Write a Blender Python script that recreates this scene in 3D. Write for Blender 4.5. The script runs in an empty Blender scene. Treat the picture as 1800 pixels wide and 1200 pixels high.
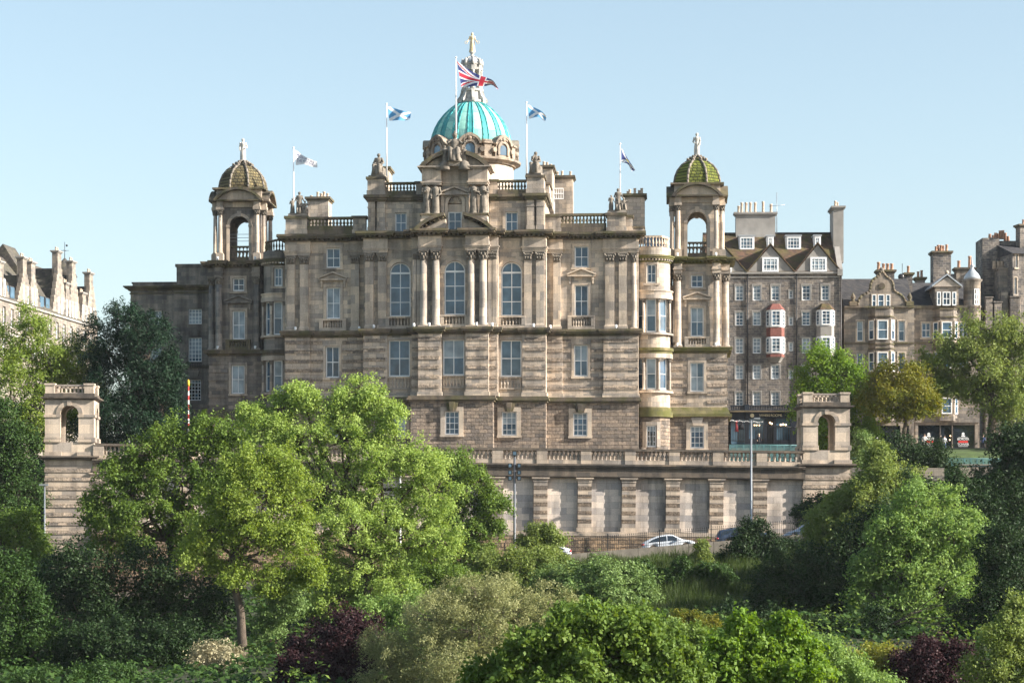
import bpy, bmesh, math, random
import numpy as np
from mathutils import Vector, Matrix, noise as mnoise
R = math.radians
sc = bpy.context.scene
COL = sc.collection
# ------------------------------------------------------------------ camera, light, exposure
F, CX, HY = 4200.0, 900.0, 980.0          # focal length in photo pixels, principal column, horizon row
cam_d = bpy.data.cameras.new('camera')
cam_d.sensor_width = 36.0
cam_d.lens = 36.0 * F / 1800.0
cam_d.shift_y = (HY - 600.0) / 1800.0
cam_d.clip_start = 1.0
cam_d.clip_end = 6000.0
cam = bpy.data.objects.new('camera', cam_d)
COL.objects.link(cam)
cam.location = (0, 0, 0)
cam.rotation_euler = (R(90), 0, 0)
sc.camera = cam
SUN = Vector((2.0, -0.52, 1.0)).normalized()
sun_el = math.asin(SUN.z)
sun_az = math.atan2(SUN.x, SUN.y)           # clockwise from +Y
sd = bpy.data.lights.new('sun', 'SUN')
sd.energy = 5.0
sd.angle = R(0.5)
sd.color = (1.0, 0.93, 0.83)
so = bpy.data.objects.new('sun', sd)
COL.objects.link(so)
so.rotation_euler = SUN.to_track_quat('Z', 'Y').to_euler()
so.location = (80, -60, 90)
world = bpy.data.worlds.new('World')
sc.world = world
world.use_nodes = True
wn = world.node_tree.nodes
bg = wn['Background']
sky = wn.new('ShaderNodeTexSky')
sky.sky_type = 'NISHITA'
sky.sun_disc = False
sky.sun_elevation = sun_el
sky.sun_rotation = sun_az
sky.air_density = 1.0
sky.dust_density = 1.3
sky.ozone_density = 1.0
sky.altitude = 0
bg.inputs[1].default_value = 0.10
hsv = wn.new('ShaderNodeHueSaturation')            # a hazier, paler summer sky
hsv.inputs['Saturation'].default_value = 0.82; hsv.inputs['Hue'].default_value = 0.486; hsv.inputs['Value'].default_value = 0.86
world.node_tree.links.new(sky.outputs[0], hsv.inputs['Color'])
world.node_tree.links.new(hsv.outputs[0], bg.inputs[0])
sc.view_settings.view_transform = 'Standard'
sc.view_settings.look = 'None'
sc.view_settings.exposure = 1.35
sc.view_settings.gamma = 1.0
sc.cycles.max_bounces = 6
sc.cycles.diffuse_bounces = 3
sc.cycles.transmission_bounces = 4
sc.cycles.transparent_max_bounces = 4
rnd = random.Random(7)

# ------------------------------------------------------------------ helpers
def P(px, py, Y):
    return ((px - CX) * Y / F, Y, (HY - py) * Y / F)

class Frame:
    """a vertical plane through (X0, Y0), turned by a: local x runs right, local y away from the viewer"""
    def __init__(s, X0, Y0, a):
        s.X0, s.Y0, s.a = X0, Y0, a
        s.c, s.s = math.cos(a), math.sin(a)
    def t(s, px, d):
        k = (px - CX) / F
        return (d + s.X0 * s.s + s.Y0 * s.c) / (k * s.s + s.c)
    def u(s, px, d=0.0):
        t = s.t(px, d)
        X = t * (px - CX) / F
        return (X - s.X0) * s.c - (t - s.Y0) * s.s
    def v(s, py, px=800, d=0.0):
        return (HY - py) * s.t(px, d) / F
    def place(s, o):
        o.location = (s.X0, s.Y0, 0)
        o.rotation_euler = (0, 0, -s.a)

class MB:
    """collects faces and links them as one mesh object"""
    def __init__(s):
        s.v, s.f, s.m, s.s = [], [], [], []
        s.mi, s.xf, s.sm = 0, None, False
    def vert(s, p):
        if s.xf: p = s.xf(p)
        s.v.append((float(p[0]), float(p[1]), float(p[2])))
        return len(s.v) - 1
    def face(s, idx, sm=None):
        s.f.append(tuple(idx)); s.m.append(s.mi); s.s.append(s.sm if sm is None else sm)
    def poly(s, pts):
        s.face([s.vert(p) for p in pts])
    def box(s, x0, x1, y0, y1, z0, z1):
        if x1 < x0: x0, x1 = x1, x0
        if y1 < y0: y0, y1 = y1, y0
        i = [s.vert(p) for p in ((x0,y0,z0),(x1,y0,z0),(x1,y1,z0),(x0,y1,z0),(x0,y0,z1),(x1,y0,z1),(x1,y1,z1),(x0,y1,z1))]
        for q in ((0,3,2,1),(4,5,6,7),(0,1,5,4),(1,2,6,5),(2,3,7,6),(3,0,4,7)):
            s.face([i[k] for k in q])
    def taper(s, x0, x1, y0, y1, z0, z1, e, ez=None):
        """a box whose top is e wider (or narrower) on every side"""
        i = [s.vert(p) for p in ((x0,y0,z0),(x1,y0,z0),(x1,y1,z0),(x0,y1,z0),(x0-e,y0-e,z1),(x1+e,y0-e,z1),(x1+e,y1+e,z1),(x0-e,y1+e,z1))]
        for q in ((0,3,2,1),(4,5,6,7),(0,1,5,4),(1,2,6,5),(2,3,7,6),(3,0,4,7)):
            s.face([i[k] for k in q])
    def prism_xz(s, pts, y0, y1):
        """outline in x,z (counter-clockwise seen from -y) given thickness along y"""
        a = [s.vert((x, y0, z)) for x, z in pts]
        b = [s.vert((x, y1, z)) for x, z in pts]
        n = len(pts)
        s.face(a); s.face(b[::-1])
        for i in range(n):
            j = (i + 1) % n
            s.face((a[j], a[i], b[i], b[j]))
    def prism_xy(s, pts, z0, z1):
        a = [s.vert((x, y, z0)) for x, y in pts]
        b = [s.vert((x, y, z1)) for x, y in pts]
        n = len(pts)
        s.face(a[::-1]); s.face(b)
        for i in range(n):
            j = (i + 1) % n
            s.face((a[i], a[j], b[j], b[i]))
    def prism_yz(s, pts, x0, x1):
        a = [s.vert((x0, y, z)) for y, z in pts]
        b = [s.vert((x1, y, z)) for y, z in pts]
        n = len(pts)
        s.face(a); s.face(b[::-1])
        for i in range(n):
            j = (i + 1) % n
            s.face((a[j], a[i], b[i], b[j]))
    def lathe(s, prof, cx, cy, n=12, a0=0.0, a1=2*math.pi, fold=None, sx=1.0, sy=1.0, caps=True, smooth=True):
        full = abs(a1 - a0 - 2*math.pi) < 1e-6
        m = n if full else n + 1
        rings = []
        for (r, z) in prof:
            ring = []
            for k in range(m):
                a = a0 + (a1 - a0) * k / n
                rr = r * (fold(a, z) if fold else 1.0)
                ring.append(s.vert((cx + rr*sx*math.cos(a), cy + rr*sy*math.sin(a), z)))
            rings.append(ring)
        for i in range(len(rings) - 1):
            for k in range(n):
                j = (k + 1) % m
                s.face((rings[i][k], rings[i][j], rings[i+1][j], rings[i+1][k]), smooth)
        if caps and full:
            s.face(rings[0][::-1], False); s.face(rings[-1], False)
    def tube(s, p0, p1, r0, r1, n=6, smooth=True, caps=True):
        p0, p1 = Vector(p0), Vector(p1)
        d = (p1 - p0)
        if d.length < 1e-6: return
        d.normalize()
        a = d.orthogonal().normalized(); b = d.cross(a)
        A, B = [], []
        for k in range(n):
            t = 2*math.pi*k/n
            o = a*math.cos(t) + b*math.sin(t)
            A.append(s.vert(p0 + o*r0)); B.append(s.vert(p1 + o*r1))
        for k in range(n):
            j = (k+1) % n
            s.face((A[k], A[j], B[j], B[k]), smooth)
        if caps:
            s.face(A[::-1], False); s.face(B, False)
    def ball(s, c, r, n=8, m=5, sx=1, sy=1, sz=1):
        prof = []
        for i in range(m + 1):
            t = -math.pi/2 + math.pi*i/m
            prof.append((max(1e-3, r*math.cos(t)), r*math.sin(t)))
        rings = []
        for (q, z) in prof:
            rings.append([s.vert((c[0]+q*sx*math.cos(2*math.pi*k/n), c[1]+q*sy*math.sin(2*math.pi*k/n), c[2]+z*sz)) for k in range(n)])
        for i in range(m):
            for k in range(n):
                j = (k+1) % n
                s.face((rings[i][k], rings[i][j], rings[i+1][j], rings[i+1][k]), True)
    def arc(s, cx, cz, r0, r1, a0, a1, y0, y1, n=12):
        """a curved band in the x,z plane with thickness along y"""
        A = []
        for k in range(n + 1):
            t = a0 + (a1 - a0)*k/n
            c, q = math.cos(t), math.sin(t)
            A.append([s.vert((cx+r0*c, y0, cz+r0*q)), s.vert((cx+r1*c, y0, cz+r1*q)), s.vert((cx+r1*c, y1, cz+r1*q)), s.vert((cx+r0*c, y1, cz+r0*q))])
        for k in range(n):
            a, b = A[k], A[k+1]
            for i in range(4):
                j = (i+1) % 4
                s.face((a[i], b[i], b[j], a[j]))
        s.face(A[0][::-1]); s.face(A[-1])
    def build(s, name, mats, parent=None):
        me = bpy.data.meshes.new(name)
        me.from_pydata(s.v, [], s.f)
        if not isinstance(mats, (list, tuple)): mats = [mats]
        for m in mats: me.materials.append(m)
        me.polygons.foreach_set('material_index', s.m)
        me.polygons.foreach_set('use_smooth', s.s)
        bm = bmesh.new(); bm.from_mesh(me)
        bmesh.ops.recalc_face_normals(bm, faces=bm.faces)
        bm.to_mesh(me); bm.free()
        me.update()
        o = bpy.data.objects.new(name, me)
        COL.objects.link(o)
        if parent: o.parent = parent
        return o

def tag(o, label=None, cat=None, group=None, kind=None):
    if label: o['label'] = label
    if cat: o['category'] = cat
    if group: o['group'] = group
    if kind: o['kind'] = kind
    return o

def thing(name, label, cat, loc=(0,0,0), rz=0.0, group=None):
    o = bpy.data.objects.new(name, None)
    o.empty_display_size = 0.5
    COL.objects.link(o)
    o.location = loc; o.rotation_euler = (0, 0, rz)
    return tag(o, label, cat, group)

def copy_tree(o, parent=None):
    c = o.copy(); COL.objects.link(c)
    if parent: c.parent = parent
    for ch in list(o.children): copy_tree(ch, c)
    return c

# ------------------------------------------------------------------ materials
def new_mat(name):
    m = bpy.data.materials.new(name); m.use_nodes = True
    nt = m.node_tree
    return m, nt, nt.nodes, nt.links, nt.nodes['Principled BSDF']

def plain(name, col, rough=0.6, metal=0.0, var=0.12, scale=1.5, bump=0.0, spec=0.5):
    m, nt, N, L, b = new_mat(name)
    b.inputs['Roughness'].default_value = rough
    b.inputs['Metallic'].default_value = metal
    b.inputs['Specular IOR Level'].default_value = spec
    tc = N.new('ShaderNodeTexCoord')
    nz = N.new('ShaderNodeTexNoise'); nz.inputs['Scale'].default_value = scale; nz.inputs['Detail'].default_value = 6
    L.new(tc.outputs['Object'], nz.inputs['Vector'])
    rp = N.new('ShaderNodeValToRGB')
    rp.color_ramp.elements[0].position = 0.3; rp.color_ramp.elements[1].position = 0.7
    rp.color_ramp.elements[0].color = tuple(c*(1-var) for c in col[:3]) + (1,)
    rp.color_ramp.elements[1].color = tuple(min(1, c*(1+var)) for c in col[:3]) + (1,)
    L.new(nz.outputs['Fac'], rp.inputs['Fac']); L.new(rp.outputs['Color'], b.inputs['Base Color'])
    if bump:
        bp = N.new('ShaderNodeBump'); bp.inputs['Strength'].default_value = bump; bp.inputs['Distance'].default_value = 0.05
        n2 = N.new('ShaderNodeTexNoise'); n2.inputs['Scale'].default_value = scale*8; n2.inputs['Detail'].default_value = 4
        L.new(tc.outputs['Object'], n2.inputs['Vector'])
        L.new(n2.outputs['Fac'], bp.inputs['Height']); L.new(bp.outputs['Normal'], b.inputs['Normal'])
    return m

def stone(name, c1, c2, mortar, bw=1.1, bh=0.42, soot=0.5, sootcol=(0.045,0.042,0.04), bump=0.25, rough_amt=0.15,
          rough_scale=9.0, moss=0.0, joint=0.012, dist=0.03):
    m, nt, N, L, b = new_mat(name)
    b.inputs['Roughness'].default_value = 0.9
    b.inputs['Specular IOR Level'].default_value = 0.2
    tc = N.new('ShaderNodeTexCoord')
    sp = N.new('ShaderNodeSeparateXYZ'); L.new(tc.outputs['Object'], sp.inputs[0])
    ad = N.new('ShaderNodeMath'); ad.operation = 'ADD'; L.new(sp.outputs['X'], ad.inputs[0]); L.new(sp.outputs['Y'], ad.inputs[1])
    cb = N.new('ShaderNodeCombineXYZ'); L.new(ad.outputs[0], cb.inputs[0]); L.new(sp.outputs['Z'], cb.inputs[1])
    br = N.new('ShaderNodeTexBrick')
    br.inputs['Scale'].default_value = 1.0
    br.inputs['Brick Width'].default_value = bw; br.inputs['Row Height'].default_value = bh
    br.inputs['Mortar Size'].default_value = joint; br.inputs['Mortar Smooth'].default_value = 0.3
    br.inputs['Color1'].default_value = tuple(c1) + (1,); br.inputs['Color2'].default_value = tuple(c2) + (1,)
    br.inputs['Mortar'].default_value = tuple(mortar) + (1,)
    L.new(cb.outputs[0], br.inputs['Vector'])
    # a second, blockwise variation: pinker and greyer stones
    br2 = N.new('ShaderNodeTexBrick')
    br2.inputs['Scale'].default_value = 1.0
    br2.inputs['Brick Width'].default_value = bw; br2.inputs['Row Height'].default_value = bh
    br2.inputs['Mortar Size'].default_value = 0.0
    br2.inputs['Color1'].default_value = (0.62, 0.64, 0.68, 1); br2.inputs['Color2'].default_value = (1.22, 1.15, 1.06, 1)
    br2.inputs['Bias'].default_value = 0.0
    mp = N.new('ShaderNodeMapping'); mp.inputs['Location'].default_value = (bw*37.0, bh*22.0, 0)
    L.new(cb.outputs[0], mp.inputs['Vector']); L.new(mp.outputs[0], br2.inputs['Vector'])
    mu = N.new('ShaderNodeMix'); mu.data_type = 'RGBA'; mu.blend_type = 'MULTIPLY'; mu.inputs['Factor'].default_value = 0.95
    L.new(br.outputs['Color'], mu.inputs['A']); L.new(br2.outputs['Color'], mu.inputs['B'])
    # weathering: broad patches and vertical streaks
    n1 = N.new('ShaderNodeTexNoise'); n1.inputs['Scale'].default_value = 0.28; n1.inputs['Detail'].default_value = 8; n1.inputs['Roughness'].default_value = 0.65
    L.new(tc.outputs['Object'], n1.inputs['Vector'])
    m2 = N.new('ShaderNodeMapping'); m2.inputs['Scale'].default_value = (1.6, 1.6, 0.16)
    L.new(tc.outputs['Object'], m2.inputs['Vector'])
    n2 = N.new('ShaderNodeTexNoise'); n2.inputs['Scale'].default_value = 1.0; n2.inputs['Detail'].default_value = 6
    L.new(m2.outputs[0], n2.inputs['Vector'])
    mm = N.new('ShaderNodeMath'); mm.operation = 'MULTIPLY'; L.new(n1.outputs['Fac'], mm.inputs[0]); L.new(n2.outputs['Fac'], mm.inputs[1])
    rp = N.new('ShaderNodeMapRange'); rp.inputs['From Min'].default_value = 0.20; rp.inputs['From Max'].default_value = 0.37
    rp.inputs['To Min'].default_value = 0.0; rp.inputs['To Max'].default_value = soot
    L.new(mm.outputs[0], rp.inputs['Value'])
    mx = N.new('ShaderNodeMix'); mx.data_type = 'RGBA'
    L.new(rp.outputs['Result'], mx.inputs['Factor']); L.new(mu.outputs['Result'], mx.inputs['A'])
    mx.inputs['B'].default_value = tuple(sootcol) + (1,)
    out = mx
    nf = N.new('ShaderNodeTexNoise'); nf.inputs['Scale'].default_value = rough_scale; nf.inputs['Detail'].default_value = 6; nf.inputs['Roughness'].default_value = 0.7
    L.new(tc.outputs['Object'], nf.inputs['Vector'])
    if moss > 0:
        nm = N.new('ShaderNodeTexNoise'); nm.inputs['Scale'].default_value = 0.9; nm.inputs['Detail'].default_value = 7
        L.new(tc.outputs['Object'], nm.inputs['Vector'])
        r3 = N.new('ShaderNodeMapRange'); r3.inputs['From Min'].default_value = 0.42; r3.inputs['From Max'].default_value = 0.62; r3.inputs['To Max'].default_value = moss
        L.new(nm.outputs['Fac'], r3.inputs['Value'])
        m3 = N.new('ShaderNodeMix'); m3.data_type = 'RGBA'
        L.new(r3.outputs['Result'], m3.inputs['Factor']); L.new(out.outputs['Result'], m3.inputs['A'])
        m3.inputs['B'].default_value = (0.105, 0.108, 0.032, 1)
        out = m3
    # fine grain
    g = N.new('ShaderNodeMapRange'); g.inputs['To Min'].default_value = 1 - rough_amt*1.6; g.inputs['To Max'].default_value = 1 + rough_amt*1.6
    g.inputs['From Min'].default_value = 0.25; g.inputs['From Max'].default_value = 0.75
    L.new(nf.outputs['Fac'], g.inputs['Value'])
    m4 = N.new('ShaderNodeMix'); m4.data_type = 'RGBA'; m4.blend_type = 'MULTIPLY'; m4.inputs['Factor'].default_value = 1.0
    L.new(out.outputs['Result'], m4.inputs['A'])
    cg = N.new('ShaderNodeCombineColor')
    for k in range(3): L.new(g.outputs['Result'], cg.inputs[k])
    L.new(cg.outputs[0], m4.inputs['B'])
    L.new(m4.outputs['Result'], b.inputs['Base Color'])
    # relief
    hm = N.new('ShaderNodeMath'); hm.operation = 'MULTIPLY_ADD'
    hm.inputs[1].default_value = -1.0
    L.new(br.outputs['Fac'], hm.inputs[0])
    hs = N.new('ShaderNodeMath'); hs.operation = 'MULTIPLY'; hs.inputs[1].default_value = rough_amt*6
    L.new(nf.outputs['Fac'], hs.inputs[0]); L.new(hs.outputs[0], hm.inputs[2])
    bp = N.new('ShaderNodeBump'); bp.inputs['Strength'].default_value = bump; bp.inputs['Distance'].default_value = dist
    L.new(hm.outputs[0], bp.inputs['Height']); L.new(bp.outputs['Normal'], b.inputs['Normal'])
    return m

def glass(name, col, rough=0.04, ior=2.1, pale_tone=None):
    m, nt, N, L, b = new_mat(name)
    b.inputs['Roughness'].default_value = rough
    b.inputs['IOR'].default_value = ior
    b.inputs['Specular IOR Level'].default_value = 0.5
    tc = N.new('ShaderNodeTexCoord')
    n1 = N.new('ShaderNodeTexNoise'); n1.inputs['Scale'].default_value = 0.8; n1.inputs['Detail'].default_value = 3
    L.new(tc.outputs['Object'], n1.inputs['Vector'])
    rp = N.new('ShaderNodeValToRGB')
    rp.color_ramp.elements[0].position = 0.35; rp.color_ramp.elements[1].position = 0.68
    rp.color_ramp.elements[0].color = tuple(c*0.6 for c in col) + (1,)
    rp.color_ramp.elements[1].color = tuple(pale_tone or [c*1.6 for c in col]) + (1,)
    L.new(n1.outputs['Fac'], rp.inputs['Fac']); L.new(rp.outputs['Color'], b.inputs['Base Color'])
    bp = N.new('ShaderNodeBump'); bp.inputs['Strength'].default_value = 0.05; bp.inputs['Distance'].default_value = 0.02
    n2 = N.new('ShaderNodeTexNoise'); n2.inputs['Scale'].default_value = 1.7
    L.new(tc.outputs['Object'], n2.inputs['Vector']); L.new(n2.outputs['Fac'], bp.inputs['Height']); L.new(bp.outputs['Normal'], b.inputs['Normal'])
    return m

def leafmat(name, c1, c2, trans=0.35, rough=0.55):
    m, nt, N, L, b = new_mat(name)
    at = N.new('ShaderNodeAttribute'); at.attribute_name = 'var'
    mx = N.new('ShaderNodeMix'); mx.data_type = 'RGBA'
    L.new(at.outputs['Fac'], mx.inputs['Factor'])
    mx.inputs['A'].default_value = tuple(c1) + (1,); mx.inputs['B'].default_value = tuple(c2) + (1,)
    L.new(mx.outputs['Result'], b.inputs['Base Color'])
    b.inputs['Roughness'].default_value = rough
    b.inputs['Specular IOR Level'].default_value = 0.16
    tr = N.new('ShaderNodeBsdfTranslucent')
    hs = N.new('ShaderNodeHueSaturation'); hs.inputs['Hue'].default_value = 0.485; hs.inputs['Saturation'].default_value = 1.15; hs.inputs['Value'].default_value = 1.5
    L.new(mx.outputs['Result'], hs.inputs['Color']); L.new(hs.outputs[0], tr.inputs['Color'])
    ms = N.new('ShaderNodeMixShader'); ms.inputs[0].default_value = trans
    L.new(b.outputs[0], ms.inputs[1]); L.new(tr.outputs[0], ms.inputs[2])
    L.new(ms.outputs[0], N['Material Output'].inputs[0])
    return m

M = {}
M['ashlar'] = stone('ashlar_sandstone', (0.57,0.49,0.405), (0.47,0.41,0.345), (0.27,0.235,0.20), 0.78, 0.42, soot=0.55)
M['band'] = stone('banded_sandstone', (0.55,0.47,0.39), (0.46,0.395,0.33), (0.22,0.187,0.158), 0.72, 0.36, soot=0.45)
M['verm'] = stone('vermiculated_sandstone', (0.43,0.36,0.295), (0.33,0.28,0.23), (0.13,0.11,0.09), 0.8, 0.30, soot=0.45, bump=1.0, rough_amt=0.42, rough_scale=6.0, dist=0.08)
M['verm_dark'] = stone('dark_vermiculated_stone', (0.25,0.20,0.155), (0.175,0.142,0.112), (0.06,0.05,0.042), 0.8, 0.30, soot=0.4, bump=1.0, rough_amt=0.45, rough_scale=6.0, dist=0.08)
M['carved'] = stone('weathered_carved_stone', (0.42,0.355,0.285), (0.33,0.28,0.23), (0.26,0.22,0.18), 1.2, 0.6, soot=0.75, bump=0.3)
M['rock'] = stone('rock_faced_sandstone', (0.33,0.27,0.22), (0.235,0.197,0.163), (0.12,0.10,0.085), 0.78, 0.34, soot=0.5, bump=0.9, rough_amt=0.28, rough_scale=5.5, joint=0.022, dist=0.08)
M['trim'] = stone('dressed_sandstone', (0.56,0.48,0.395), (0.49,0.425,0.355), (0.38,0.33,0.28), 1.6, 0.8, soot=0.5, bump=0.15)
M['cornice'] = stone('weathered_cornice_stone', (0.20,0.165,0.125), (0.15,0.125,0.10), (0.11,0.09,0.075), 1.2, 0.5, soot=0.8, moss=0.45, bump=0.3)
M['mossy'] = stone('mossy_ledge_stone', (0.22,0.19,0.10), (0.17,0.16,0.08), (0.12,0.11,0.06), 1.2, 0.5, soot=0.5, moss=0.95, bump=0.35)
M['dark'] = stone('sooty_shaded_sandstone', (0.29,0.262,0.235), (0.215,0.197,0.178), (0.31,0.285,0.255), 0.95, 0.40, soot=0.75)
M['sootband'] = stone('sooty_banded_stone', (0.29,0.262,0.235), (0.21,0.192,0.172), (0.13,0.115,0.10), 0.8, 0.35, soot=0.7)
M['statue'] = plain('weathered_statue_stone', (0.19,0.165,0.135), 0.9, var=0.45, scale=2.2, bump=0.4)
M['pale_statue'] = plain('pale_statue_stone', (0.50,0.48,0.44), 0.85, var=0.25, scale=2.5, bump=0.3)
M['gilt'] = plain('gilded_bronze', (0.70,0.55,0.33), 0.5, metal=0.2, var=0.2, scale=3)
M['lantern'] = plain('white_lantern_stone', (0.40,0.39,0.365), 0.8, var=0.35, scale=2, bump=0.2)
M['lead'] = plain('grey_lead', (0.34,0.37,0.40), 0.5, var=0.15, scale=1.2)
M['copper'] = stone('green_copper', (0.36,0.68,0.61), (0.29,0.60,0.54), (0.12,0.38,0.36), 1.6, 0.95, soot=0.35, sootcol=(0.10,0.36,0.34), bump=0.25, joint=0.02)
M['copper_dark'] = plain('dark_green_copper', (0.035,0.29,0.30), 0.6, var=0.25, scale=0.9)
M['sash'] = plain('white_sash_paint', (0.82,0.83,0.83), 0.4, var=0.04)
M['glass'] = glass('sky_blue_window_glass', (0.060,0.125,0.195), ior=1.6, pale_tone=(0.085,0.160,0.235))  # blue base colour stands in for reflected sky
M['glass_mid'] = glass('pale_sky_window_glass', (0.080,0.145,0.205), ior=1.55, pale_tone=(0.12,0.19,0.25))  # paler panes, brighter sky reflection painted into the colour
M['glass_room'] = glass('window_glass_before_dark_room', (0.030,0.066,0.110), ior=1.6)
M['glass_dark'] = glass('dark_window_glass', (0.012,0.018,0.026), ior=1.7)
M['blind'] = glass('blind_behind_glass', (0.26,0.34,0.40), ior=1.5, pale_tone=(0.36,0.44,0.50))
M['render'] = plain('grey_cement_render', (0.27,0.255,0.235), 0.9, var=0.2, scale=0.8, bump=0.3)
M['rubble'] = stone('grey_rubble_masonry', (0.24,0.215,0.195), (0.155,0.145,0.138), (0.29,0.265,0.235), 0.55, 0.27, soot=0.55, bump=0.6, rough_amt=0.3, rough_scale=3.5, joint=0.03)
M['tenement'] = stone('tenement_ashlar', (0.33,0.29,0.245), (0.25,0.22,0.19), (0.17,0.15,0.13), 0.8, 0.33, soot=0.7)
M['creamstone'] = stone('cream_tenement_stone', (0.34,0.305,0.265), (0.26,0.235,0.205), (0.2,0.175,0.15), 0.8, 0.33, soot=0.5)
M['slate'] = stone('roof_slate', (0.075,0.075,0.08), (0.055,0.056,0.062), (0.03,0.03,0.033), 0.35, 0.25, soot=0.35, bump=0.5)
M['slate_pale'] = stone('lichened_slate', (0.12,0.11,0.10), (0.09,0.085,0.08), (0.05,0.05,0.05), 0.35, 0.25, soot=0.4, bump=0.5, moss=0.2)
M['tile'] = stone('red_clay_tile', (0.165,0.098,0.068), (0.125,0.08,0.058), (0.075,0.05,0.04), 0.3, 0.22, soot=0.5, bump=0.6, moss=0.55)
M['pot'] = plain('clay_chimney_pot', (0.42,0.24,0.16), 0.8, var=0.3, scale=4)
M['pot_pale'] = plain('buff_chimney_pot', (0.55,0.44,0.34), 0.8, var=0.2, scale=4)
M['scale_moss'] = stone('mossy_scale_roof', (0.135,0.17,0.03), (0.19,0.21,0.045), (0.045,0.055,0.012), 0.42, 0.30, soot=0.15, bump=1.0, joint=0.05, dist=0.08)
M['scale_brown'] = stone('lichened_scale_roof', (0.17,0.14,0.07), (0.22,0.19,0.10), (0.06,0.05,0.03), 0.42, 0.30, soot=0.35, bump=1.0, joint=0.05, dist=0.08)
M['panel'] = stone('terrace_panel_stone', (0.60,0.54,0.49), (0.50,0.455,0.415), (0.33,0.295,0.265), 1.3, 0.55, soot=0.55, bump=0.3)
M['terr'] = stone('terrace_sandstone', (0.47,0.40,0.33), (0.38,0.325,0.27), (0.22,0.19,0.16), 1.2, 0.45, soot=0.45, bump=0.25)
M['terrdark'] = stone('sooty_terrace_stone', (0.17,0.14,0.11), (0.12,0.105,0.09), (0.08,0.07,0.06), 1.2, 0.5, soot=0.8, bump=0.3)
M['roadwall'] = stone('rubble_road_wall', (0.33,0.24,0.155), (0.25,0.185,0.125), (0.09,0.07,0.055), 0.7, 0.32, soot=0.55, bump=1.0, rough_amt=0.3, rough_scale=4.0, joint=0.03, dist=0.09)
M['asphalt'] = plain('asphalt', (0.05,0.05,0.052), 0.9, var=0.2, scale=2, bump=0.3)
M['paving'] = stone('stone_paving', (0.30,0.27,0.23), (0.25,0.23,0.20), (0.13,0.12,0.1), 0.9, 0.6, soot=0.3, bump=0.2)
M['kerbstone'] = plain('kerb_stone', (0.24,0.21,0.17), 0.9, var=0.3, scale=1.5, bump=0.4)
M['iron'] = plain('black_iron', (0.012,0.012,0.014), 0.5, var=0.2)
M['teal'] = plain('blue_green_railing_paint', (0.09,0.22,0.23), 0.5, var=0.15)
M['steel'] = plain('galvanised_steel', (0.32,0.34,0.36), 0.4, metal=0.6, var=0.12)
M['white'] = plain('white_paint', (0.78,0.79,0.80), 0.45, var=0.04)
M['black'] = plain('black_plastic', (0.015,0.015,0.017), 0.4, var=0.1)
M['rubber'] = plain('tyre_rubber', (0.02,0.02,0.02), 0.85, var=0.2)
M['silver'] = plain('white_car_paint', (0.62,0.65,0.69), 0.25, metal=0.0, var=0.03)
M['bluecar'] = plain('steel_blue_car_paint', (0.055,0.08,0.13), 0.25, metal=0.3, var=0.04)
M['greycar'] = plain('silver_blue_car_paint', (0.38,0.44,0.52), 0.25, metal=0.3, var=0.04)
M['carglass'] = plain('tinted_car_glass', (0.02,0.03,0.04), 0.06, var=0.1, spec=0.9)
M['redlamp'] = plain('red_lamp_glass', (0.45,0.02,0.02), 0.2, var=0.1)
M['red'] = plain('red_paint', (0.55,0.035,0.03), 0.5, var=0.08)
M['yellow'] = plain('yellow_paint', (0.62,0.42,0.03), 0.5, var=0.08)
M['gold'] = plain('gold_lettering', (0.85,0.76,0.52), 0.5, var=0.05)
M['navy'] = plain('navy_shop_paint', (0.012,0.018,0.03), 0.45, var=0.15)
M['terracotta'] = plain('red_panel_tiles', (0.20,0.075,0.06), 0.8, var=0.25, scale=5, bump=0.3)
M['fl_blue'] = plain('flag_sky_blue', (0.10,0.33,0.60), 0.8, var=0.05)
M['fl_navy'] = plain('flag_navy', (0.035,0.05,0.19), 0.8, var=0.05)
M['fl_white'] = plain('flag_white', (0.80,0.80,0.82), 0.8, var=0.03)
M['fl_red'] = plain('flag_red', (0.60,0.03,0.06), 0.8, var=0.05)
M['fl_yellow'] = plain('flag_yellow', (0.65,0.50,0.08), 0.8, var=0.05)
M['bark'] = plain('rough_bark', (0.085,0.065,0.048), 0.95, var=0.4, scale=2.5, bump=0.8)
M['bark_pale'] = plain('pale_bark', (0.20,0.165,0.125), 0.95, var=0.35, scale=2.5, bump=0.8)
M['soil'] = plain('dark_soil_and_ivy', (0.035,0.045,0.018), 0.95, var=0.5, scale=0.6, bump=0.6)  # dark green-brown ground tone
M['hedge_grass'] = plain('lawn', (0.05,0.085,0.018), 0.95, var=0.4, scale=1.2, bump=0.6)
M['skin'] = plain('skin', (0.55,0.36,0.27), 0.6, var=0.05)
M['cloth_dark'] = plain('dark_cloth', (0.02,0.022,0.03), 0.9, var=0.2)
M['cloth_white'] = plain('white_cloth', (0.65,0.65,0.64), 0.9, var=0.08)
M['cloth_red'] = plain('red_cloth', (0.35,0.04,0.05), 0.9, var=0.15)
M['cloth_blue'] = plain('blue_cloth', (0.06,0.09,0.2), 0.9, var=0.15)
M['wood'] = plain('orange_plywood', (0.42,0.26,0.10), 0.7, var=0.2)
M['skyblue_lead'] = plain('blue_grey_roof_sheet', (0.20,0.28,0.36), 0.4, var=0.1)
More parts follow.
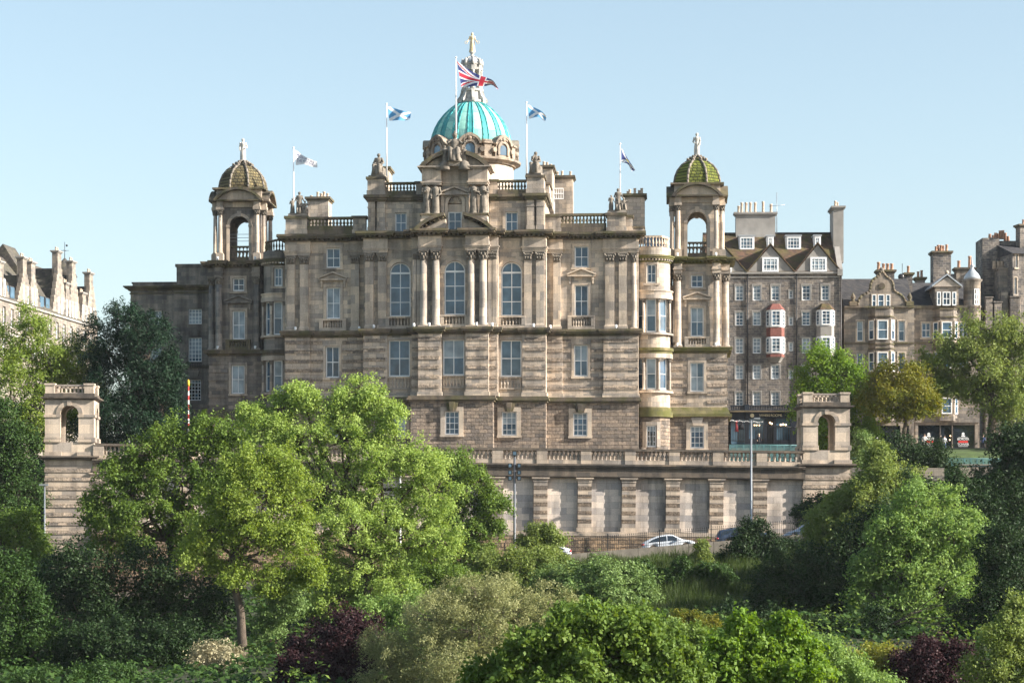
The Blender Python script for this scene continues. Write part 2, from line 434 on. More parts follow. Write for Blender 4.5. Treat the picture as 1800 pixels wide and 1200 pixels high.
LEAF = {
 'ash': leafmat('bright_ash_leaves', (0.183,0.281,0.061), (0.329,0.421,0.122), trans=0.38),
 'ash_mid': leafmat('mid_ash_leaves', (0.126,0.222,0.054), (0.240,0.336,0.102), trans=0.35),
 'maple': leafmat('mid_green_leaves', (0.070,0.132,0.024), (0.155,0.223,0.046), trans=0.32),
 'maple_yellow': leafmat('yellow_green_maple_leaves', (0.124,0.195,0.031), (0.254,0.325,0.072), trans=0.38),
 'shade': leafmat('shaded_green_leaves', (0.026,0.061,0.015), (0.061,0.110,0.026), trans=0.22),  # darker copy of the mid green, with shade put into the colour
 'deep': leafmat('deep_green_shade_leaves', (0.014,0.034,0.012), (0.036,0.066,0.020), trans=0.16),  # deep green with tree shade mixed into the leaf colour
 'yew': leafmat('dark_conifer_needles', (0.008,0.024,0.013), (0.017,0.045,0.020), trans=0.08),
 'silver': leafmat('silver_green_leaves', (0.185,0.207,0.078), (0.347,0.353,0.174), trans=0.3),
 'purple': leafmat('purple_leaves', (0.018,0.009,0.013), (0.060,0.024,0.025), trans=0.15),
 'fresh': leafmat('fresh_green_leaves', (0.099,0.193,0.024), (0.182,0.275,0.050), trans=0.4),
 'gold': leafmat('golden_brown_leaves', (0.080,0.118,0.018), (0.215,0.195,0.032), trans=0.35),
 'lime': leafmat('yellow_green_leaves', (0.182,0.204,0.033), (0.286,0.281,0.061), trans=0.32),
 'olive': leafmat('olive_leaves', (0.102,0.156,0.034), (0.234,0.282,0.082), trans=0.32),
 'cream': leafmat('cream_edged_leaves', (0.250,0.230,0.130), (0.420,0.380,0.250), trans=0.2),
 'ivy': leafmat('light_green_ground_leaves', (0.098,0.172,0.046), (0.207,0.287,0.103), trans=0.25),
}
# ------------------------------------------------------------------ building kit
def sheet(mb, x0, x1, z0, z1, y, holes=(), rev=0.28, xb=()):
    """a wall face at y with real openings (x0, x1, z0, z1, arched) and their reveals"""
    hs = [h for h in holes if h[0] > x0 - 1e-4 and h[1] < x1 + 1e-4 and h[2] > z0 - 1e-4 and h[3] < z1 + 1e-4]
    xs = sorted(set([x0, x1] + [h[0] for h in hs] + [h[1] for h in hs] + [b for b in xb if x0 < b < x1]))
    zs = sorted(set([z0, z1] + [h[2] for h in hs] + [h[3] for h in hs]))
    for i in range(len(xs)-1):
        for j in range(len(zs)-1):
            mx, mz = (xs[i]+xs[i+1])/2, (zs[j]+zs[j+1])/2
            if any(h[0] < mx < h[1] and h[2] < mz < h[3] for h in hs): continue
            mb.poly([(xs[i],y,zs[j]), (xs[i+1],y,zs[j]), (xs[i+1],y,zs[j+1]), (xs[i],y,zs[j+1])])
    for h in hs:
        a, b, c, d, arched = h
        yb = y + rev
        if arched:
            r = (b-a)/2; cx = (a+b)/2; sp = d - r
            n = 10
            for side in (-1, 1):
                arc = [(cx + side*r*math.cos(math.pi/2*k/n), sp + r*math.sin(math.pi/2*k/n)) for k in range(n+1)]
                mb.poly([(q, y, w) for q, w in ([(cx+side*r, d)] + arc[::1])])
                for k in range(n):
                    p, q = arc[k], arc[k+1]
                    mb.poly([(p[0],y,p[1]), (q[0],y,q[1]), (q[0],yb,q[1]), (p[0],yb,p[1])])
            top = sp
        else:
            top = d
            mb.poly([(a,y,d), (b,y,d), (b,yb,d), (a,yb,d)])
        mb.poly([(a,y,c), (a,y,top), (a,yb,top), (a,yb,c)])
        mb.poly([(b,y,c), (b,yb,c), (b,yb,top), (b,y,top)])
        mb.poly([(a,y,c), (a,yb,c), (b,yb,c), (b,y,c)])

def window(parent, x0, x1, z0, z1, y, rev=0.28, cols=2, rows=2, arched=False, g='glass', sur=0.22, surm='trim', xf=None,
           sill=True, bar=0.07, edge=0.105, midbar=False, surp=0.09, name='window'):
    w = MB(); w.xf = xf
    ya, yb = y + rev - 0.11, y + rev - 0.02
    top = z1
    cx = (x0+x1)/2
    if arched:
        r = (x1-x0)/2; top = z1 - r
        w.arc(cx, top, r-edge, r, 0, math.pi, ya, yb, 14)
        w.box(x0+edge, x1-edge, ya, yb, top-edge*0.8, top+edge*0.8)
    else:
        w.box(x0+edge, x1-edge, ya, yb, z1-edge, z1)
    w.box(x0, x0+edge, ya, yb, z0, top); w.box(x1-edge, x1, ya, yb, z0, top)
    w.box(x0+edge, x1-edge, ya, yb, z0, z0+edge*1.3)
    for c in range(1, cols):
        q = x0 + (x1-x0)*c/cols
        w.box(q-bar/2, q+bar/2, ya+0.02, yb, z0+edge*1.3, (z1 if arched else z1-edge) - 0.001)
    for k in range(1, rows):
        q = z0 + (top-z0)*k/rows
        bb = bar*1.5 if (midbar and k == rows//2) else bar
        w.box(x0+edge, x1-edge, ya+0.03, yb, q-bb/2, q+bb/2)
    o = w.build(name, M['sash'], parent)
    p = MB(); p.xf = xf
    wr = random.Random(int(abs(x0*131+z0*977+y*53))+7)
    if isinstance(g, str) and g in ('glass', 'glass_dark', 'blind') and not arched:
        sets = {'glass': ['glass', 'glass_mid', 'glass_room', 'blind'], 'glass_dark': ['glass_dark', 'glass_room', 'glass_dark', 'blind'], 'blind': ['blind', 'glass_mid', 'blind', 'blind']}[g]
        tone = wr.choice((0, 0, 0, 1, 2)); drop = wr.choice((0, 0, 0, 0.25, 0.5, 0.75)) if g != 'blind' else wr.choice((0, 0.5, 0.8, 1.0, 1.0))
        for c in range(cols):
            for k in range(rows):
                xa_, xb_ = x0+(x1-x0)*c/cols, x0+(x1-x0)*(c+1)/cols
                za_, zb_ = z0+(z1-z0)*k/rows, z0+(z1-z0)*(k+1)/rows
                p.mi = 3 if (k+0.5)/rows > 1-drop else (tone if wr.random() < 0.75 else wr.choice((0, 1, 2)))
                t = [wr.uniform(-0.018, 0.018) for _ in range(4)]
                q_ = [p.vert(v_) for v_ in ((xa_, yb-0.03+t[0], za_), (xb_, yb-0.03+t[1], za_), (xb_, yb-0.03+t[2], zb_), (xa_, yb-0.03+t[3], zb_))]
                p.face(q_)
        g = [M[q_] for q_ in sets]
    elif arched:
        r = (x1-x0)/2
        pts = [(x0, z0), (x1, z0)] + [(cx + r*math.cos(math.pi*k/14), top + r*math.sin(math.pi*k/14)) for k in range(15)]
        p.prism_xz(pts, yb-0.03, yb+0.03)
    else:
        p.box(x0, x1, yb-0.03, yb+0.03, z0, z1)
    p.build('pane', M[g] if isinstance(g, str) else g, o)
    if sur > 0:
        q = MB(); q.xf = xf
        yf = y - surp
        if arched:
            r = (x1-x0)/2
            q.arc(cx, top, r+0.02, r+sur+0.1, 0, math.pi, yf, y+0.02, 14)
            q.arc(cx, top, r+sur+0.102, r+sur+0.16, 0, math.pi, yf-0.05, y+0.02, 14)
            q.box(x0-sur-0.16, x0-0.02, yf-0.04, y+0.02, top-0.22, top-0.002)
            q.box(x1+0.02, x1+sur+0.16, yf-0.04, y+0.02, top-0.22, top-0.002)
        else:
            q.box(x0-sur, x0-0.002, yf, y+0.02, z0, z1+sur); q.box(x1+0.002, x1+sur, yf, y+0.02, z0, z1+sur)
            q.box(x0-0.002, x1+0.002, yf, y+0.02, z1+0.002, z1+sur)
            if sill: q.box(x0-sur-0.05, x1+sur+0.05, yf-0.08, y+0.02, z0-0.2, z0-0.002)
        q.build('surround', M[surm], o)
    return o

def merge_runs(base, groups):
    xs = sorted(set([v for b in base for v in b[:2]] + [v for g in groups for v in g[:2]]))
    out = []
    for a, b in zip(xs, xs[1:]):
        m = (a+b)/2
        y = None
        for q in base:
            if q[0] < m < q[1]: y = q[2]
        if y is None: continue
        for g in groups:
            if g[0] < m < g[1]: y = min(y, g[2])
        if out and abs(out[-1][2]-y) < 1e-6 and abs(out[-1][1]-a) < 1e-6: out[-1] = (out[-1][0], b, y)
        else: out.append((a, b, y))
    return out

def path_poly(runs, p, yback):
    pts = [(runs[0][0]-p, runs[0][2]-p)]
    for i in range(len(runs)-1):
        a, b = runs[i], runs[i+1]
        x = a[1] - p if b[2] < a[2] else a[1] + p
        pts += [(x, a[2]-p), (x, b[2]-p)]
    pts += [(runs[-1][1]+p, runs[-1][2]-p), (runs[-1][1]+p, yback), (runs[0][0]-p, yback)]
    return pts

def cut_runs(runs, gaps):
    out, cur = [], []
    for a, b, y in runs:
        pts = [(a, b)]
        for g0, g1 in gaps:
            if a < g0 and g1 < b: pts = [(a, g0), (g1, b)]
        cur.append((pts[0][0], pts[0][1], y))
        if len(pts) == 2:
            out.append(cur); cur = [(pts[1][0], pts[1][1], y)]
    return out + [cur]

def moulding(mb, runs, prof, yback):
    for z0, z1, p in prof:
        mb.prism_xy(path_poly(runs, p, yback), z0, z1)

def blocks(mb, runs, p, z0, z1, w=0.2, step=0.43, dep=0.3):
    """modillions under a cornice"""
    for a, b, y in runs:
        n = max(1, int(round((b-a)/step)))
        for k in range(n):
            c = a + (b-a)*(k+0.5)/n
            mb.box(c-w/2, c+w/2, y-p, y-p+dep, z0, z1)

def baluster(mb, x, y, z0, z1, r=0.1, n=6):
    h = z1-z0
    mb.lathe([(r*0.8,z0), (r*0.8,z0+h*0.08), (r*0.45,z0+h*0.14), (r*1.05,z0+h*0.38), (r*0.9,z0+h*0.5), (r*0.42,z0+h*0.78), (r*0.42,z0+h*0.86), (r*0.85,z0+h*0.92), (r*0.85,z1)], x, y, n, caps=False)

def balustrade(name, parent, x0, x1, y, z0, z1, mat, n=None, plinth=0.22, rail=0.2, th=0.36, r=0.11, xf=None, step=0.36, ends=0.0):
    mb = MB(); mb.xf = xf
    k = max(1, int((x1-x0)/2.0)) if xf else 1
    for i in range(k):
        a, b = x0+(x1-x0)*i/k, x0+(x1-x0)*(i+1)/k
        mb.box(a, b, y-th/2, y+th/2, z0, z0+plinth)
        mb.box(a, b, y-th/2-0.05, y+th/2+0.05, z1-rail, z1)
    if n is None: n = max(2, int(round((x1-x0-2*ends)/step)))
    for i in range(n):
        baluster(mb, x0+ends+(x1-x0-2*ends)*(i+0.5)/n, y, z0+plinth, z1-rail, r)
    if ends:
        mb.box(x0, x0+ends*0.9, y-th/2-0.02, y+th/2+0.02, z0+plinth, z1-rail)
        mb.box(x1-ends*0.9, x1, y-th/2-0.02, y+th/2+0.02, z0+plinth, z1-rail)
    return mb.build(name, M[mat], parent)

def capital(mb, x, y, z0, z1, r, square=False, flat=None):
    """leafy flared capital; flat=(x0,x1,yf,yb) for a pilaster"""
    h = z1-z0
    if flat is None:
        mb.lathe([(r*0.88,z0), (r*1.02,z0+0.06*h), (r*0.86,z0+0.1*h), (r*0.92,z0+0.5*h), (r*1.15,z0+0.86*h)], x, y, 10)
        for row, (zz, rr, ln) in enumerate(((0.12, 0.95, 0.34), (0.42, 1.02, 0.32))):
            for k in range(8):
                t = 2*math.pi*(k+0.5*row)/8
                c, s_ = math.cos(t), math.sin(t)
                p0 = (x+c*r*rr*0.92, y+s_*r*rr*0.92, z0+zz*h); p1 = (x+c*r*(rr+0.24), y+s_*r*(rr+0.24), z0+(zz+ln)*h)
                mb.tube(p0, p1, r*0.26, r*0.2, 5)
        for sx in (-1, 1):
            for sy in (-1, 1):
                mb.ball((x+sx*r*1.0, y+sy*r*1.0, z0+0.8*h), r*0.3, 6, 4)
        mb.box(x-r*1.3, x+r*1.3, y-r*1.3, y+r*1.3, z0+0.88*h, z1)
    else:
        x0, x1, yf, yb = flat
        w = x1-x0
        mb.taper(x0, x1, yf, yb, z0, z0+0.86*h, w*0.1)
        for row, zz in enumerate((0.1, 0.42)):
            nn = 3 + row
            for k in range(nn):
                c = x0 + w*(k+0.5)/nn
                mb.tube((c, yf-0.03, z0+zz*h), (c, yf-0.03-w*0.12, z0+(zz+0.3)*h), w*0.13, w*0.1, 5)
        mb.ball((x0-w*0.06, yf-w*0.06, z0+0.78*h), w*0.16, 6, 4); mb.ball((x1+w*0.06, yf-w*0.06, z0+0.78*h), w*0.16, 6, 4)
        mb.box(x0-w*0.14, x1+w*0.14, yf-w*0.14, yb, z0+0.88*h, z1)

def column(parent, x, y, z0, z1, r, hc=None, m='trim', mc='statue', ped=0.0):
    mb = MB()
    hc = hc or r*2.5
    zb = z0
    if ped:
        mb.box(x-r*1.55, x+r*1.55, y-r*1.55, y+r*1.55, z0, z0+ped); zb = z0+ped
    mb.box(x-r*1.38, x+r*1.38, y-r*1.38, y+r*1.38, zb, zb+r*0.4)
    mb.lathe([(r*1.32,zb+r*0.4), (r*1.36,zb+r*0.6), (r*1.1,zb+r*0.75), (r*1.18,zb+r*0.95), (r,zb+r*1.1), (r,zb+(z1-zb)*0.35), (r*0.86,z1-hc)], x, y, 16)
    mb.mi = 1
    capital(mb, x, y, z1-hc, z1, r)
    return mb.build('column', [M[m], M[mc]], parent)

def pilaster(parent, x0, x1, yf, yb, z0, z1, hc=0.85, m='trim', mc='statue'):
    mb = MB()
    e = (x1-x0)*0.12
    mb.box(x0-e, x1+e, yf-e, yb, z0, z0+0.28); mb.taper(x0-e*0.8, x1+e*0.8, yf-e*0.8, yb, z0+0.28, z0+0.45, -e*0.7)
    mb.box(x0, x1, yf, yb, z0+0.45, z1-hc)
    mb.mi = 1
    capital(mb, 0, 0, z1-hc, z1, 0, flat=(x0, x1, yf, yb))
    return mb.build('pilaster', [M[m], M[mc]], parent)

def pediment(parent, x0, x1, z0, z1, y, proj=0.35, m='trim', brk=True, zb=None):
    mb = MB()
    t = 0.14
    mb.box(x0, x1, y-proj, y+0.02, z0, z0+t)
    cx = (x0+x1)/2
    for a, b in ((x0-0.05, cx), (x1+0.05, cx)):
        zz = z0+t
        pts = [(a, zz), (b, z1-t*1.1), (b, z1), (a, zz+t*1.1)]
        if a > b: pts = [pts[1], pts[0], pts[3], pts[2]]
        mb.prism_xz(pts, y-proj-0.05, y+0.02)
    mb.prism_xz([(x0+0.15, z0+t), (x1-0.15, z0+t), (cx, z1-t*1.2)], y-proj*0.55, y+0.02)
    if brk:
        for s_ in (x0+0.12, x1-0.34):
            mb.box(s_, s_+0.22, y-proj*0.7, y+0.02, zb, z0-0.002)
            mb.taper(s_+0.03, s_+0.19, y-proj*0.5, y+0.02, zb-0.4, zb-0.002, 0.0)
    return mb.build('pediment', M[m], parent)

def lum_rect(mb, runs_x, y, z0, z1, p, gap):  # horizontal projecting courses over a run, skipping openings
    for a, b in runs_x: mb.box(a, b, y-p, y+0.02, z0, z1)

# ------------------------------------------------------------------ the bank
B = Frame(0.0, 225.0, R(3.9))
V = B.v
DC, DM = -1.6, -2.7                        # how far the central block and its middle bay stand forward
def dep(px): return DM if 723 <= px <= 876 else (DC if 639.5 <= px <= 960.5 else 0.0)
def U(px, d=None): return B.u(px, dep(px) if d is None else d)
def W(x, y, z):
    return (B.X0 + x*B.c + y*B.s, B.Y0 - x*B.s + y*B.c, z)
bank = thing('bank_building', 'grand domed sandstone bank headquarters with green copper dome and twin corner belfries', 'building')
B.place(bank)
ZG = 8.3                                   # terrace level
XL, XR = U(501), U(1122)
X1, X2, X3, X4 = U(640), U(724), U(875), U(960)
base = [(XL, X1, 0.0), (X1, X2, DC), (X2, X3, DM), (X3, X4, DC), (X4, XR, 0.0)]
def grp(off_w, off_c, off_m):
    return [(U(503), U(546), off_w), (U(614), X1, off_w), (X1, U(682), off_c), (U(737), U(777), off_m), (U(820), U(860), off_m),
            (U(919), X4, off_c), (X4, U(989), off_w), (U(1061), XR, off_w)]
ent = merge_runs(base, grp(-0.42, DC-0.45, DM-0.9))
rust = merge_runs([(a, b, y-0.25) for a, b, y in base], grp(-0.5, DC-0.55, DM-1.0))
led = merge_runs([(a, b, y-0.25) for a, b, y in base], grp(-0.5, DC-0.55, DM-1.0))
bas = merge_runs([(XL, X1, -0.6), (X1, U(724), DC-0.65), (U(724), U(868), DM-1.15), (U(868), X4, DC-0.7), (X4, XR, -0.65)], [])
Z = lambda py: V(py, 800, DM)
def E(py, px): return HY - V(py, px, dep(px))*F/B.t(800, DM)      # the row at the middle bay that has the same height
def WN(a, b, t, bt): return (U(a), U(b), E(t, a), E(bt, a))
zb1, zb2 = Z(707), Z(697.5)                # string course over the basement
zl1, zl2 = Z(588), Z(576)                  # ledge under the columns
zcap, za1 = Z(441), Z(441)
zfr, zde, zco, zct = Z(434), Z(416.5), Z(411.5), Z(404.5)

bas_wins = [WN(784, 809, 724, 765), WN(883, 909, 724, 766), WN(1007.7, 1033, 726, 767), WN(571, 596, 724, 768), WN(690, 714, 724, 768)]
rus_wins = [WN(573, 597, 609, 664), WN(684, 721, 598, 662), WN(779, 816.5, 597, 660), WN(880.5, 917, 598, 662), WN(1009, 1033.5, 606, 662)]
arch_wins = [WN(685, 721.5, 461.5, 556.5), WN(781, 817.5, 458.5, 553.5), WN(881, 917.5, 460.5, 555.5)]
sq_wins = [WN(573.5, 598, 436, 471), WN(1010, 1034.5, 433, 470)]
ped_wins = [WN(573.5, 598, 505, 560.5), WN(1010, 1034, 501, 557)]
def hz(w, arched=False): return (w[0], w[1], Z(w[3]), Z(w[2]), arched)

def run_walls(name, runs, z0, z1, holes, mat, depth=13.0):
    mb = MB()
    for i, (a, b, y) in enumerate(runs):
        sheet(mb, a, b, z0, z1, y, holes)
        if i:
            yp = runs[i-1][2]
            mb.poly([(a,yp,z0), (a,y,z0), (a,y,z1), (a,yp,z1)])
    a, y = runs[0][0], runs[0][2]; b, y2 = runs[-1][1], runs[-1][2]
    mb.poly([(a,y,z0), (a,depth,z0), (a,depth,z1), (a,y,z1)])
    mb.poly([(b,y2,z0), (b,depth,z0), (b,depth,z1), (b,y2,z1)])
    mb.poly([(a,depth,z0), (b,depth,z0), (b,depth,z1), (a,depth,z1)])
    return mb.build(name, M[mat], bank)

# ground storey of rock-faced stone
run_walls('basement_wall', bas, ZG-0.6, zb1, [hz(w) for w in bas_wins], 'rock')
def ysurf(runs, x):
    for a, b, y in runs:
        if a <= x <= b: return y
    return 0.0
for w in bas_wins:
    y = ysurf(bas, (w[0]+w[1])/2)
    o = window(bank, w[0], w[1], Z(w[3]), Z(w[2]), y, cols=3, rows=4, sur=0.40, bar=0.05, g='glass')
    k = MB(); cx = (w[0]+w[1])/2
    k.prism_xz([(cx-0.36, Z(w[2])+0.02), (cx+0.36, Z(w[2])+0.02), (cx+0.62, zb1-0.06), (cx-0.62, zb1-0.06)], y-0.22, y-0.02)
    k.prism_xz([(cx-0.16, Z(w[2])-0.06), (cx+0.16, Z(w[2])-0.06), (cx+0.27, zb1-0.03), (cx-0.27, zb1-0.03)], y-0.42, y-0.222)
    k.build('keystone', M['cornice'], o)
mb = MB()
moulding(mb, bas, [(zb1, zb1+0.18, 0.16), (zb1+0.18, zb1+0.36, 0.32), (zb1+0.36, zb2+0.05, 0.22)], 0.6)
mb.build('string_course', M['cornice'], bank)

# banded storey
rw_holes = [hz(w) for w in rus_wins]
run_walls('banded_wall', rust, zb2+0.05, zl1, rw_holes, 'band')
mb = MB()
blk = [(w[0]-0.30, w[1]+0.30, Z(w[3])-1.25 if w[1]-w[0] > 1.6 else Z(w[3])-0.4, Z(w[2])+0.3) for w in rus_wins]
nb = 6
for k in range(nb):
    z0 = Z(680) + (Z(597)-Z(680))*k/(nb-1) - 0.13; z1 = z0 + 0.32
    for a, b, y in rust:
        segs = [(a, b)]
        for q in blk:
            if q[3] < z0 or q[2] > z1: continue
            ns = []
            for s0, s1 in segs:
                if q[1] <= s0 or q[0] >= s1: ns.append((s0, s1)); continue
                if q[0] - s0 > 0.1: ns.append((s0, q[0]))
                if s1 - q[1] > 0.1: ns.append((q[1], s1))
            segs = ns
        for s0, s1 in segs: mb.box(s0, s1, y-0.075, y+0.03, z0, z1)
mb.build('vermiculated_trim', M['verm'], bank)
mb = MB()
moulding(mb, rust, [(zb2+0.05, zb2+0.42, 0.10)], 0.6)
mb.build('plinth_course', M['trim'], bank)
for i, w in enumerate(rus_wins):
    y = ysurf(rust, (w[0]+w[1])/2)
    big = w[1]-w[0] > 1.6
    o = window(bank, w[0], w[1], Z(w[3]), Z(w[2]), y, cols=2, rows=2, sur=0.22, g='glass', rev=0.34, sill=not big, bar=0.075)
    if big:
        balustrade('window_balustrade', bank, w[0]-0.1, w[1]+0.1, y-0.02, Z(w[3])-1.2, Z(w[3])-0.02, 'trim', n=7, plinth=0.12, rail=0.13, th=0.26, r=0.1)
mb = MB()
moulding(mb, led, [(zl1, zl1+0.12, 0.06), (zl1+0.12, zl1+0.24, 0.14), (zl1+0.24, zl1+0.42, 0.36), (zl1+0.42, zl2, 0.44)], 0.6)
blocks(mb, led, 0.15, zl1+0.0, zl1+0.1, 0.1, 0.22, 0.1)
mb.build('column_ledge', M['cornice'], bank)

# main storey
allh = [hz(w, True) for w in arch_wins] + [hz(w) for w in sq_wins + ped_wins]
run_walls('main_wall', base, zl2-0.02, zde+0.05, allh, 'ashlar')
for i, w in enumerate(arch_wins):
    y = ysurf(base, (w[0]+w[1])/2)
    window(bank, w[0], w[1], Z(w[3]), Z(w[2]), y, cols=2, rows=3, arched=True, sur=0.26, rev=0.36, bar=0.075)
    balustrade('window_balustrade', bank, w[0]-0.35, w[1]+0.35, y-0.34, zl2+0.002, Z(w[3])-0.02, 'trim', n=6, plinth=0.3, rail=0.16, th=0.3, r=0.095, ends=0.4)
for w in sq_wins:
    window(bank, w[0], w[1], Z(w[3]), Z(w[2]), 0.0, cols=2, rows=2, sur=0.26, bar=0.06)
for i, w in enumerate(ped_wins):
    window(bank, w[0], w[1], Z(w[3]), Z(w[2]), 0.0, cols=2, rows=2, sur=0.26, sill=False, g='blind' if i == 0 else 'glass', bar=0.06)
    cx = (w[0]+w[1])/2
    pediment(bank, cx-1.32, cx+1.32, Z(E(493 - 3*i, 586)), Z(E(477.5 - 3*i, 586)), 0.0, zb=Z(E(498-3*i, 586)))
    balustrade('window_balustrade', bank, cx-1.28, cx+1.28, -0.3, zl2+0.002, Z(E(561-3*i, 586)), 'trim', n=7, plinth=0.3, rail=0.16, th=0.3, r=0.095, ends=0.42)
zpb = zl2
for a, b, yw in ((505,519,0), (528,543,0), (617.5,632,0), (643,657,DC), (665,680,DC), (726,732,DM), (733,739,DM), (858.5,865,DM), (866,873.5,DM), (921.7,935,DC),
                 (942.7,956.7,DC), (972.7,986,0), (1064,1080,0), (1088,1102,0)):
    pilaster(bank, U(a), U(b), yw-0.36, yw+0.02, zpb, zcap)
for px, yw, r in ((746,DM-0.45,0.37), (767,DM-0.45,0.37), (829,DM-0.45,0.37), (850,DM-0.45,0.37), (1114.5,-0.1,0.24)):
    column(bank, U(px), yw, zpb, zcap, r, hc=0.95)
for a, b in ((741,751), (762,772), (824,834), (845,855)):
    pilaster(bank, U(a), U(b), DM-0.14, DM+0.02, zpb, zcap)
mb = MB()
for seg in cut_runs(ent, [(w[0]-0.34, w[1]+0.34) for w in sq_wins]):
    moulding(mb, seg, [(zcap+0.002, zcap+0.16, 0.02), (zcap+0.16, zcap+0.34, 0.07), (zcap+0.34, zcap+0.46, 0.14), (zcap+0.46, zde, 0.02)], 0.3)
mb.build('entablature', M['trim'], bank)
mb = MB()
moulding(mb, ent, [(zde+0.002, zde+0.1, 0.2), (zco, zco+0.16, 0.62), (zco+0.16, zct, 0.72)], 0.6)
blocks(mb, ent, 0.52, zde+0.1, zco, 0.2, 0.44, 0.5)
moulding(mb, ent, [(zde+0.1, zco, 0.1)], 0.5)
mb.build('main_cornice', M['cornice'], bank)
mb = MB(); mb.box(XL+0.3, XR-0.3, 0.3, 13, zct-0.3, zct-0.02); mb.build('roof', M['lead'], bank)

# parapets of the wings
zp1, zp2 = Z(404.5), Z(381.0)
def block_part(name, x0, x1, y0, y1, z0, z1, m='ashlar', cap=0.25, capm='cornice', capo=0.14, basez=0.45):
    mb = MB()
    mb.box(x0, x1, y0, y1, z0, z1-cap)
    if basez: mb.box(x0-0.07, x1+0.07, y0-0.07, y1+0.07, z0, z0+basez)
    mb.mi = 1
    mb.box(x0-capo, x1+capo, y0-capo, y1+capo, z1-cap+0.002, z1)
    return mb.build(name, [M[m], M[capm]], bank)
zt = zct + 0.002
block_part('parapet_pedestal', U(503), U(540), -0.35, 1.6, zt, Z(E(380.5, 520)))
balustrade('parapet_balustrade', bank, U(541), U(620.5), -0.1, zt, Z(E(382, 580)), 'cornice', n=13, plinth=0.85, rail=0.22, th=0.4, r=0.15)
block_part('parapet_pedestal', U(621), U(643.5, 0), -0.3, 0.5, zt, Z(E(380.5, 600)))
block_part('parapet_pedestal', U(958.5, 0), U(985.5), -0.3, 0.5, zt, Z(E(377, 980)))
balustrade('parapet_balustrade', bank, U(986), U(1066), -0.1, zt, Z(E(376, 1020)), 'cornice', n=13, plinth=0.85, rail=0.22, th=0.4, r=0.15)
block_part('parapet_pedestal', U(1067), U(1100), -0.35, 1.6, zt, Z(E(375, 1080)))
block_part('parapet_pedestal', U(1100.5), U(1111), 0.2, 1.6, zt, Z(E(377, 1105)))
block_part('parapet_pedestal', U(1111.5), U(1131), 1.0, 3.5, zt, Z(E(395, 1120)), cap=0.2)

# attic storey
zA1, zA2, zA3 = Z(343.5), Z(338.5), Z(306)
aw = [WN(693.7, 714, 373, 408), WN(888, 910, 371.5, 406)]
YA = DC + 0.35
xa0, xa1 = U(646), U(957)
mb = MB()
for a, b in ((xa0, U(742)), (U(858), xa1)):
    sheet(mb, a, b, zt, zA1, YA, [(w[0], w[1], max(Z(w[3]), zt+0.02), Z(w[2]), False) for w in aw])
mb.poly([(xa0,YA,zt), (xa0,12,zt), (xa0,12,zA1), (xa0,YA,zA1)]); mb.poly([(xa1,YA,zt), (xa1,12,zt), (xa1,12,zA1), (xa1,YA,zA1)])
mb.poly([(xa0,12,zt), (xa1,12,zt), (xa1,12,zA1), (xa0,12,zA1)])
mb.poly([(xa0,YA,zA1), (xa1,YA,zA1), (xa1,12,zA1), (xa0,12,zA1)])
mb.build('attic_wall', M['ashlar'], bank)
for w in aw:
    window(bank, w[0], w[1], max(Z(w[3]), zt+0.02), Z(w[2]), YA, cols=2, rows=2, sur=0.26, sill=False, bar=0.06)
atr = merge_runs([(xa0, xa1, YA)], [(U(646), U(677.5), YA-0.45), (U(733), U(868), YA-0.15), (U(925), xa1, YA-0.45)])
mb = MB()
moulding(mb, atr, [(zA1-0.35, zA1-0.2, 0.06), (zA1-0.2, zA1, 0.16), (zA1, zA2, 0.34)], 3.0)
for s_ in (0, 1):
    x = (xa0-0.34, xa0+0.3) if s_ == 0 else (xa1-0.3, xa1+0.34)
    mb.box(x[0]+0.003, x[1]-0.003, 3.0, 12.2, zA1+0.002, zA2-0.003)
mb.build('attic_cornice', M['cornice'], bank)
for a, b in ((647,659), (663,677), (926,939), (943,956)):
    mb = MB(); mb.box(U(a), U(b), YA-0.42, YA+0.02, zt+0.5, zA1-0.36); mb.box(U(a)-0.06, U(b)+0.06, YA-0.48, YA+0.02, zt, zt+0.5)
    mb.box(U(a)-0.05, U(b)+0.05, YA-0.46, YA+0.02, zA1-0.95, zA1-0.83)
    mb.build('attic_pilaster', M['ashlar'], bank)
block_part('attic_pedestal', U(646), U(676), YA-0.4, YA+1.9, zA2+0.002, zA3, cap=0.22)
block_part('attic_pedestal', U(926), U(956), YA-0.4, YA+1.9, zA2+0.002, zA3, cap=0.22)
block_part('attic_pedestal', U(958)-0.3, U(958)+0.25, YA+2.6, YA+6.5, zA2+0.002, zA3-0.25, cap=0.18)
balustrade('attic_balustrade', bank, U(677), U(728), YA-0.05, zA2+0.002, Z(315.5), 'cornice', n=9, plinth=0.42, rail=0.2, th=0.38, r=0.13)
balustrade('attic_balustrade', bank, U(873), U(925), YA-0.05, zA2+0.002, Z(313.5), 'cornice', n=9, plinth=0.42, rail=0.2, th=0.38, r=0.13)
block_part('attic_pedestal', U(728.5), U(742), YA-0.2, YA+0.5, zA2+0.002, Z(314.5), cap=0.2, basez=0)
block_part('attic_pedestal', U(858), U(872.5), YA-0.2, YA+0.5, zA2+0.002, Z(312.5), cap=0.2, basez=0)

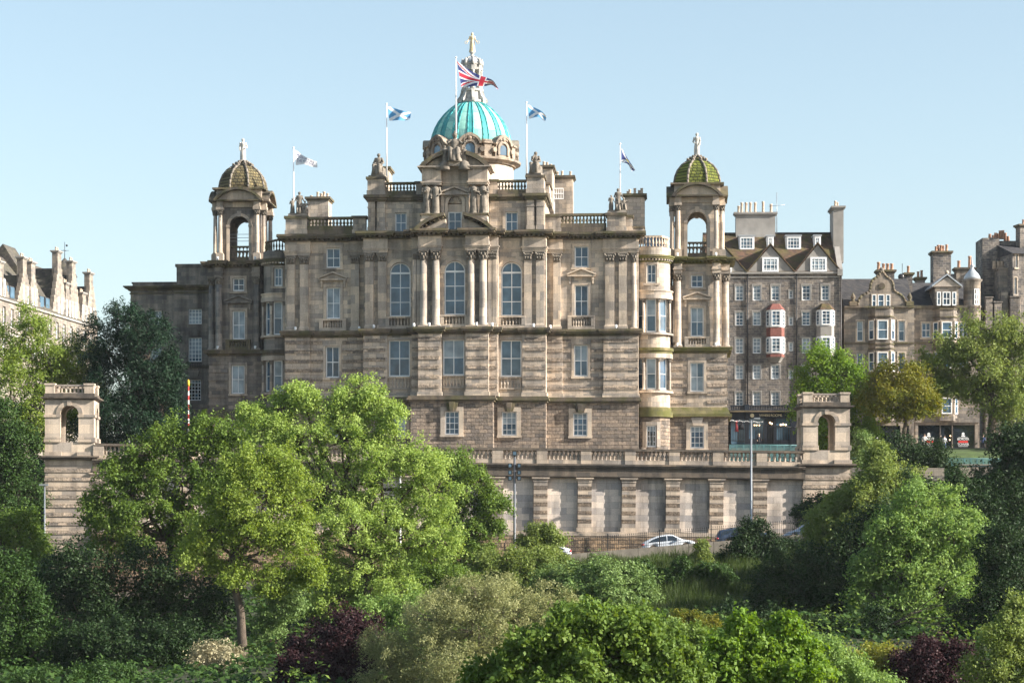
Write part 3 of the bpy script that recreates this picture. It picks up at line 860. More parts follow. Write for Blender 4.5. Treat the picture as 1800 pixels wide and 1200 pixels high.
# middle frontispiece above the cornice
YF = DM + 0.35
fx0, fx1 = U(743), U(857)
zF1, zF2, zF3 = Z(320), Z(297.5), Z(293.5)
cxf = (fx0+fx1)/2
fw = (U(787), U(811), zt+0.02, Z(344.5), True)
mb = MB()
sheet(mb, fx0, fx1, zt, zF1, YF, [fw], rev=0.3)
for x in (fx0, fx1): mb.poly([(x,YF,zt), (x,4,zt), (x,4,zF3), (x,YF,zF3)])
mb.poly([(fx0,4,zt), (fx1,4,zt), (fx1,4,zF3), (fx0,4,zF3)])
mb.poly([(fx0,YF,zF3), (fx1,YF,zF3), (fx1,4,zF3), (fx0,4,zF3)])
mb.build('frontispiece_wall', M['ashlar'], bank)
window(bank, fw[0], fw[1], fw[2], Z(371), YF, cols=2, rows=2, sur=0.0, rev=0.3, bar=0.06)
mb = MB()
r = (fw[1]-fw[0])/2
mb.box(fw[0], fw[1], YF+0.12, YF+0.3, Z(371)+0.002, Z(358))
mb.arc(cxf, fw[3]-r, 0.05, r, 0, math.pi, YF+0.2, YF+0.3, 12)
for k in range(7):
    t = math.pi*(k+0.5)/7
    mb.tube((cxf, YF+0.2, fw[3]-r), (cxf+r*0.95*math.cos(t), YF+0.1, fw[3]-r+r*0.95*math.sin(t)), 0.03, 0.09, 5)
mb.arc(cxf, fw[3]-r, r+0.02, r+0.3, 0, math.pi, YF-0.12, YF+0.02, 14)
for x in (fw[0]-0.32, fw[1]+0.02): mb.box(x, x+0.3, YF-0.12, YF+0.02, zt, fw[3]-r-0.002)
mb.build('shell_niche', M['trim'], bank)
pediment(bank, U(773), U(824), Z(342.5), Z(327), YF, proj=0.4, brk=False)
mb = MB()
for x in (U(775), U(819)): mb.box(x, x+0.27, YF-0.2, YF+0.02, zt, Z(342.5)-0.002)
mb.build('niche_jambs', M['trim'], bank)
# entablature and segmental pediment with a broken lower pediment
fr = merge_runs([(fx0, fx1, YF)], [(U(743), U(775), YF-0.75), (U(824), U(857), YF-0.75)])
mb = MB()
moulding(mb, fr, [(zF1-0.3, zF1-0.12, 0.06), (zF1-0.12, zF1+0.02, 0.14), (zF1+0.02, zF2, 0.03), (zF2, zF2+0.1, 0.2), (zF2+0.1, zF3, 0.42)], 0.6)
mb.build('frontispiece_entablature', M['trim'], bank)
mb = MB()
hw = (U(857.5)-U(734.5))/2 + 0.05; rise = Z(264) - zF3
Rr = (hw*hw + rise*rise)/(2*rise); czr = zF3 + rise - Rr; th = math.asin(hw/Rr)
mb.arc(cxf, czr, Rr-0.38, Rr, math.pi/2-th, math.pi/2-th*0.30, YF-1.1, YF+1.0, 8)
mb.arc(cxf, czr, Rr-0.38, Rr, math.pi/2+th*0.30, math.pi/2+th, YF-1.1, YF+1.0, 8)
pts = [(cxf-hw*0.86, zF3+0.002), (cxf+hw*0.86, zF3+0.002)] + [(cxf+(Rr-0.4)*math.sin(t), czr+(Rr-0.4)*math.cos(t)) for t in [th*0.8*(1-2*k/12) for k in range(13)]]
mb.mi = 1; mb.prism_xz(pts, YF-0.35, YF+0.8)
mb.box(cxf-0.55, cxf+0.55, YF-1.0, YF-0.352, zF3+0.002, Z(275))
mb.build('segmental_pediment', [M['cornice'], M['ashlar']], bank)
mb = MB()
hw = (U(867)-U(727))/2; rise = Z(375.5) - Z(405)
Rr = (hw*hw + rise*rise)/(2*rise); czr = Z(405) + rise - Rr; th = math.asin(hw/Rr)
for s_ in (-1, 1):
    mb = MB()
    a0, a1 = math.pi/2 - s_*th, math.pi/2 - s_*th*0.22
    if a0 > a1: a0, a1 = a1, a0
    mb.mi = 0
    mb.arc(cxf, czr, Rr-0.30, Rr, a0, a1, YF-2.0, YF+0.05, 10)
    for k in range(7):
        t = math.pi/2 - s_*th*(0.27 + 0.11*k)
        mb.arc(cxf, czr, Rr-0.52, Rr-0.302, t-0.012, t+0.012, YF-1.7, YF-1.2, 2)
    mb.mi = 1
    arc = [(cxf+s_*(Rr-0.55)*math.sin(q), czr+(Rr-0.55)*math.cos(q)) for q in [th*(0.22+0.62*k/8) for k in range(9)]]
    pts = [(arc[0][0], zct+0.004)] + arc + [(arc[-1][0]+s_*0.2, zct+0.004)]
    if s_ > 0: pts = pts[::-1]
    mb.prism_xz(pts, YF-1.2, YF+0.0)
    mb.build('broken_pediment', [M['cornice'], M['ashlar']], bank)
for a, b in ((742,773.5), (824.5,857)):
    block_part('caryatid_pedestal', U(a), U(b), YF-1.15, YF-0.02, Z(391), Z(377), cap=0.15, basez=0.2)

# bows between the block and the pavilions
def bow(cx, cy, Rb, mat, matb, ledge):
    def xf(p):
        a = p[0]/Rb; rr = Rb - p[1]
        return (cx + rr*math.sin(a), cy - rr*math.cos(a), p[2])
    z = lambda py: V(py, 1147, 2.0)
    H = Rb*math.pi/2*1.15
    xb = [H*k/10 for k in range(-9, 10)]
    def win(a0, a1, p0, p1): return (Rb*R(a0), Rb*R(a1), z(p1), z(p0), False)
    w1 = [win(-14, 17, 466, 499)]
    w2 = [win(-62, -27, 526, 585), win(-17, 17, 526, 585), win(27, 62, 526, 585)]
    w3 = [win(-62, -27, 630, 685), win(-17, 17, 630, 685), win(27, 62, 630, 685)]
    w4 = [win(-15, 17, 748, 786)]
    mb = MB(); mb.xf = xf
    sheet(mb, -H, H, z(612), z(458), 0.0, w1 + w2, xb=xb); sheet(mb, -H, H, z(731), z(620), 0.0, w3, xb=xb)
    mb.build('bow_wall', M[mat], bank)
    mb = MB(); mb.xf = xf
    sheet(mb, -H, H, ZG-0.6, z(733), 0.0, w4, xb=xb)
    mb.build('bow_basement', M[matb], bank)
    for w in w1: window(bank, *w[:4], 0.0, cols=2, rows=2, sur=0.2, xf=xf, bar=0.06)
    for w in w4: window(bank, *w[:4], 0.0, cols=3, rows=4, sur=0.34, xf=xf, bar=0.05, g='glass_dark')
    for w in w2 + w3: window(bank, *w[:4], 0.0, cols=1, rows=2, sur=0.0, xf=xf, bar=0.06)
    for a in (-66, -22, 22, 66):
        for p0, p1 in ((526, 586), (630, 686)):
            r = Rb + 0.12
            column(bank, cx + r*math.sin(R(a)), cy - r*math.cos(R(a)), z(p1), z(p0), 0.13, hc=0.4)
    def ring(name, prof, m):
        for z0, z1, p in prof:
            mb = MB()
            mb.lathe([(Rb-0.3,z0), (Rb+p,z0), (Rb+p,z1), (Rb-0.3,z1)], cx, cy, 30, a0=-math.pi*1.06, a1=math.pi*0.06, caps=False, smooth=False)
            mb.build(name, M[m], bank)
    ring('bow_molding', [(z(526)+0.002, z(519), 0.26), (z(519), z(513), 0.2), (z(513), z(511), 0.3), (z(589), z(586), 0.32), (z(630)+0.002, z(622), 0.26), (z(691), z(687), 0.32)], 'trim')
    ring('bow_ledge', [(z(622), z(617), 0.22), (z(617), z(612), 0.34), (z(733), z(724), 0.25), (z(724), z(716), 0.12)], ledge)
    ring('bow_cornice', [(z(462), z(459), 0.12), (z(456), z(453), 0.36), (z(453), z(450), 0.46)], ledge)
    mb = MB()
    for k in range(22):
        t = -math.pi*(1.02 - 1.04*k/21)
        c, s_ = math.cos(t), math.sin(t)
        mb.xf = lambda p, c=c, s_=s_: (cx + c*p[0] - s_*p[1], cy + s_*p[0] + c*p[1], p[2])
        mb.box(Rb-0.1, Rb+0.28, -0.07, 0.07, z(459), z(456))
    mb.build('modillions', M['trim'], bank)
    mb = MB(); mb.lathe([(Rb-0.3,z(450)), (Rb+0.05,z(450)), (Rb+0.05,z(436)), (Rb-0.3,z(436))], cx, cy, 24, a0=-math.pi*1.06, a1=math.pi*0.06, caps=False, smooth=False)
    mb.lathe([(0.05,z(450)+0.02), (Rb,z(450)+0.02)], cx, cy, 24, caps=False)
    mb.build('bow_parapet', M[mat], bank)
    balustrade('bow_balustrade', bank, -H, H, 0.2, z(436), z(415), 'cornice' if mat == 'dark' else 'trim', n=18, plinth=0.1, rail=0.16, th=0.3, r=0.12, xf=xf)
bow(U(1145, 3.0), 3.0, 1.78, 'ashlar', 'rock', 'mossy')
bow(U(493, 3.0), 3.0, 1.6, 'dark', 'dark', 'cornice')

# corner pavilions with belfries
def corner_pavilion(cx, side, mat, matb, matr, ledge, roofm, colm):
    yf = 4.0
    d = lambda py: V(py, 1226, 4.0)
    hw = 2.32                                     # half width of the wall
    ycen = yf + 2.35
    wz = [(-0.58, 0.55, 482.5, 505.5), (-0.62, 0.62, 540, 591.5)]
    wl = [(-0.66, 0.64, 637, 688.5)]
    wb = [(-0.66, 0.64, 749, 788)]
    T = lambda w: (cx+w[0], cx+w[1], d(w[3]), d(w[2]), False)
    def shell(name, z0, z1, y, h, holes, m):
        mb = MB()
        sheet(mb, cx-h, cx+h, z0, z1, y, holes)
        for x in (cx-h, cx+h): mb.poly([(x,y,z0), (x,yf+9,z0), (x,yf+9,z1), (x,y,z1)])
        mb.poly([(cx-h,yf+9,z0), (cx+h,yf+9,z0), (cx+h,yf+9,z1), (cx-h,yf+9,z1)])
        mb.poly([(cx-h,y,z1), (cx+h,y,z1), (cx+h,yf+9,z1), (cx-h,yf+9,z1)])
        return mb.build(name, M[m], bank)
    shell('pavilion_basement', ZG-0.6, d(731), yf-0.55, hw+0.62, [T(w) for w in wb], matb)
    shell('pavilion_banded_wall', d(728), d(621), yf-0.3, hw+0.5, [T(w) for w in wl], matr)
    shell('pavilion_wall', d(613), d(462), yf, hw, [T(w) for w in wz], mat)
    for k, w in enumerate(wz):
        h = T(w)
        window(bank, *h[:4], yf, cols=2, rows=2, sur=0.24, bar=0.06, sill=(k == 0), g='glass' if side > 0 or k == 0 else 'blind')
    h = T(wl[0]); window(bank, *h[:4], yf-0.3, cols=2, rows=2, sur=0.24, bar=0.06, g='blind')
    h = T(wb[0]); o = window(bank, *h[:4], yf-0.55, cols=3, rows=4, sur=0.38, bar=0.05)
    k = MB(); k.prism_xz([(cx-0.36, h[3]+0.02), (cx+0.36, h[3]+0.02), (cx+0.6, d(734)), (cx-0.6, d(734))], yf-0.77, yf-0.57); k.build('keystone', M['trim' if side > 0 else 'dark'], o)
    mb = MB()
    for k in range(6):
        z0 = d(708) + (d(634)-d(708))*k/5 - 0.1
        for a, b in ((cx-hw-0.5, cx-0.98), (cx+0.96, cx+hw+0.5)):
            if k == 0 and False: continue
            mb.box(a-0.06 if a < cx-1.5 else a, b+0.06 if b > cx+1.5 else b, yf-0.375, yf-0.27, z0, z0+0.34)
        mb.box(cx+hw+0.47, cx+hw+0.575, yf-0.268, yf+6, z0, z0+0.34)
        mb.box(cx-hw-0.575, cx-hw-0.47, yf-0.268, yf+6, z0, z0+0.34)
    mb.build('vermiculated_trim', M['verm' if side > 0 else 'sootband'], bank)
    runs = [(cx-hw-0.5, cx+hw+0.5, yf-0.3)]
    mb = MB()
    moulding(mb, [(cx-hw-0.62, cx+hw+0.62, yf-0.55)], [(d(731)-0.1, d(728), 0.35)], yf+8)
    mb.taper(cx-hw-0.62-0.2, cx+hw+0.62+0.2, yf-0.55-0.2, yf+8, d(728)+0.002, d(716), -0.3)
    mb.build('base_ledge', M[ledge], bank)
    mb = MB()
    moulding(mb, runs, [(d(621), d(617), 0.15), (d(617), d(613), 0.45), (d(613), d(611), 0.52)], yf+8)
    mb.build('pavilion_ledge', M[ledge], bank)
    mb = MB()
    z0 = d(611) + 0.002
    cols = [(cx-1.82, yf-0.42), (cx+1.82, yf-0.42), (cx+hw+0.42, yf+0.55), (cx+hw+0.42, yf+4.1), (cx-hw-0.42, yf+0.55), (cx-hw-0.42, yf+4.1)]
    for x, y in cols: column(bank, x, y, z0, d(481), 0.31, hc=0.75, m=mat)  # columns on the shaded side: darker stone, shade mixed with soot
    # entablature with ressauts over the columns
    e = merge_runs([(cx-hw-0.75, cx-hw, yf+0.12), (cx-hw, cx+hw, yf), (cx+hw, cx+hw+0.75, yf+0.12)], [(cx-2.2, cx-1.45, yf-0.75), (cx+1.45, cx+2.2, yf-0.75)])
    moulding(mb, e, [(d(481)+0.002, d(475), 0.02), (d(475), d(473), 0.1), (d(473), d(464), 0.02)], yf+4.8)
    mb.build('pavilion_entablature', M[mat if side > 0 else 'dark'], bank)
    mb = MB()
    moulding(mb, e, [(d(464)+0.002, d(462), 0.14), (d(462), d(459), 0.06), (d(459), d(456), 0.5), (d(456), d(453), 0.6)], yf+5.2)
    blocks(mb, e, 0.42, d(462), d(459)-0.002, 0.17, 0.38, 0.4)
    mb.build('pavilion_cornice', M[ledge], bank)
    cxw = cx
    pediment(bank, cxw-1.33, cxw+1.33, d(527), d(512.5), yf, m='trim' if side > 0 else 'dark', zb=d(532))
    balustrade('window_balustrade', bank, cxw-1.2, cxw+1.2, yf-0.32, z0, d(592), 'trim' if side > 0 else 'cornice', n=6, plinth=0.3, rail=0.16, th=0.3, r=0.095, ends=0.42)
    # belfry
    bel = MB()
    zb, zs, zt_, ze1, ze2, ztop = d(453)+0.002, d(387), d(371.5), d(361), d(346), d(321)
    ow = 0.92; hb = 2.02
    for q in range(4):
        c, s_ = [(1,0), (0,1), (-1,0), (0,-1)][q]
        bel.xf = lambda p, c=c, s_=s_: (cx + c*p[0] - s_*p[1], ycen + s_*p[0] + c*p[1], p[2])
        # wall with arch: thick sheet
        sheet(bel, -hb, hb, zb, ze1+0.3, -hb, [(-ow, ow, zb+0.01, zt_, True)], rev=0.55)
        sheet(bel, -hb+0.55, hb-0.55, zb, ze1+0.3, -hb+0.55, [(-ow, ow, zb+0.01, zt_, True)], rev=0.0)
    bel.xf = None
    bel.box(cx-hb+0.02, cx+hb-0.02, ycen-hb+0.02, ycen+hb-0.02, zs+1.35, ze1)
    bel.build('belfry_wall', M[mat], bank)
    tr = MB(); co = MB()
    for q in range(4):
        c, s_ = [(1,0), (0,1), (-1,0), (0,-1)][q]
        f = lambda p, c=c, s_=s_: (cx + c*p[0] - s_*p[1], ycen + s_*p[0] + c*p[1], p[2])
        tr.xf = f; co.xf = f
        tr.arc(0, zt_-ow, ow+0.02, ow+0.3, 0, math.pi, -hb-0.1, -hb+0.01, 14)
        tr.prism_xz([(-0.16, zt_-0.05), (0.16, zt_-0.05), (0.22, zt_+0.5), (-0.22, zt_+0.5)], -hb-0.2, -hb-0.102)
        for x in (-ow-0.32, ow+0.02):
            tr.box(x, x+0.3, -hb-0.1, -hb+0.01, zb+0.02, zs-0.2); tr.box(x-0.04, x+0.34, -hb-0.15, -hb+0.01, zs-0.198, zs+0.02)
        for x in (-1.8, 1.8):
            tr.box(x-0.3, x+0.3, -hb-0.62, -hb+0.01, ze1+0.31, ze2)          # entablature block over each column
            tr.box(x-0.36, x+0.36, -hb-0.68, -hb+0.01, ze1+0.002, ze1+0.308)
        tr.box(-1.49, 1.49, -hb-0.16, -hb+0.01, ze1+0.303, ze2)
        # segmental pediment
        hwp = 2.42; rise = 1.22
        Rr = (hwp*hwp+rise*rise)/(2*rise); cz = ze2 + rise - Rr + 0.12; th = math.asin(hwp/Rr)
        co.box(-hwp, hwp, -hb-0.9, -hb-0.0, ze2+0.002, ze2+0.14)
        co.arc(0, cz, Rr-0.24, Rr, math.pi/2-th*0.99, math.pi/2+th*0.99, -hb-0.92, -hb+0.4, 16)
        pts = [((Rr-0.26)*math.sin(t), cz+(Rr-0.26)*math.cos(t)) for t in [th*0.93*(1-2*k/14) for k in range(15)]]
        tr.prism_xz(pts, -hb-0.45, -hb+0.3)
        tr.box(-2.42, 2.42, -2.36, -2.34, 0, 0.001) if False else None
    tr.xf = co.xf = None
    tr.box(cx-hb+0.03, cx+hb-0.03, ycen-hb+0.03, ycen+hb-0.03, ze1+0.01, ze2+0.3)
    tr.box(cx-2.2, cx+2.2, ycen-2.2, ycen+2.2, ze2+0.3, ztop-0.18)
    tr.build('belfry_entablature', M['trim'], bank)
    co.box(cx-2.55, cx+2.55, ycen-2.55, ycen+2.55, ztop-0.178, ztop)
    co.build('belfry_pediment', M['cornice'], bank)
    bc = []
    for q in range(4):
        c, s_ = [(1,0), (0,1), (-1,0), (0,-1)][q]
        for x in (-1.8, 1.8):
            y = -hb-0.36
            column(bank, cx + c*x - s_*y, ycen + s_*x + c*y, zb, ze1, 0.22, hc=0.5, ped=0.72, m=colm)
    if True:
        for q in range(4):
            c, s_ = [(1,0), (0,1), (-1,0), (0,-1)][q]
            f = lambda p, c=c, s_=s_: (cx + c*p[0] - s_*p[1], ycen + s_*p[0] + c*p[1], p[2])
            balustrade('belfry_balustrade', bank, -ow+0.02, ow-0.02, -hb+0.25, zb+0.01, d(424), 'cornice', n=5, plinth=0.5, rail=0.16, th=0.26, r=0.1, xf=f)
    # dome of fish-scale stone with eight ribs
    Rd = 2.36; hd = d(274) - ztop
    prof = [(Rd*1.0, ztop+0.002), (Rd*1.0, ztop+0.12*hd), (Rd*0.96, ztop+0.32*hd), (Rd*0.86, ztop+0.55*hd), (Rd*0.68, ztop+0.76*hd), (Rd*0.45, ztop+0.91*hd), (Rd*0.22, ztop+hd)]
    mb = MB(); mb.lathe(prof, cx, ycen, 8, a0=math.pi/8, a1=math.pi/8+2*math.pi, smooth=False); dome = mb.build('belfry_dome', M[roofm], bank)
    for k in range(8):
        t = math.pi/8 + math.pi/4*k
        mb = MB()
        for (r0, z0_), (r1, z1_) in zip(prof, prof[1:]):
            mb.tube((cx+r0*math.cos(t), ycen+r0*math.sin(t), z0_), (cx+r1*math.cos(t), ycen+r1*math.sin(t), z1_), 0.12, 0.11, 6)
        for m_ in range(3):
            q = t
            rr = 0.95 - 0.27*m_
            mb.ball((cx+rr*math.cos(q), ycen+rr*math.sin(q), d(277)+0.16 + 0.16*m_), 0.15, 6, 4)
        mb.build('dome_rib', M['statue'], dome)
    mb = MB(); mb.lathe([(0.62,d(276)), (0.5,d(273)), (0.42,d(271)), (0.3,d(270.5)), (0.3,d(269)), (0.36,d(268.5)), (0.36,d(268))], cx, ycen, 12)
    mb.build('finial_base', M['mossy' if side > 0 else 'cornice'], dome)
    return (cx, ycen, d(268))
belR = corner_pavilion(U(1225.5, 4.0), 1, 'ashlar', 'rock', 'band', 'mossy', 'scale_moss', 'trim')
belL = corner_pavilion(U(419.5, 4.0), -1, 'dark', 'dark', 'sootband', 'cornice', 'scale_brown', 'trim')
mb = MB()
for k in range(3):
    zz = V(411 + 6*k, 430, 4.0)
    mb.tube((belL[0]-0.95, belL[1]-2.0, zz), (belL[0]+0.95, belL[1]-2.0, zz), 0.025, 0.025, 5)
mb.build('safety_rail', M['steel'], bank)
# the body behind: roofs that close the silhouette
mb = MB(); mb.box(U(462,9), U(1185,9), 13.02, 20, ZG, Z(470)); mb.build('rear_wall', M['ashlar'], bank)
mb = MB()
mb.prism_yz([(4.5, zct-1.6), (9.5, zct-1.6), (7, Z(396))], U(1133, 6), U(1168, 6))
mb.build('roof_light', M['skyblue_lead'], bank)

# main dome
DX, DY = U(828, 17.0), 17.0
dz = lambda py: V(py, 828, 17.0)
dzf = lambda py: V(py, 828, 12.4)
kpx = B.t(828, 17.0)/F                         # metres per photo pixel there
mb = MB()
Rdr = 80*kpx
mb.lathe([(Rdr*0.93, zct-1), (Rdr*0.93, dzf(283))], DX, DY, 48)
mb.build('drum', M['ashlar'], bank)
mb = MB()
mb.lathe([(Rdr*0.9,dzf(283)), (Rdr*0.98,dzf(283)), (Rdr*1.0,dzf(280)), (Rdr*1.09,dzf(278)), (Rdr*1.1,dzf(274.5)), (Rdr*0.9,dzf(274))], DX, DY, 48, caps=False, smooth=False)
mb.lathe([(Rdr*0.88,dzf(274.2)), (Rdr*0.95,dzf(274.2)), (Rdr*0.95,dzf(258)), (Rdr*0.98,dzf(257)), (Rdr*0.98,dzf(254)), (Rdr*0.80,dzf(253.5))], DX, DY, 48, caps=False, smooth=False)
mb.build('drum_cornice', M['carved'], bank)
mb = MB()
for k in range(8):
    t = math.pi/4*k + R(22.5) - R(86.5)
    c, s_ = math.cos(t), math.sin(t)
    mb.xf = lambda p, c=c, s_=s_: (DX + c*p[0] - s_*p[1], DY + s_*p[0] + c*p[1], p[2])
    mb.box(Rdr*0.86, Rdr*1.02, -0.38, 0.38, dzf(274.2), dzf(251)); mb.box(Rdr*0.84, Rdr*1.06, -0.46, 0.46, dzf(251)+0.002, dzf(248.5))
    mb.tube((Rdr*0.94, -0.5, dzf(246)), (Rdr*0.94, 0.5, dzf(246)), 0.2, 0.2, 8)
mb.xf = None
mb.build('drum_piers', M['carved'], bank)
prof = []
for k in range(11):
    q = k/10
    ang = math.pi/2*q
    prof.append((70.5*kpx*math.cos(ang)**0.80*(1 if k < 10 else 1) if k < 10 else 0.2, dz(262) + (dz(180)-dz(262))*math.sin(ang)**1.0))
prof = [(71*kpx, dz(262)), (70.5*kpx, dz(250)), (68*kpx, dz(239)), (63.5*kpx, dz(227)), (57*kpx, dz(215)), (48.5*kpx, dz(204)), (39*kpx, dz(194.5)), (29*kpx, dz(187)), (22*kpx, dz(183)), (5*kpx, dz(180))]
mb = MB(); mb.lathe(prof, DX, DY, 64); dome = mb.build('copper_dome', M['copper'], bank)
mb = MB()
for k in range(16):
    t = 2*math.pi*k/16 - R(86)
    for off in (-0.07, 0.07):
        for (r0, z0), (r1, z1) in zip(prof[:-1], prof[1:]):
            mb.tube((DX+r0*math.cos(t+off), DY+r0*math.sin(t+off), z0), (DX+r1*math.cos(t+off), DY+r1*math.sin(t+off), z1), 0.075, 0.075, 5)
    mb.mi = 0
mb.build('dome_ribs', M['copper_dark'], dome)
mb = MB()
for k in range(16):
    t = 2*math.pi*k/16 - R(86)
    rows = []
    for (r0, z0) in prof[:-1]:
        rows.append([mb.vert((DX+(r0+0.012)*math.cos(t+o), DY+(r0+0.012)*math.sin(t+o), z0+0.01)) for o in (-0.062, 0.0, 0.062)])
    for a, b in zip(rows, rows[1:]):
        for i in range(2): mb.face((a[i], a[i+1], b[i+1], b[i]), True)
mb.build('dome_rib_gutters', M['copper_dark'], dome)
for k in range(8):
    t = math.pi/4*k - R(86.5)
    c, s_ = math.cos(t), math.sin(t)
    f = lambda p, c=c, s_=s_: (DX + c*p[1] - s_*p[0], DY + s_*p[1] + c*p[0], p[2])     # x sideways, y outward
    mb = MB(); mb.xf = f
    r1 = Rdr*1.0
    zc = dzf(259)
    pts = [(-1.05, dzf(274)), (1.05, dzf(274)), (1.0, dzf(259))] + [(0.9*math.cos(a), dzf(255)+0.95*math.sin(a)) for a in [math.pi*k2/10 for k2 in range(1, 10)]] + [(-1.0, dzf(259))]
    mb.prism_xz(pts, r1*0.72, r1)
    mb.arc(0, dzf(258), 0.52, 0.78, 0, math.pi, r1+0.002, r1+0.16, 12)
    for x in (-0.78, 0.52): mb.box(x, x+0.26, r1+0.002, r1+0.16, dzf(270), dzf(258)-0.002)
    mb.arc(0, dzf(256), 0.98, 1.22, R(12), R(168), r1-0.7, r1+0.25, 12)
    mb.arc(0, dzf(242), 0.28, 0.52, R(-20), R(200), r1-0.5, r1+0.2, 12)
    mb.ball((0, r1+0.05, dzf(242)), 0.26, 8, 5)
    for x in (-1.25, 1.25): mb.tube((x, r1-0.4, dzf(262)), (x, r1+0.22, dzf(262)), 0.26, 0.26, 9)
    o = mb.build('dormer', M['carved'], dome)
    mb = MB(); mb.xf = f
    pts = [(-0.46, dzf(269)), (0.46, dzf(269))] + [(0.46*math.cos(a), dzf(260)+0.46*math.sin(a)) for a in [math.pi*k2/10 for k2 in range(0, 11)]]
    mb.prism_xz(pts, r1+0.003, r1+0.05)
    mb.build('oculus', M['glass'], o)
# lantern
lz = lambda py: V(py, 830, 17.0)
LXo = U(830, 17.0)
mb = MB()
mb.lathe([(24*kpx,lz(183)), (24*kpx,lz(179)), (19*kpx,lz(177)), (17*kpx,lz(163)), (20*kpx,lz(162)), (20*kpx,lz(158.5)), (8*kpx,lz(158))], LXo, DY, 24, smooth=False)
for k in range(8):
    t = math.pi/4*k + R(10)
    c, s_ = math.cos(t), math.sin(t)
    mb.xf = lambda p, c=c, s_=s_: (LXo + c*p[0] - s_*p[1], DY + s_*p[0] + c*p[1], p[2])
    mb.prism_xz([(17*kpx, lz(181)), (27.5*kpx, lz(181)), (27*kpx, lz(176)), (22*kpx, lz(170)), (19.5*kpx, lz(160)), (17*kpx, lz(160))], -0.16, 0.16)
    mb.lathe([(0.2,lz(158)), (0.17,lz(156)), (0.15,lz(128)), (0.22,lz(125.5))], 15.5*kpx, 0, 8)
    mb.box(13.5*kpx, 19*kpx, -0.17, 0.17, lz(125.5), lz(117)); mb.lathe([(0.16,lz(117)), (0.2,lz(112)), (0.05,lz(104))], 17.0*kpx, 0, 8)
mb.xf = None
mb.lathe([(3.5*kpx,lz(158)), (3.5*kpx,lz(126))], LXo, DY, 12, caps=False)
mb.lathe([(12*kpx,lz(126)), (18*kpx,lz(125)), (18.5*kpx,lz(121)), (15*kpx,lz(120)), (15*kpx,lz(116)), (16.5*kpx,lz(115)), (16.5*kpx,lz(113))], LXo, DY, 24, smooth=False)
mb.mi = 1
lp = [(15.5*kpx,lz(113)), (15*kpx,lz(109)), (13*kpx,lz(105)), (9*kpx,lz(102)), (5*kpx,lz(100.5)), (3.5*kpx,lz(100))]
mb.lathe(lp, LXo, DY, 24)
mb.mi = 0
for k in range(8):
    t = math.pi/4*k + R(10)
    for (r0, z0), (r1, z1) in zip(lp, lp[1:]):
        mb.tube((LXo+r0*math.cos(t), DY+r0*math.sin(t), z0), (LXo+r1*math.cos(t), DY+r1*math.sin(t), z1), 0.07, 0.07, 5)
mb.lathe([(5.5*kpx,lz(101)), (5.5*kpx,lz(99)), (3*kpx,lz(98)), (3*kpx,lz(95)), (4.5*kpx,lz(94)), (4.5*kpx,lz(92))], LXo, DY, 14)
mb.build('lantern', [M['lantern'], M['lead']], bank)

# chimneys
def chimney(parent, x0, x1, y0, y1, z0, z1, m='trim', pots=(), potm='pot_pale', cap=0.35, capm='cornice', potr=0.15, poth=0.6):
    mb = MB()
    mb.box(x0, x1, y0, y1, z0, z1-cap)
    mb.mi = 1
    mb.box(x0-0.1, x1+0.1, y0-0.1, y1+0.1, z1-cap+0.002, z1-cap*0.6); mb.box(x0-0.22, x1+0.22, y0-0.22, y1+0.22, z1-cap*0.6+0.002, z1)
    o = mb.build('chimney', [M[m], M[capm]], parent)
    for k, (fx, fy, hk) in enumerate(pots):
        p = MB()
        px, py = x0+(x1-x0)*fx, y0+(y1-y0)*fy
        p.lathe([(potr*1.1,z1-0.02), (potr*0.95,z1+0.1), (potr*0.8,z1+poth*hk*0.85), (potr*1.0,z1+poth*hk*0.88), (potr*1.0,z1+poth*hk)], px, py, 9)
        p.build('chimney_pot', M[potm], o)
    return o
c6 = [(0.12,0.3,0.5), (0.3,0.6,0.6), (0.5,0.3,1.1), (0.62,0.7,1.0), (0.78,0.4,1.0), (0.9,0.6,1.1)]
chimney(bank, U(540,6), U(577,6), 6, 8.4, zct, V(346,560,6), pots=[(0.1,0.5,0.5), (0.45,0.3,0.95), (0.55,0.7,0.95), (0.75,0.3,1.0), (0.85,0.7,0.95)], m='band')
chimney(bank, U(1098,6), U(1133,6), 6, 8.4, zct, V(340.5,1115,6), pots=[(0.15,0.5,0.7), (0.25,0.2,0.8), (0.5,0.4,1.1), (0.72,0.6,0.9), (0.85,0.4,1.1)], m='band')
chimney(bank, U(950,6), U(971,6), 6.0, 10.0, zA1, V(290.5,962,6), pots=[(0.25,0.2,0.8), (0.5,0.4,0.9), (0.75,0.6,0.8)], m='ashlar')
chimney(bank, U(974,11), U(1007,11), 11.0, 13.0, zct, V(308.5,990,11), pots=[(0.15,0.5,0.9), (0.4,0.5,1.0), (0.85,0.5,0.9)], m='ashlar')
chimney(bank, U(660,8), U(683,8), 8.0, 11.0, zA1, V(293,670,8), pots=[(0.1,0.3,0.9)], m='ashlar')
mb = MB()
xs0, xs1 = U(974,9), U(990,9)
for z in (332, 341, 350): mb.box(xs0, xs1, 9.0, 9.06, V(z,980,9), V(z,980,9)+0.08)
for k in range(5):
    q = xs0 + (xs1-xs0)*k/4
    mb.box(q-0.03, q+0.03, 9.06, 9.11, V(350,980,9), V(331,980,9))
mb.box(xs0-0.05, xs0+0.08, 9.12, 9.2, zct, V(335,980,9))
mb.build('roof_ladder_cage', M['white'], bank)
# ------------------------------------------------------------------ statues on the bank
def place_on_bank(o, x, y, z, rz=0.0):
    o.location = W(x, y, z); o.rotation_euler = (0, 0, -B.a + rz)
    return o

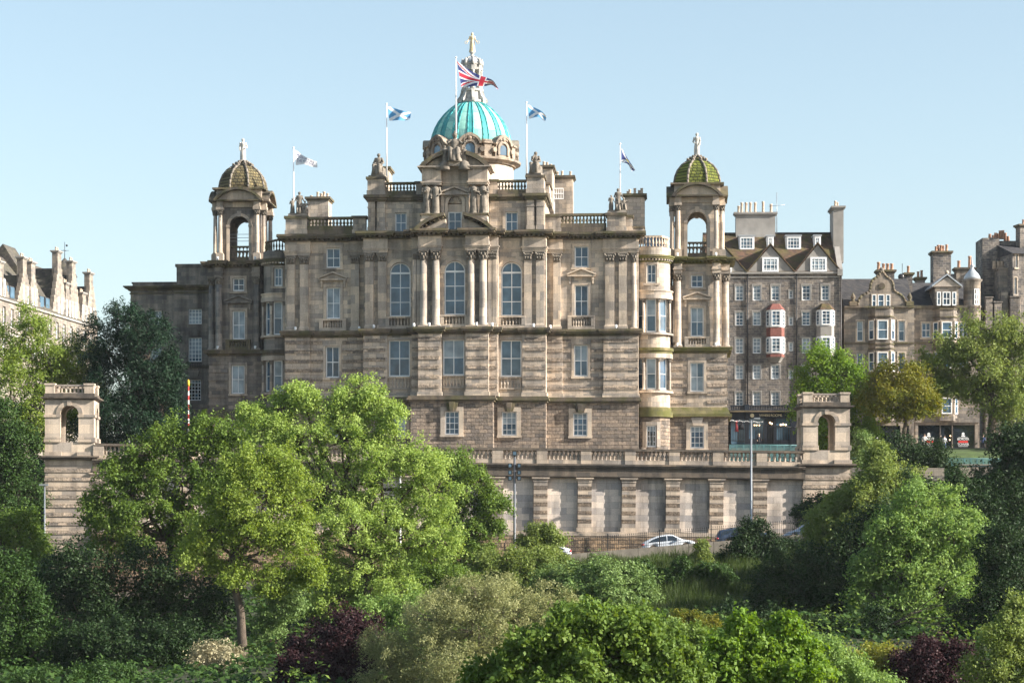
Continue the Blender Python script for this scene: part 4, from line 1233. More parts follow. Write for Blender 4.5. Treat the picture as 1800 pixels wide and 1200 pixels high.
def robed(mb, h, x=0.0, y=0.0, z=0.0, seed=0, arms=('down','down'), wide=1.0, fat=1.0):
    r_ = random.Random(seed)
    ph, ph2 = r_.uniform(0, 6), r_.uniform(0, 6)
    def fold(a, zz):
        t = (zz - z)/h
        k = max(0.0, min(1.0, (0.80 - t)/0.3))
        return 1 + k*(0.11*math.sin(7*a + ph + 5*t) + 0.07*math.sin(12*a + ph2 - 7*t)) + 0.04*math.sin(3*a + ph2 + 9*t)*(1 if t < 0.84 else 0)
    pr = [(.155,0), (.155,.02), (.135,.12), (.13,.28), (.128,.42), (.118,.52), (.102,.60), (.118,.67), (.135,.74), (.13,.79), (.085,.825), (.042,.848), (.040,.868),
          (.058,.888), (.068,.92), (.064,.955), (.045,.985), (.008,1.0)]
    mb.lathe([(r*h*wide*fat if t < .84 else r*h, z+t*h) for r, t in pr], x, y, 18, fold=fold, sy=0.78)
    for sgn, pose in zip((-1, 1), arms):
        s = (x+sgn*.115*h*wide, y, z+.785*h)
        if pose == 'down': e, w_ = (x+sgn*.138*h, y-.02*h, z+.62*h), (x+sgn*.135*h, y-.08*h, z+.48*h)
        elif pose == 'out': e, w_ = (x+sgn*.17*h, y-.03*h, z+.63*h), (x+sgn*.25*h, y-.09*h, z+.50*h)
        elif pose == 'cross': e, w_ = (x+sgn*.165*h, y-.06*h, z+.63*h), (x+sgn*.0*h, y-.14*h, z+.70*h)
        elif pose == 'up': e, w_ = (x+sgn*.2*h, y-.02*h, z+.86*h), (x+sgn*.2*h, y-.05*h, z+1.03*h)
        elif pose == 'hip': e, w_ = (x+sgn*.165*h, y+.01*h, z+.63*h), (x+sgn*.09*h, y-.09*h, z+.56*h)
        mb.tube(s, e, .038*h, .030*h, 7); mb.ball(e, .031*h, 7, 5); mb.tube(e, w_, .030*h, .021*h, 7); mb.ball(w_, .026*h, 6, 4)
        mb.ball(s, .045*h, 7, 5)

def seated(mb, h, x=0.0, y=0.0, z=0.0, seed=0, arms=('lap','lap'), helmet=False, seat=True, lean=0.0):
    """h is the seated height; the figure faces -y"""
    r_ = random.Random(seed); ph = r_.uniform(0, 6)
    if seat: mb.box(x-.24*h, x+.24*h, y-.08*h, y+.30*h, z, z+.36*h)
    def fold(a, zz): return 1 + 0.12*math.sin(8*a + ph) + 0.06*math.sin(15*a + 2*ph)
    # skirt over the knees down to the feet
    mb.lathe([(.27*h,z), (.25*h,z+.08*h), (.22*h,z+.24*h), (.215*h,z+.36*h), (.16*h,z+.43*h), (.02*h,z+.45*h)], x, y-.14*h, 18, fold=fold, sy=0.7)
    for sg in (-1, 1):
        mb.tube((x+sg*.10*h, y+.08*h, z+.42*h), (x+sg*.13*h, y-.24*h, z+.44*h), .095*h, .08*h, 9)
        mb.ball((x+sg*.13*h, y-.25*h, z+.43*h), .085*h, 8, 6)
        mb.tube((x+sg*.13*h, y-.26*h, z+.43*h), (x+sg*.12*h, y-.27*h, z+.04*h), .075*h, .06*h, 8)
    lx = lean*h
    mb.lathe([(.17*h,z+.36*h), (.15*h,z+.46*h), (.135*h,z+.55*h), (.16*h,z+.66*h), (.165*h,z+.74*h), (.11*h,z+.80*h), (.052*h,z+.825*h), (.05*h,z+.85*h), (.075*h,z+.875*h), (.085*h,z+.915*h),
              (.08*h,z+.955*h), (.055*h,z+.985*h), (.01*h,z+1.0*h)], x+lx, y+.08*h, 16, sy=0.8, fold=lambda a, zz: 1+(0.06*math.sin(9*a+ph) if zz < z+.78*h else 0))
    if helmet:
        mb.ball((x+lx, y+.08*h, z+.97*h), .1*h, 8, 5); mb.tube((x+lx, y+.16*h, z+1.0*h), (x+lx, y+.02*h, z+1.09*h), .05*h, .03*h, 7)
    for sg, pose in zip((-1, 1), arms):
        s = (x+lx+sg*.145*h, y+.07*h, z+.755*h)
        if pose == 'lap': e, w_ = (x+sg*.21*h, y-.01*h, z+.56*h), (x+sg*.07*h, y-.17*h, z+.52*h)
        elif pose == 'out': e, w_ = (x+sg*.28*h, y+.02*h, z+.64*h), (x+sg*.40*h, y-.05*h, z+.72*h)
        elif pose == 'chin': e, w_ = (x+sg*.12*h, y-.13*h, z+.60*h), (x+sg*.03*h, y-.04*h, z+.83*h)
        else: e, w_ = (x+sg*.24*h, y, z+.58*h), (x+sg*.2*h, y-.14*h, z+.46*h)
        mb.tube(s, e, .055*h, .045*h, 7); mb.ball(s, .062*h, 7, 5); mb.ball(e, .047*h, 7, 5); mb.tube(e, w_, .043*h, .032*h, 7); mb.ball(w_, .04*h, 6, 4)

def roughen(o, amt=0.03, sc_=2.5):
    for v in o.data.vertices:
        n = mnoise.noise_vector(v.co * sc_)
        v.co += n * amt
    return o

ST = 'carved statues on the bank'
mb = MB(); robed(mb, 2.0, seed=3, arms=('out','out'), fat=0.95)
for sx in (-1, 1):
    for k in range(10):
        a0, a1 = 2*math.pi*k/10, 2*math.pi*(k+1)/10
        c = (sx*.60, -.18, .98)
        mb.tube((c[0]+.13*math.cos(a0), c[1], c[2]+.13*math.sin(a0)), (c[0]+.13*math.cos(a1), c[1], c[2]+.13*math.sin(a1)), .025, .025, 5)
o = mb.build('statue', M['gilt']); tag(o, 'gilded robed statue holding a wreath in each hand on top of the lantern', 'statue', ST)
place_on_bank(o, LXo, DY, lz(92)-0.02)
for nm, bl, sd_, lab in (('L', belL, 5, 'pale standing statue on the brown-scaled dome of the shaded belfry'), ('R', belR, 9, 'pale standing statue on the mossy green dome of the sunlit belfry')):
    mb = MB(); robed(mb, 2.3, seed=sd_, arms=('hip','down') if nm == 'R' else ('down','hip'), fat=0.85)
    o = mb.build('statue', M['pale_statue']); tag(o, lab, 'statue', ST); place_on_bank(o, bl[0], bl[1], bl[2]-0.02, 0.2 if nm == 'L' else -0.1)
zc0 = Z(377) + 0.002
for px, sd_, arms, lab in ((751, 11, ('cross','down'), 'outermost robed caryatid of the shaded pair beside the shell niche'),
                      (766, 12, ('down','hip'), 'robed caryatid figure beside the shell niche, inner one of the shaded pair'),
                      (833, 13, ('down','cross'), 'robed caryatid figure beside the shell niche, inner one of the lit pair'),
                      (850, 14, ('hip','cross'), 'outermost robed caryatid, arm on hip, of the lit pair')):
    mb = MB(); robed(mb, Z(319)-zc0, seed=sd_, arms=arms, fat=0.85)
    o = mb.build('statue', M['statue']); tag(o, lab, 'statue', 'caryatids on the frontispiece'); place_on_bank(roughen(o, 0.03), U(px), YF-0.58, zc0)
# central group over the pediment
mb = MB()
hB = Z(236) - Z(286)
seated(mb, hB, 0, 0, 0, seed=21, arms=('out','out'), helmet=True)
mb.tube((1.05, -.3, hB*.1), (.85, -.1, hB*.98), .035, .03, 6)
for sg, hh in ((-1, 1.75), (1, 1.6)):
    robed(mb, hh*0.95, sg*0.92, -0.25, -0.12, seed=30+sg, arms=('cross','hip'), fat=1.05)
    mb.lathe([(.55,-.75), (.5,-.4), (.38,-.05), (.1,.1)], sg*0.95, -0.35, 14, fold=lambda a, z: 1+.14*math.sin(7*a+z*3), sy=0.7)
    mb.tube((sg*0.9, -.3, -.45), (sg*1.75, -.25, -.7), .24, .1, 8)
o = mb.build('statue', M['statue']); tag(o, 'enthroned helmeted figure with spear and two attendants over the central pediment', 'sculpture group', ST)
place_on_bank(roughen(o, 0.035), U(799.5), YF-0.55, Z(286))
# seated figures on the attic corners
for px, sd_, lab in ((663, 41, 'dark seated robed statue on the attic corner over the shaded wing'), (940, 42, 'dark seated robed statue hand to chin on the attic corner beside twin chimneys')):
    h = 2.15
    mb = MB(); mb.box(-0.75, 0.75, -0.65, 0.6, 0, 0.2); seated(mb, h, 0, 0, 0.2, seed=sd_, arms=('lap','rest') if sd_ == 41 else ('chin','lap'))
    o = mb.build('statue', M['statue']); tag(o, lab, 'statue', ST); place_on_bank(roughen(o, 0.03), U(px), YA+0.45, zA3+0.002, -0.2)
for px, py, sd_, lab in ((523, E(380.5,523), 51, 'weathered group of children carved on the pedestal by the shaded belfry'), (1084.5, E(375,1084), 61, 'weathered group of children carved on the pedestal below the blue drooping flag')):
    mb = MB(); mb.taper(-0.95, 0.95, -0.6, 0.6, 0, 0.32, -0.1)
    for k, (dx, dy, h, st) in enumerate(((-0.55,-.1,1.5,0), (0.1,.1,2.15,0), (0.1,-.35,1.0,1), (0.62,-.1,1.25,1))):
        if st: seated(mb, h, dx, dy, 0.3, seed=sd_+k, arms=('lap','out'), seat=True)
        else: robed(mb, h, dx, dy, 0.3, seed=sd_+k, arms=('cross','up') if k == 0 and sd_ == 51 else ('hip','out'))
    o = mb.build('statue', M['statue']); tag(o, lab, 'sculpture group', ST); place_on_bank(roughen(o, 0.04), U(px), 0.5, Z(py)+0.002)

# uplights on the ledges
proto = None
def uplight(x, y, z, lab):
    global proto
    if proto is None:
        mb = MB(); mb.lathe([(.10,.06), (.12,.1), (.12,.34), (.09,.38)], 0, 0, 10); mb.mi = 1; mb.box(-.05, .05, -.06, .06, 0, .07)
        proto = mb.build('uplight', [M['white'], M['steel']]); o = proto
    else:
        o = proto.copy(); COL.objects.link(o)
    tag(o, lab, 'floodlight', 'small white uplights on the ledges')
    place_on_bank(o, x, y, z)
wing = {521.6:'first bay of the shaded wing', 633.5:'last pilaster of the shaded wing'}
for px, py_, yy, lab in ((521.6,0,-0.75,'small white uplight below the end pilasters of the shaded wing'), (633.5,0,-0.75,'small white uplight below the single pilaster of the shaded wing'),
                    (659,0,DC-0.75,'small white uplight below the twin pilasters of the shaded attic corner'), (729,0,DM-0.75,'small white uplight beside the shaded pair of centre columns'),
                    (756.5,0,DM-1.2,'small white uplight between the shaded pair of columns at the middle arched window'), (839.5,0,DM-1.2,'small white uplight between the sunlit pair of columns at the middle arched window'),
                    (866,0,DM-0.75,'small white uplight beside the sunlit pair of centre columns'), (938.5,0,DC-0.75,'small white uplight below the twin pilasters of the attic corner by the chimneys'),
                    (968,0,-0.8,'small white uplight below the single pilaster of the sunlit wing'), (1083,0,-0.75,'small white uplight below the end pilasters of the sunlit wing')):
    uplight(U(px), yy, zl2+0.002, lab)
for bl, nm in ((belL,'shaded'), (belR,'sunlit')):
    for dx, q in ((-1.9,'outer' if bl is belL else 'inner'), (1.75,'inner' if bl is belL else 'outer')):
        uplight(bl[0]+dx, 3.25, V(611,1226,4.0)+0.004, 'small white uplight at the foot of the %s column of the %s pavilion' % (q, nm))
        uplight(bl[0]+dx, 3.15, V(453,1226,4.0)+0.004, 'small white uplight on the cornice under the %s column of the %s belfry' % (q, nm))

# ------------------------------------------------------------------ flags
def interp(pts, u):
    n = len(pts)-1
    t = min(u*n, n-1e-6); i = int(t); f = t-i
    # Catmull-Rom
    p0, p1, p2, p3 = pts[max(0,i-1)], pts[i], pts[i+1], pts[min(n,i+2)]
    return tuple(0.5*(2*b + (c-a)*f + (2*a-5*b+4*c-d)*f*f + (3*b-a-3*c+d)*f**3) for a, b, c, d in zip(p0, p1, p2, p3))

def flagpole(px, top, bottom, d, lab, top_c, bot_c, pattern, mats, nu=44, nv=26, r=0.075, wave=0.28, cat='flag', text=None):
    x0 = U(px, d); zb, zt__ = V(bottom, px, d), V(top, px, d)
    root = thing('flagpole', lab, 'flagpole', W(x0, d, zb), -B.a, 'flagpoles on the bank roof')
    mb = MB(); mb.lathe([(r,0), (r*0.6,zt__-zb)], 0, 0, 10); mb.ball((0,0,zt__-zb+0.05), 0.1, 8, 6)
    mb.build('pole', M['white'], root)
    def pos(u, v):
        a, b = interp(top_c, u), interp(bot_c, u)
        q = (a[0]+(b[0]-a[0])*v, a[1]+(b[1]-a[1])*v)
        yy = wave*math.sin(u*7.5+v*1.8)*min(1, u*3) - 0.25*u
        return (U(q[0], d)-x0, yy, V(q[1], px, d)-zb)
    mb = MB(); mb.sm = True
    g = [[mb.vert(pos(i/nu, j/nv)) for j in range(nv+1)] for i in range(nu+1)]
    for i in range(nu):
        for j in range(nv):
            mb.mi = pattern((i+.5)/nu, (j+.5)/nv)
            mb.face((g[i][j], g[i][j+1], g[i+1][j+1], g[i+1][j]), True)
    fo = mb.build('flag', mats, root)
    if text:
        cu = bpy.data.curves.new('lettering', 'FONT'); cu.body = text; cu.size = 1.0; cu.align_x = 'CENTER'; cu.align_y = 'CENTER'; cu.space_line = 0.9
        to = bpy.data.objects.new('lettering', cu); COL.objects.link(to)
        dg = bpy.context.evaluated_depsgraph_get(); me = bpy.data.meshes.new_from_object(to.evaluated_get(dg))
        bpy.data.objects.remove(to)
        vs = [v.co.copy() for v in me.vertices]
        w = max(abs(v.x) for v in vs); h = max(abs(v.y) for v in vs)
        for v, q in zip(me.vertices, vs):
            p = pos(0.47+0.40*q.x/w, 0.5-0.34*q.y/h); v.co = (p[0], p[1]-0.012, p[2])
        me.materials.clear(); me.materials.append(M['fl_navy'])
        lo = bpy.data.objects.new('lettering', me); COL.objects.link(lo); lo.parent = fo
    return root
def union(u, v):
    x, y = (u-0.5)*60, (0.5-v)*30
    if abs(x) < 3 or abs(y) < 3: return 2
    if abs(x) < 5 or abs(y) < 5: return 1
    for s in (1, -1):
        dd = (y*s - x*0.5)/math.sqrt(1.25)
        if abs(dd) < 3:
            side = (x > 0) == (s > 0)
            if (0 < dd < 2 and not x > 0) or (-2 < dd < 0 and x > 0): return 2
            return 1
    return 0
def saltire(u, v):
    x, y = (u-0.5)*1.5, 0.5-v
    return 1 if min(abs(y-x/1.5), abs(y+x/1.5)) < 0.13 else 0
def crest(u, v):
    if (u-0.42)**2*2.2 + (v-0.42)**2 < 0.025: return 2
    return saltire(u, v)
flagpole(801.5, 102, 262, 2.2, 'tall central white flagpole flying a red, white and blue union flag', [(803.3,107.5),(822,121),(842,133),(858,140),(868,145),(876,157)], [(811,153.5),(824,153.5),(838,153.5),(852,153),(864,150),(875,159)], union, [M['fl_navy'], M['fl_white'], M['fl_red']], nu=72, nv=44, r=0.1, wave=0.35)
flagpole(679.7, 184, 316, 2.2, 'white flagpole flying a blue saltire flag over the shaded attic corner', [(682,187.3),(692,189.5),(704,195),(713,197.5),(722.5,198.2)], [(684,212.4),(694,212.8),(704,213),(713,212),(721,210.7)], saltire, [M['fl_blue'], M['fl_white']])
flagpole(925.6, 181, 316, 2.2, 'white flagpole flying a sagging blue saltire flag beside the seated figure near the twin chimneys', [(928,184),(937,187.5),(947,194),(955,199.5),(960.5,206)], [(930,209),(939,207.5),(947,207.5),(953,210.5),(958.5,215)], saltire, [M['fl_blue'], M['fl_white']])
flagpole(516, 261, 384, 2.0, 'white flagpole flying a white flag with dark lettering beside the shaded belfry', [(518.5,263),(527,269),(536,276),(546,281),(557,284.5)], [(520,290.5),(530,290),(540,290.5),(549,293.5),(558.5,295.7)], lambda u, v: 0, [M['fl_white']], text='MUSEUM ON\nTHE MOUND')
flagpole(1090, 254, 380, 2.0, 'white flagpole with a limp blue and white crested flag over the sunlit wing', [(1092.5,259.5),(1099,271.5),(1106,283.5),(1112,293),(1117,300)], [(1092.5,285.5),(1099,287),(1105,291),(1108,296.5),(1111,302)], crest, [M['fl_navy'], M['fl_white'], M['fl_yellow']], wave=0.2)

# ------------------------------------------------------------------ terrace wall and its arched pavilions
T_ = Frame(0.0, 208.0, R(-2.6))
TU, TV = T_.u, T_.v
terr = thing('terrace_wall', 'long buttressed sandstone retaining wall carrying a balustraded terrace', 'wall')
T_.place(terr)
TILT = 0.0085
terr.rotation_euler = (0, TILT, -T_.a)
def tz(py, px=1000): return TV(py, px) + TILT*TU(px)
xl, xr = TU(166), TU(1412)
z_top, z_rail, z_led, z_cor, z_fr, z_cap, z_pb, z_pl, z_pl2 = tz(788), tz(792), tz(815), tz(821), tz(839), tz(845), tz(931), tz(933.5), tz(944)
mb = MB(); mb.box(xl-0.3, xr+0.3, 0.45, 6, -6, z_fr); mb.build('panel_wall', M['panel'], terr)
mb = MB()
mb.box(xl-0.2, xr+0.1, -0.12, 0.44, z_fr, z_cor-0.02)
mb.box(xl-0.2, xr+0.1, -0.2, 0.44, z_fr+0.1, z_fr+0.22)
mb.build('frieze', M['terrdark'], terr)
mb = MB()
mb.box(xl-0.2, xr+0.1, -0.32, 0.6, z_cor-0.018, z_cor+0.14); mb.box(xl-0.2, xr+0.1, -0.42, 0.6, z_cor+0.142, z_led)
mb.build('terrace_cornice', M['terrdark'], terr)
mb = MB()
mb.box(xl-0.2, xr+5, -0.22, 0.44, z_pl2, z_pl); mb.box(xl-0.2, xr+5, -0.3, 0.44, z_pl2+0.15, z_pl-0.15)
mb.build('plinth', M['terr'], terr)
mb = MB(); mb.box(xl-0.2, xr+5, -0.45, 0.44, -6, z_pl2-0.002); mb.build('rubble_base', M['roadwall'], terr)
pxs = [859.5 - 77.9*k for k in range(9, 0, -1)] + [859.5, 937.3, 1015, 1092.5, 1170, 1246.8, 1323.5]
for p in pxs:
    a, b = TU(p), TU(p+24)
    mb = MB()
    mb.box(a-0.12, b+0.12, -0.12, 0.44, z_pl+0.002, z_pl+0.35)
    mb.box(a, b, 0.0, 0.44, z_pl+0.352, z_cap-0.1)
    mb.box(a-0.04, b+0.04, -0.06, 0.44, z_cap-0.098, z_cap+0.05); mb.taper(a-0.04, b+0.04, -0.06, 0.44, z_cap+0.052, z_fr-0.1, 0.12); mb.box(a-0.18, b+0.18, -0.2, 0.44, z_fr-0.098, z_fr-0.002)
    mb.mi = 1
    for k in range(5):
        z = z_pb+0.62 + (z_cap - z_pb - 1.0)*k/4.55
        mb.box(a-0.008, b+0.008, -0.022, 0.43, z, z+0.34)
    mb.build('buttress', [M['terr'], M['verm_dark']], terr)
ped = [(p+4.3, p+23) for p in pxs]
for i, (a, b) in enumerate(ped):
    mb = MB(); mb.box(TU(a), TU(b), -0.24, 0.5, z_led+0.002, z_rail); mb.build('balustrade_pier', M['terr'], terr)
    if i < len(ped)-1: e = ped[i+1][0]
    else: e = 1411
    balustrade('balustrade', terr, TU(b)+0.002, TU(e)-0.002, 0.12, z_led+0.002, z_rail, 'terr', n=8 if i < len(ped)-1 else 7, plinth=0.38, rail=0.02, th=0.5, r=0.15)
balustrade('balustrade', terr, xl, TU(ped[0][0])-0.002, 0.12, z_led+0.002, z_rail, 'terr', plinth=0.38, rail=0.02, th=0.5, r=0.15, step=0.44)
mb = MB(); mb.box(xl, xr, -0.28, 0.54, z_rail+0.002, z_top); mb.build('balustrade_coping', M['terrdark'], terr)

def gate_pavilion(px0, px1, label, banded):
    cx = (TU(px0)+TU(px1))/2; w = TU(px1)-TU(px0); cy = w*0.42
    L_ = lambda py: tz(py, 1452)
    g = thing('arched_pavilion', label, 'pavilion', group='arched pavilions at the terrace ends')
    cs, sn = math.cos(-T_.a), math.sin(-T_.a)
    zoff = -TILT*cx
    g.location = (T_.X0 + cx*cs - cy*sn, T_.Y0 + cx*sn + cy*cs, zoff); g.rotation_euler = (0, 0, -T_.a)
    hx, hy = w/2, w*0.42
    ow, owy = w*0.185, w*0.15
    zs, zt_, zc, zc2, zb, zl = L_(743), L_(726.5), L_(718), L_(712.5), L_(791), L_(815)
    mats = [M['terr'], M['trim'], M['terrdark']]
    body = MB()
    for q in range(4):
        c, s_ = [(1,0), (0,1), (-1,0), (0,-1)][q]
        body.xf = lambda p, c=c, s_=s_: (c*p[0]-s_*p[1], s_*p[0]+c*p[1], p[2])
        a, b, o = (hx, hy, ow) if q % 2 == 0 else (hy, hx, owy)
        top = zt_ if q % 2 == 0 else zs + owy
        sheet(body, -a, a, zl, zc, -b, [(-o, o, zb, top, True)], rev=0.75)
        sheet(body, -a+0.75, a-0.75, zl, zc, -b+0.75, [(-o, o, zb, top, True)], rev=0.0)
    body.xf = None
    body.poly([(-hx+0.7,-hy+0.7,zt_+0.5), (hx-0.7,-hy+0.7,zt_+0.5), (hx-0.7,hy-0.7,zt_+0.5), (-hx+0.7,hy-0.7,zt_+0.5)])
    body.box(-hx+0.02, hx-0.02, -hy+0.02, hy-0.02, zc-0.25, zc-0.003)
    body.build('arcade', M['trim'], g)
    tr = MB()
    for q in range(4):
        c, s_ = [(1,0), (0,1), (-1,0), (0,-1)][q]
        tr.xf = lambda p, c=c, s_=s_: (c*p[0]-s_*p[1], s_*p[0]+c*p[1], p[2])
        a, b, o = (hx, hy, ow) if q % 2 == 0 else (hy, hx, owy)
        tr.arc(0, zs, o+0.02, o+0.38, 0, math.pi, -b-0.09, -b+0.01, 14)
        if q % 2 == 0: tr.prism_xz([(-0.15, zs+o-0.03), (0.15, zs+o-0.03), (0.2, zc-0.06), (-0.2, zc-0.06)], -b-0.18, -b-0.092)
        for x0, x1 in ((-a-0.09, -o+0.06), (o-0.06, a+0.09)):
            tr.box(x0, x1, -b-0.1, -b+0.012, zs-0.24, zs-0.01); tr.box(x0, x1, -b-0.13, -b+0.012, zb+0.002, zb+0.42)
            tr.box(x0-0.05, x1+0.05, -b-0.17, -b+0.012, zl, zl+0.35) if q != 2 else None
    tr.xf = None
    tr.build('arch_trim', M['terr'], g)
    co = MB()
    co.taper(-hx, hx, -hy, hy, zc, zc+0.15, 0.28); co.box(-hx-0.34, hx+0.34, -hy-0.34, hy+0.34, zc+0.152, zc2)
    co.box(-hx-0.06, hx+0.06, -hy-0.06, hy+0.06, zc2+0.002, zc2+0.3)
    co.build('pavilion_cornice', M['terrdark'], g)
    zt0, zt1 = zc2+0.302, L_(689)
    pr = MB()
    for sx in (-1, 1):
        for sy in (-1, 1):
            x, y = sx*(hx-0.42), sy*(hy-0.42)
            pr.box(x-0.4, x+0.4, y-0.4, y+0.4, zt0, zt1-0.16); pr.box(x-0.47, x+0.47, y-0.47, y+0.47, zt1-0.158, zt1)
    pr.build('roof_piers', M['trim'], g)
    for q in range(4):
        c, s_ = [(1,0), (0,1), (-1,0), (0,-1)][q]
        a, b = (hx, hy) if q % 2 == 0 else (hy, hx)
        balustrade('roof_balustrade', g, -a+0.84, a-0.84, -b+0.36, zt0, zt1-0.1, 'terr', n=7, plinth=0.1, rail=0.15, th=0.3, r=0.12,
                   xf=lambda p, c=c, s_=s_: (c*p[0]-s_*p[1], s_*p[0]+c*p[1], p[2]))
        balustrade('arch_balustrade', g, -(ow if q % 2 == 0 else owy), (ow if q % 2 == 0 else owy), -b+0.3, zl+0.05, zb, 'terr', n=4, plinth=0.25, rail=0.12, th=0.3, r=0.13,
                   xf=lambda p, c=c, s_=s_: (c*p[0]-s_*p[1], s_*p[0]+c*p[1], p[2]))
    mb = MB()
    mb.box(-hx-0.3, hx+0.3, -hy-0.3, hy+0.3, L_(821), zl-0.14); mb.box(-hx-0.5, hx+0.5, -hy-0.5, hy+0.5, zl-0.138, zl-0.002)
    mb.build('pavilion_ledge', M['terrdark'], g)
    mb = MB(); mb.box(-hx, hx, -hy, hy, -5.5, L_(821)-0.002)
    mb.mi = 1
    for k in range(12):
        z = L_(836.5 + 15.3*k)
        mb.box(-hx-0.07, hx+0.07, -hy-0.07, hy+0.07, z-0.33, z)
    mb.build('banded_base', [M['terr'], M['verm']], g)
    return g
gate_pavilion(79, 165, 'open arched stone pavilion with balustraded top rising from the tree-covered terrace end', True)
gate_pavilion(1412, 1494, 'open arched stone pavilion with balustraded top beside the bright green street tree', True)
mb = MB(); mb.box(-39, 38, 210, 262, 6.5, 7.9)
o = mb.build('pavement', M['paving']); tag(o, kind='structure')

# ------------------------------------------------------------------ the road, its railing and what stands on it
def zr(x): return 0.68 + 0.085*(max(-60.0, min(26.0, x)) - 10.4)
mb = MB()
for k in range(90):
    x0, x1 = -60+k, -59+k
    mb.poly([(x0,190.2,zr(x0)-0.45), (x1,190.2,zr(x1)-0.45), (x1,204.0,zr(x1)-0.45), (x0,204.0,zr(x0)-0.45)])
o = mb.build('road', M['asphalt']); tag(o, kind='structure')
mb = MB()
for k in range(90):
    x0, x1 = -60+k, -59+k
    a = [mb.vert(p) for p in ((x0,203.2,zr(x0)-0.6), (x1,203.2,zr(x1)-0.6), (x1,208,zr(x1)-0.6), (x0,208,zr(x0)-0.6), (x0,203.2,zr(x0)-0.32), (x1,203.2,zr(x1)-0.32), (x1,208,zr(x1)-0.32), (x0,208,zr(x0)-0.32))]
    mb.face((a[4],a[5],a[6],a[7])); mb.face((a[0],a[1],a[5],a[4]))
o = mb.build('pavement', M['paving']); tag(o, kind='structure')
fence = thing('iron_railing', 'long black iron spearhead railing on a low stone kerb wall beside the sloping road', 'railing', (0, 189.6, 0))
mb = MB()
for k in range(44):
    x0, x1 = -60+2*k, -58.03+2*k
    a = [(x0,-0.28,zr(x0)-3.4), (x1,-0.28,zr(x1)-3.4), (x1,0.25,zr(x1)-3.4), (x0,0.25,zr(x0)-3.4)]
    b = [(x0,-0.28,zr(x0)+0.12), (x1,-0.28,zr(x1)+0.12), (x1,0.25,zr(x1)+0.12), (x0,0.25,zr(x0)+0.12)]
    i = [mb.vert(p) for p in a + b]
    for q in ((4,5,6,7), (0,1,5,4), (1,2,6,5), (2,3,7,6), (3,0,4,7)): mb.face([i[j] for j in q])
mb.build('kerb_wall', M['kerbstone'], fence)
mb = MB()
x = -58.0
while x < 28:
    z = zr(x)+0.1
    mb.box(x-0.012, x+0.012, -0.012, 0.012, z, z+1.12)
    mb.lathe([(0.012,z+1.12), (0.035,z+1.17), (0.004,z+1.28)], x, 0, 5, caps=False)
    x += 0.17
mb.build('bars', M['iron'], fence)
mb = MB()
for k in range(43):
    x0, x1 = -58+2*k, -56+2*k
    for dz_ in (0.2, 1.02):
        mb.tube((x0,0,zr(x0)+0.1+dz_), (x1,0,zr(x1)+0.1+dz_), 0.022, 0.022, 4, caps=False)
mb.build('rails', M['iron'], fence)
for k in range(22):
    x = -58+4.1*k
    mb = MB(); z = zr(x); mb.box(x-0.04, x+0.04, -0.04, 0.04, z, z+1.4); mb.ball((x,0,z+1.43), 0.06, 6, 4); mb.build('post', M['iron'], fence)

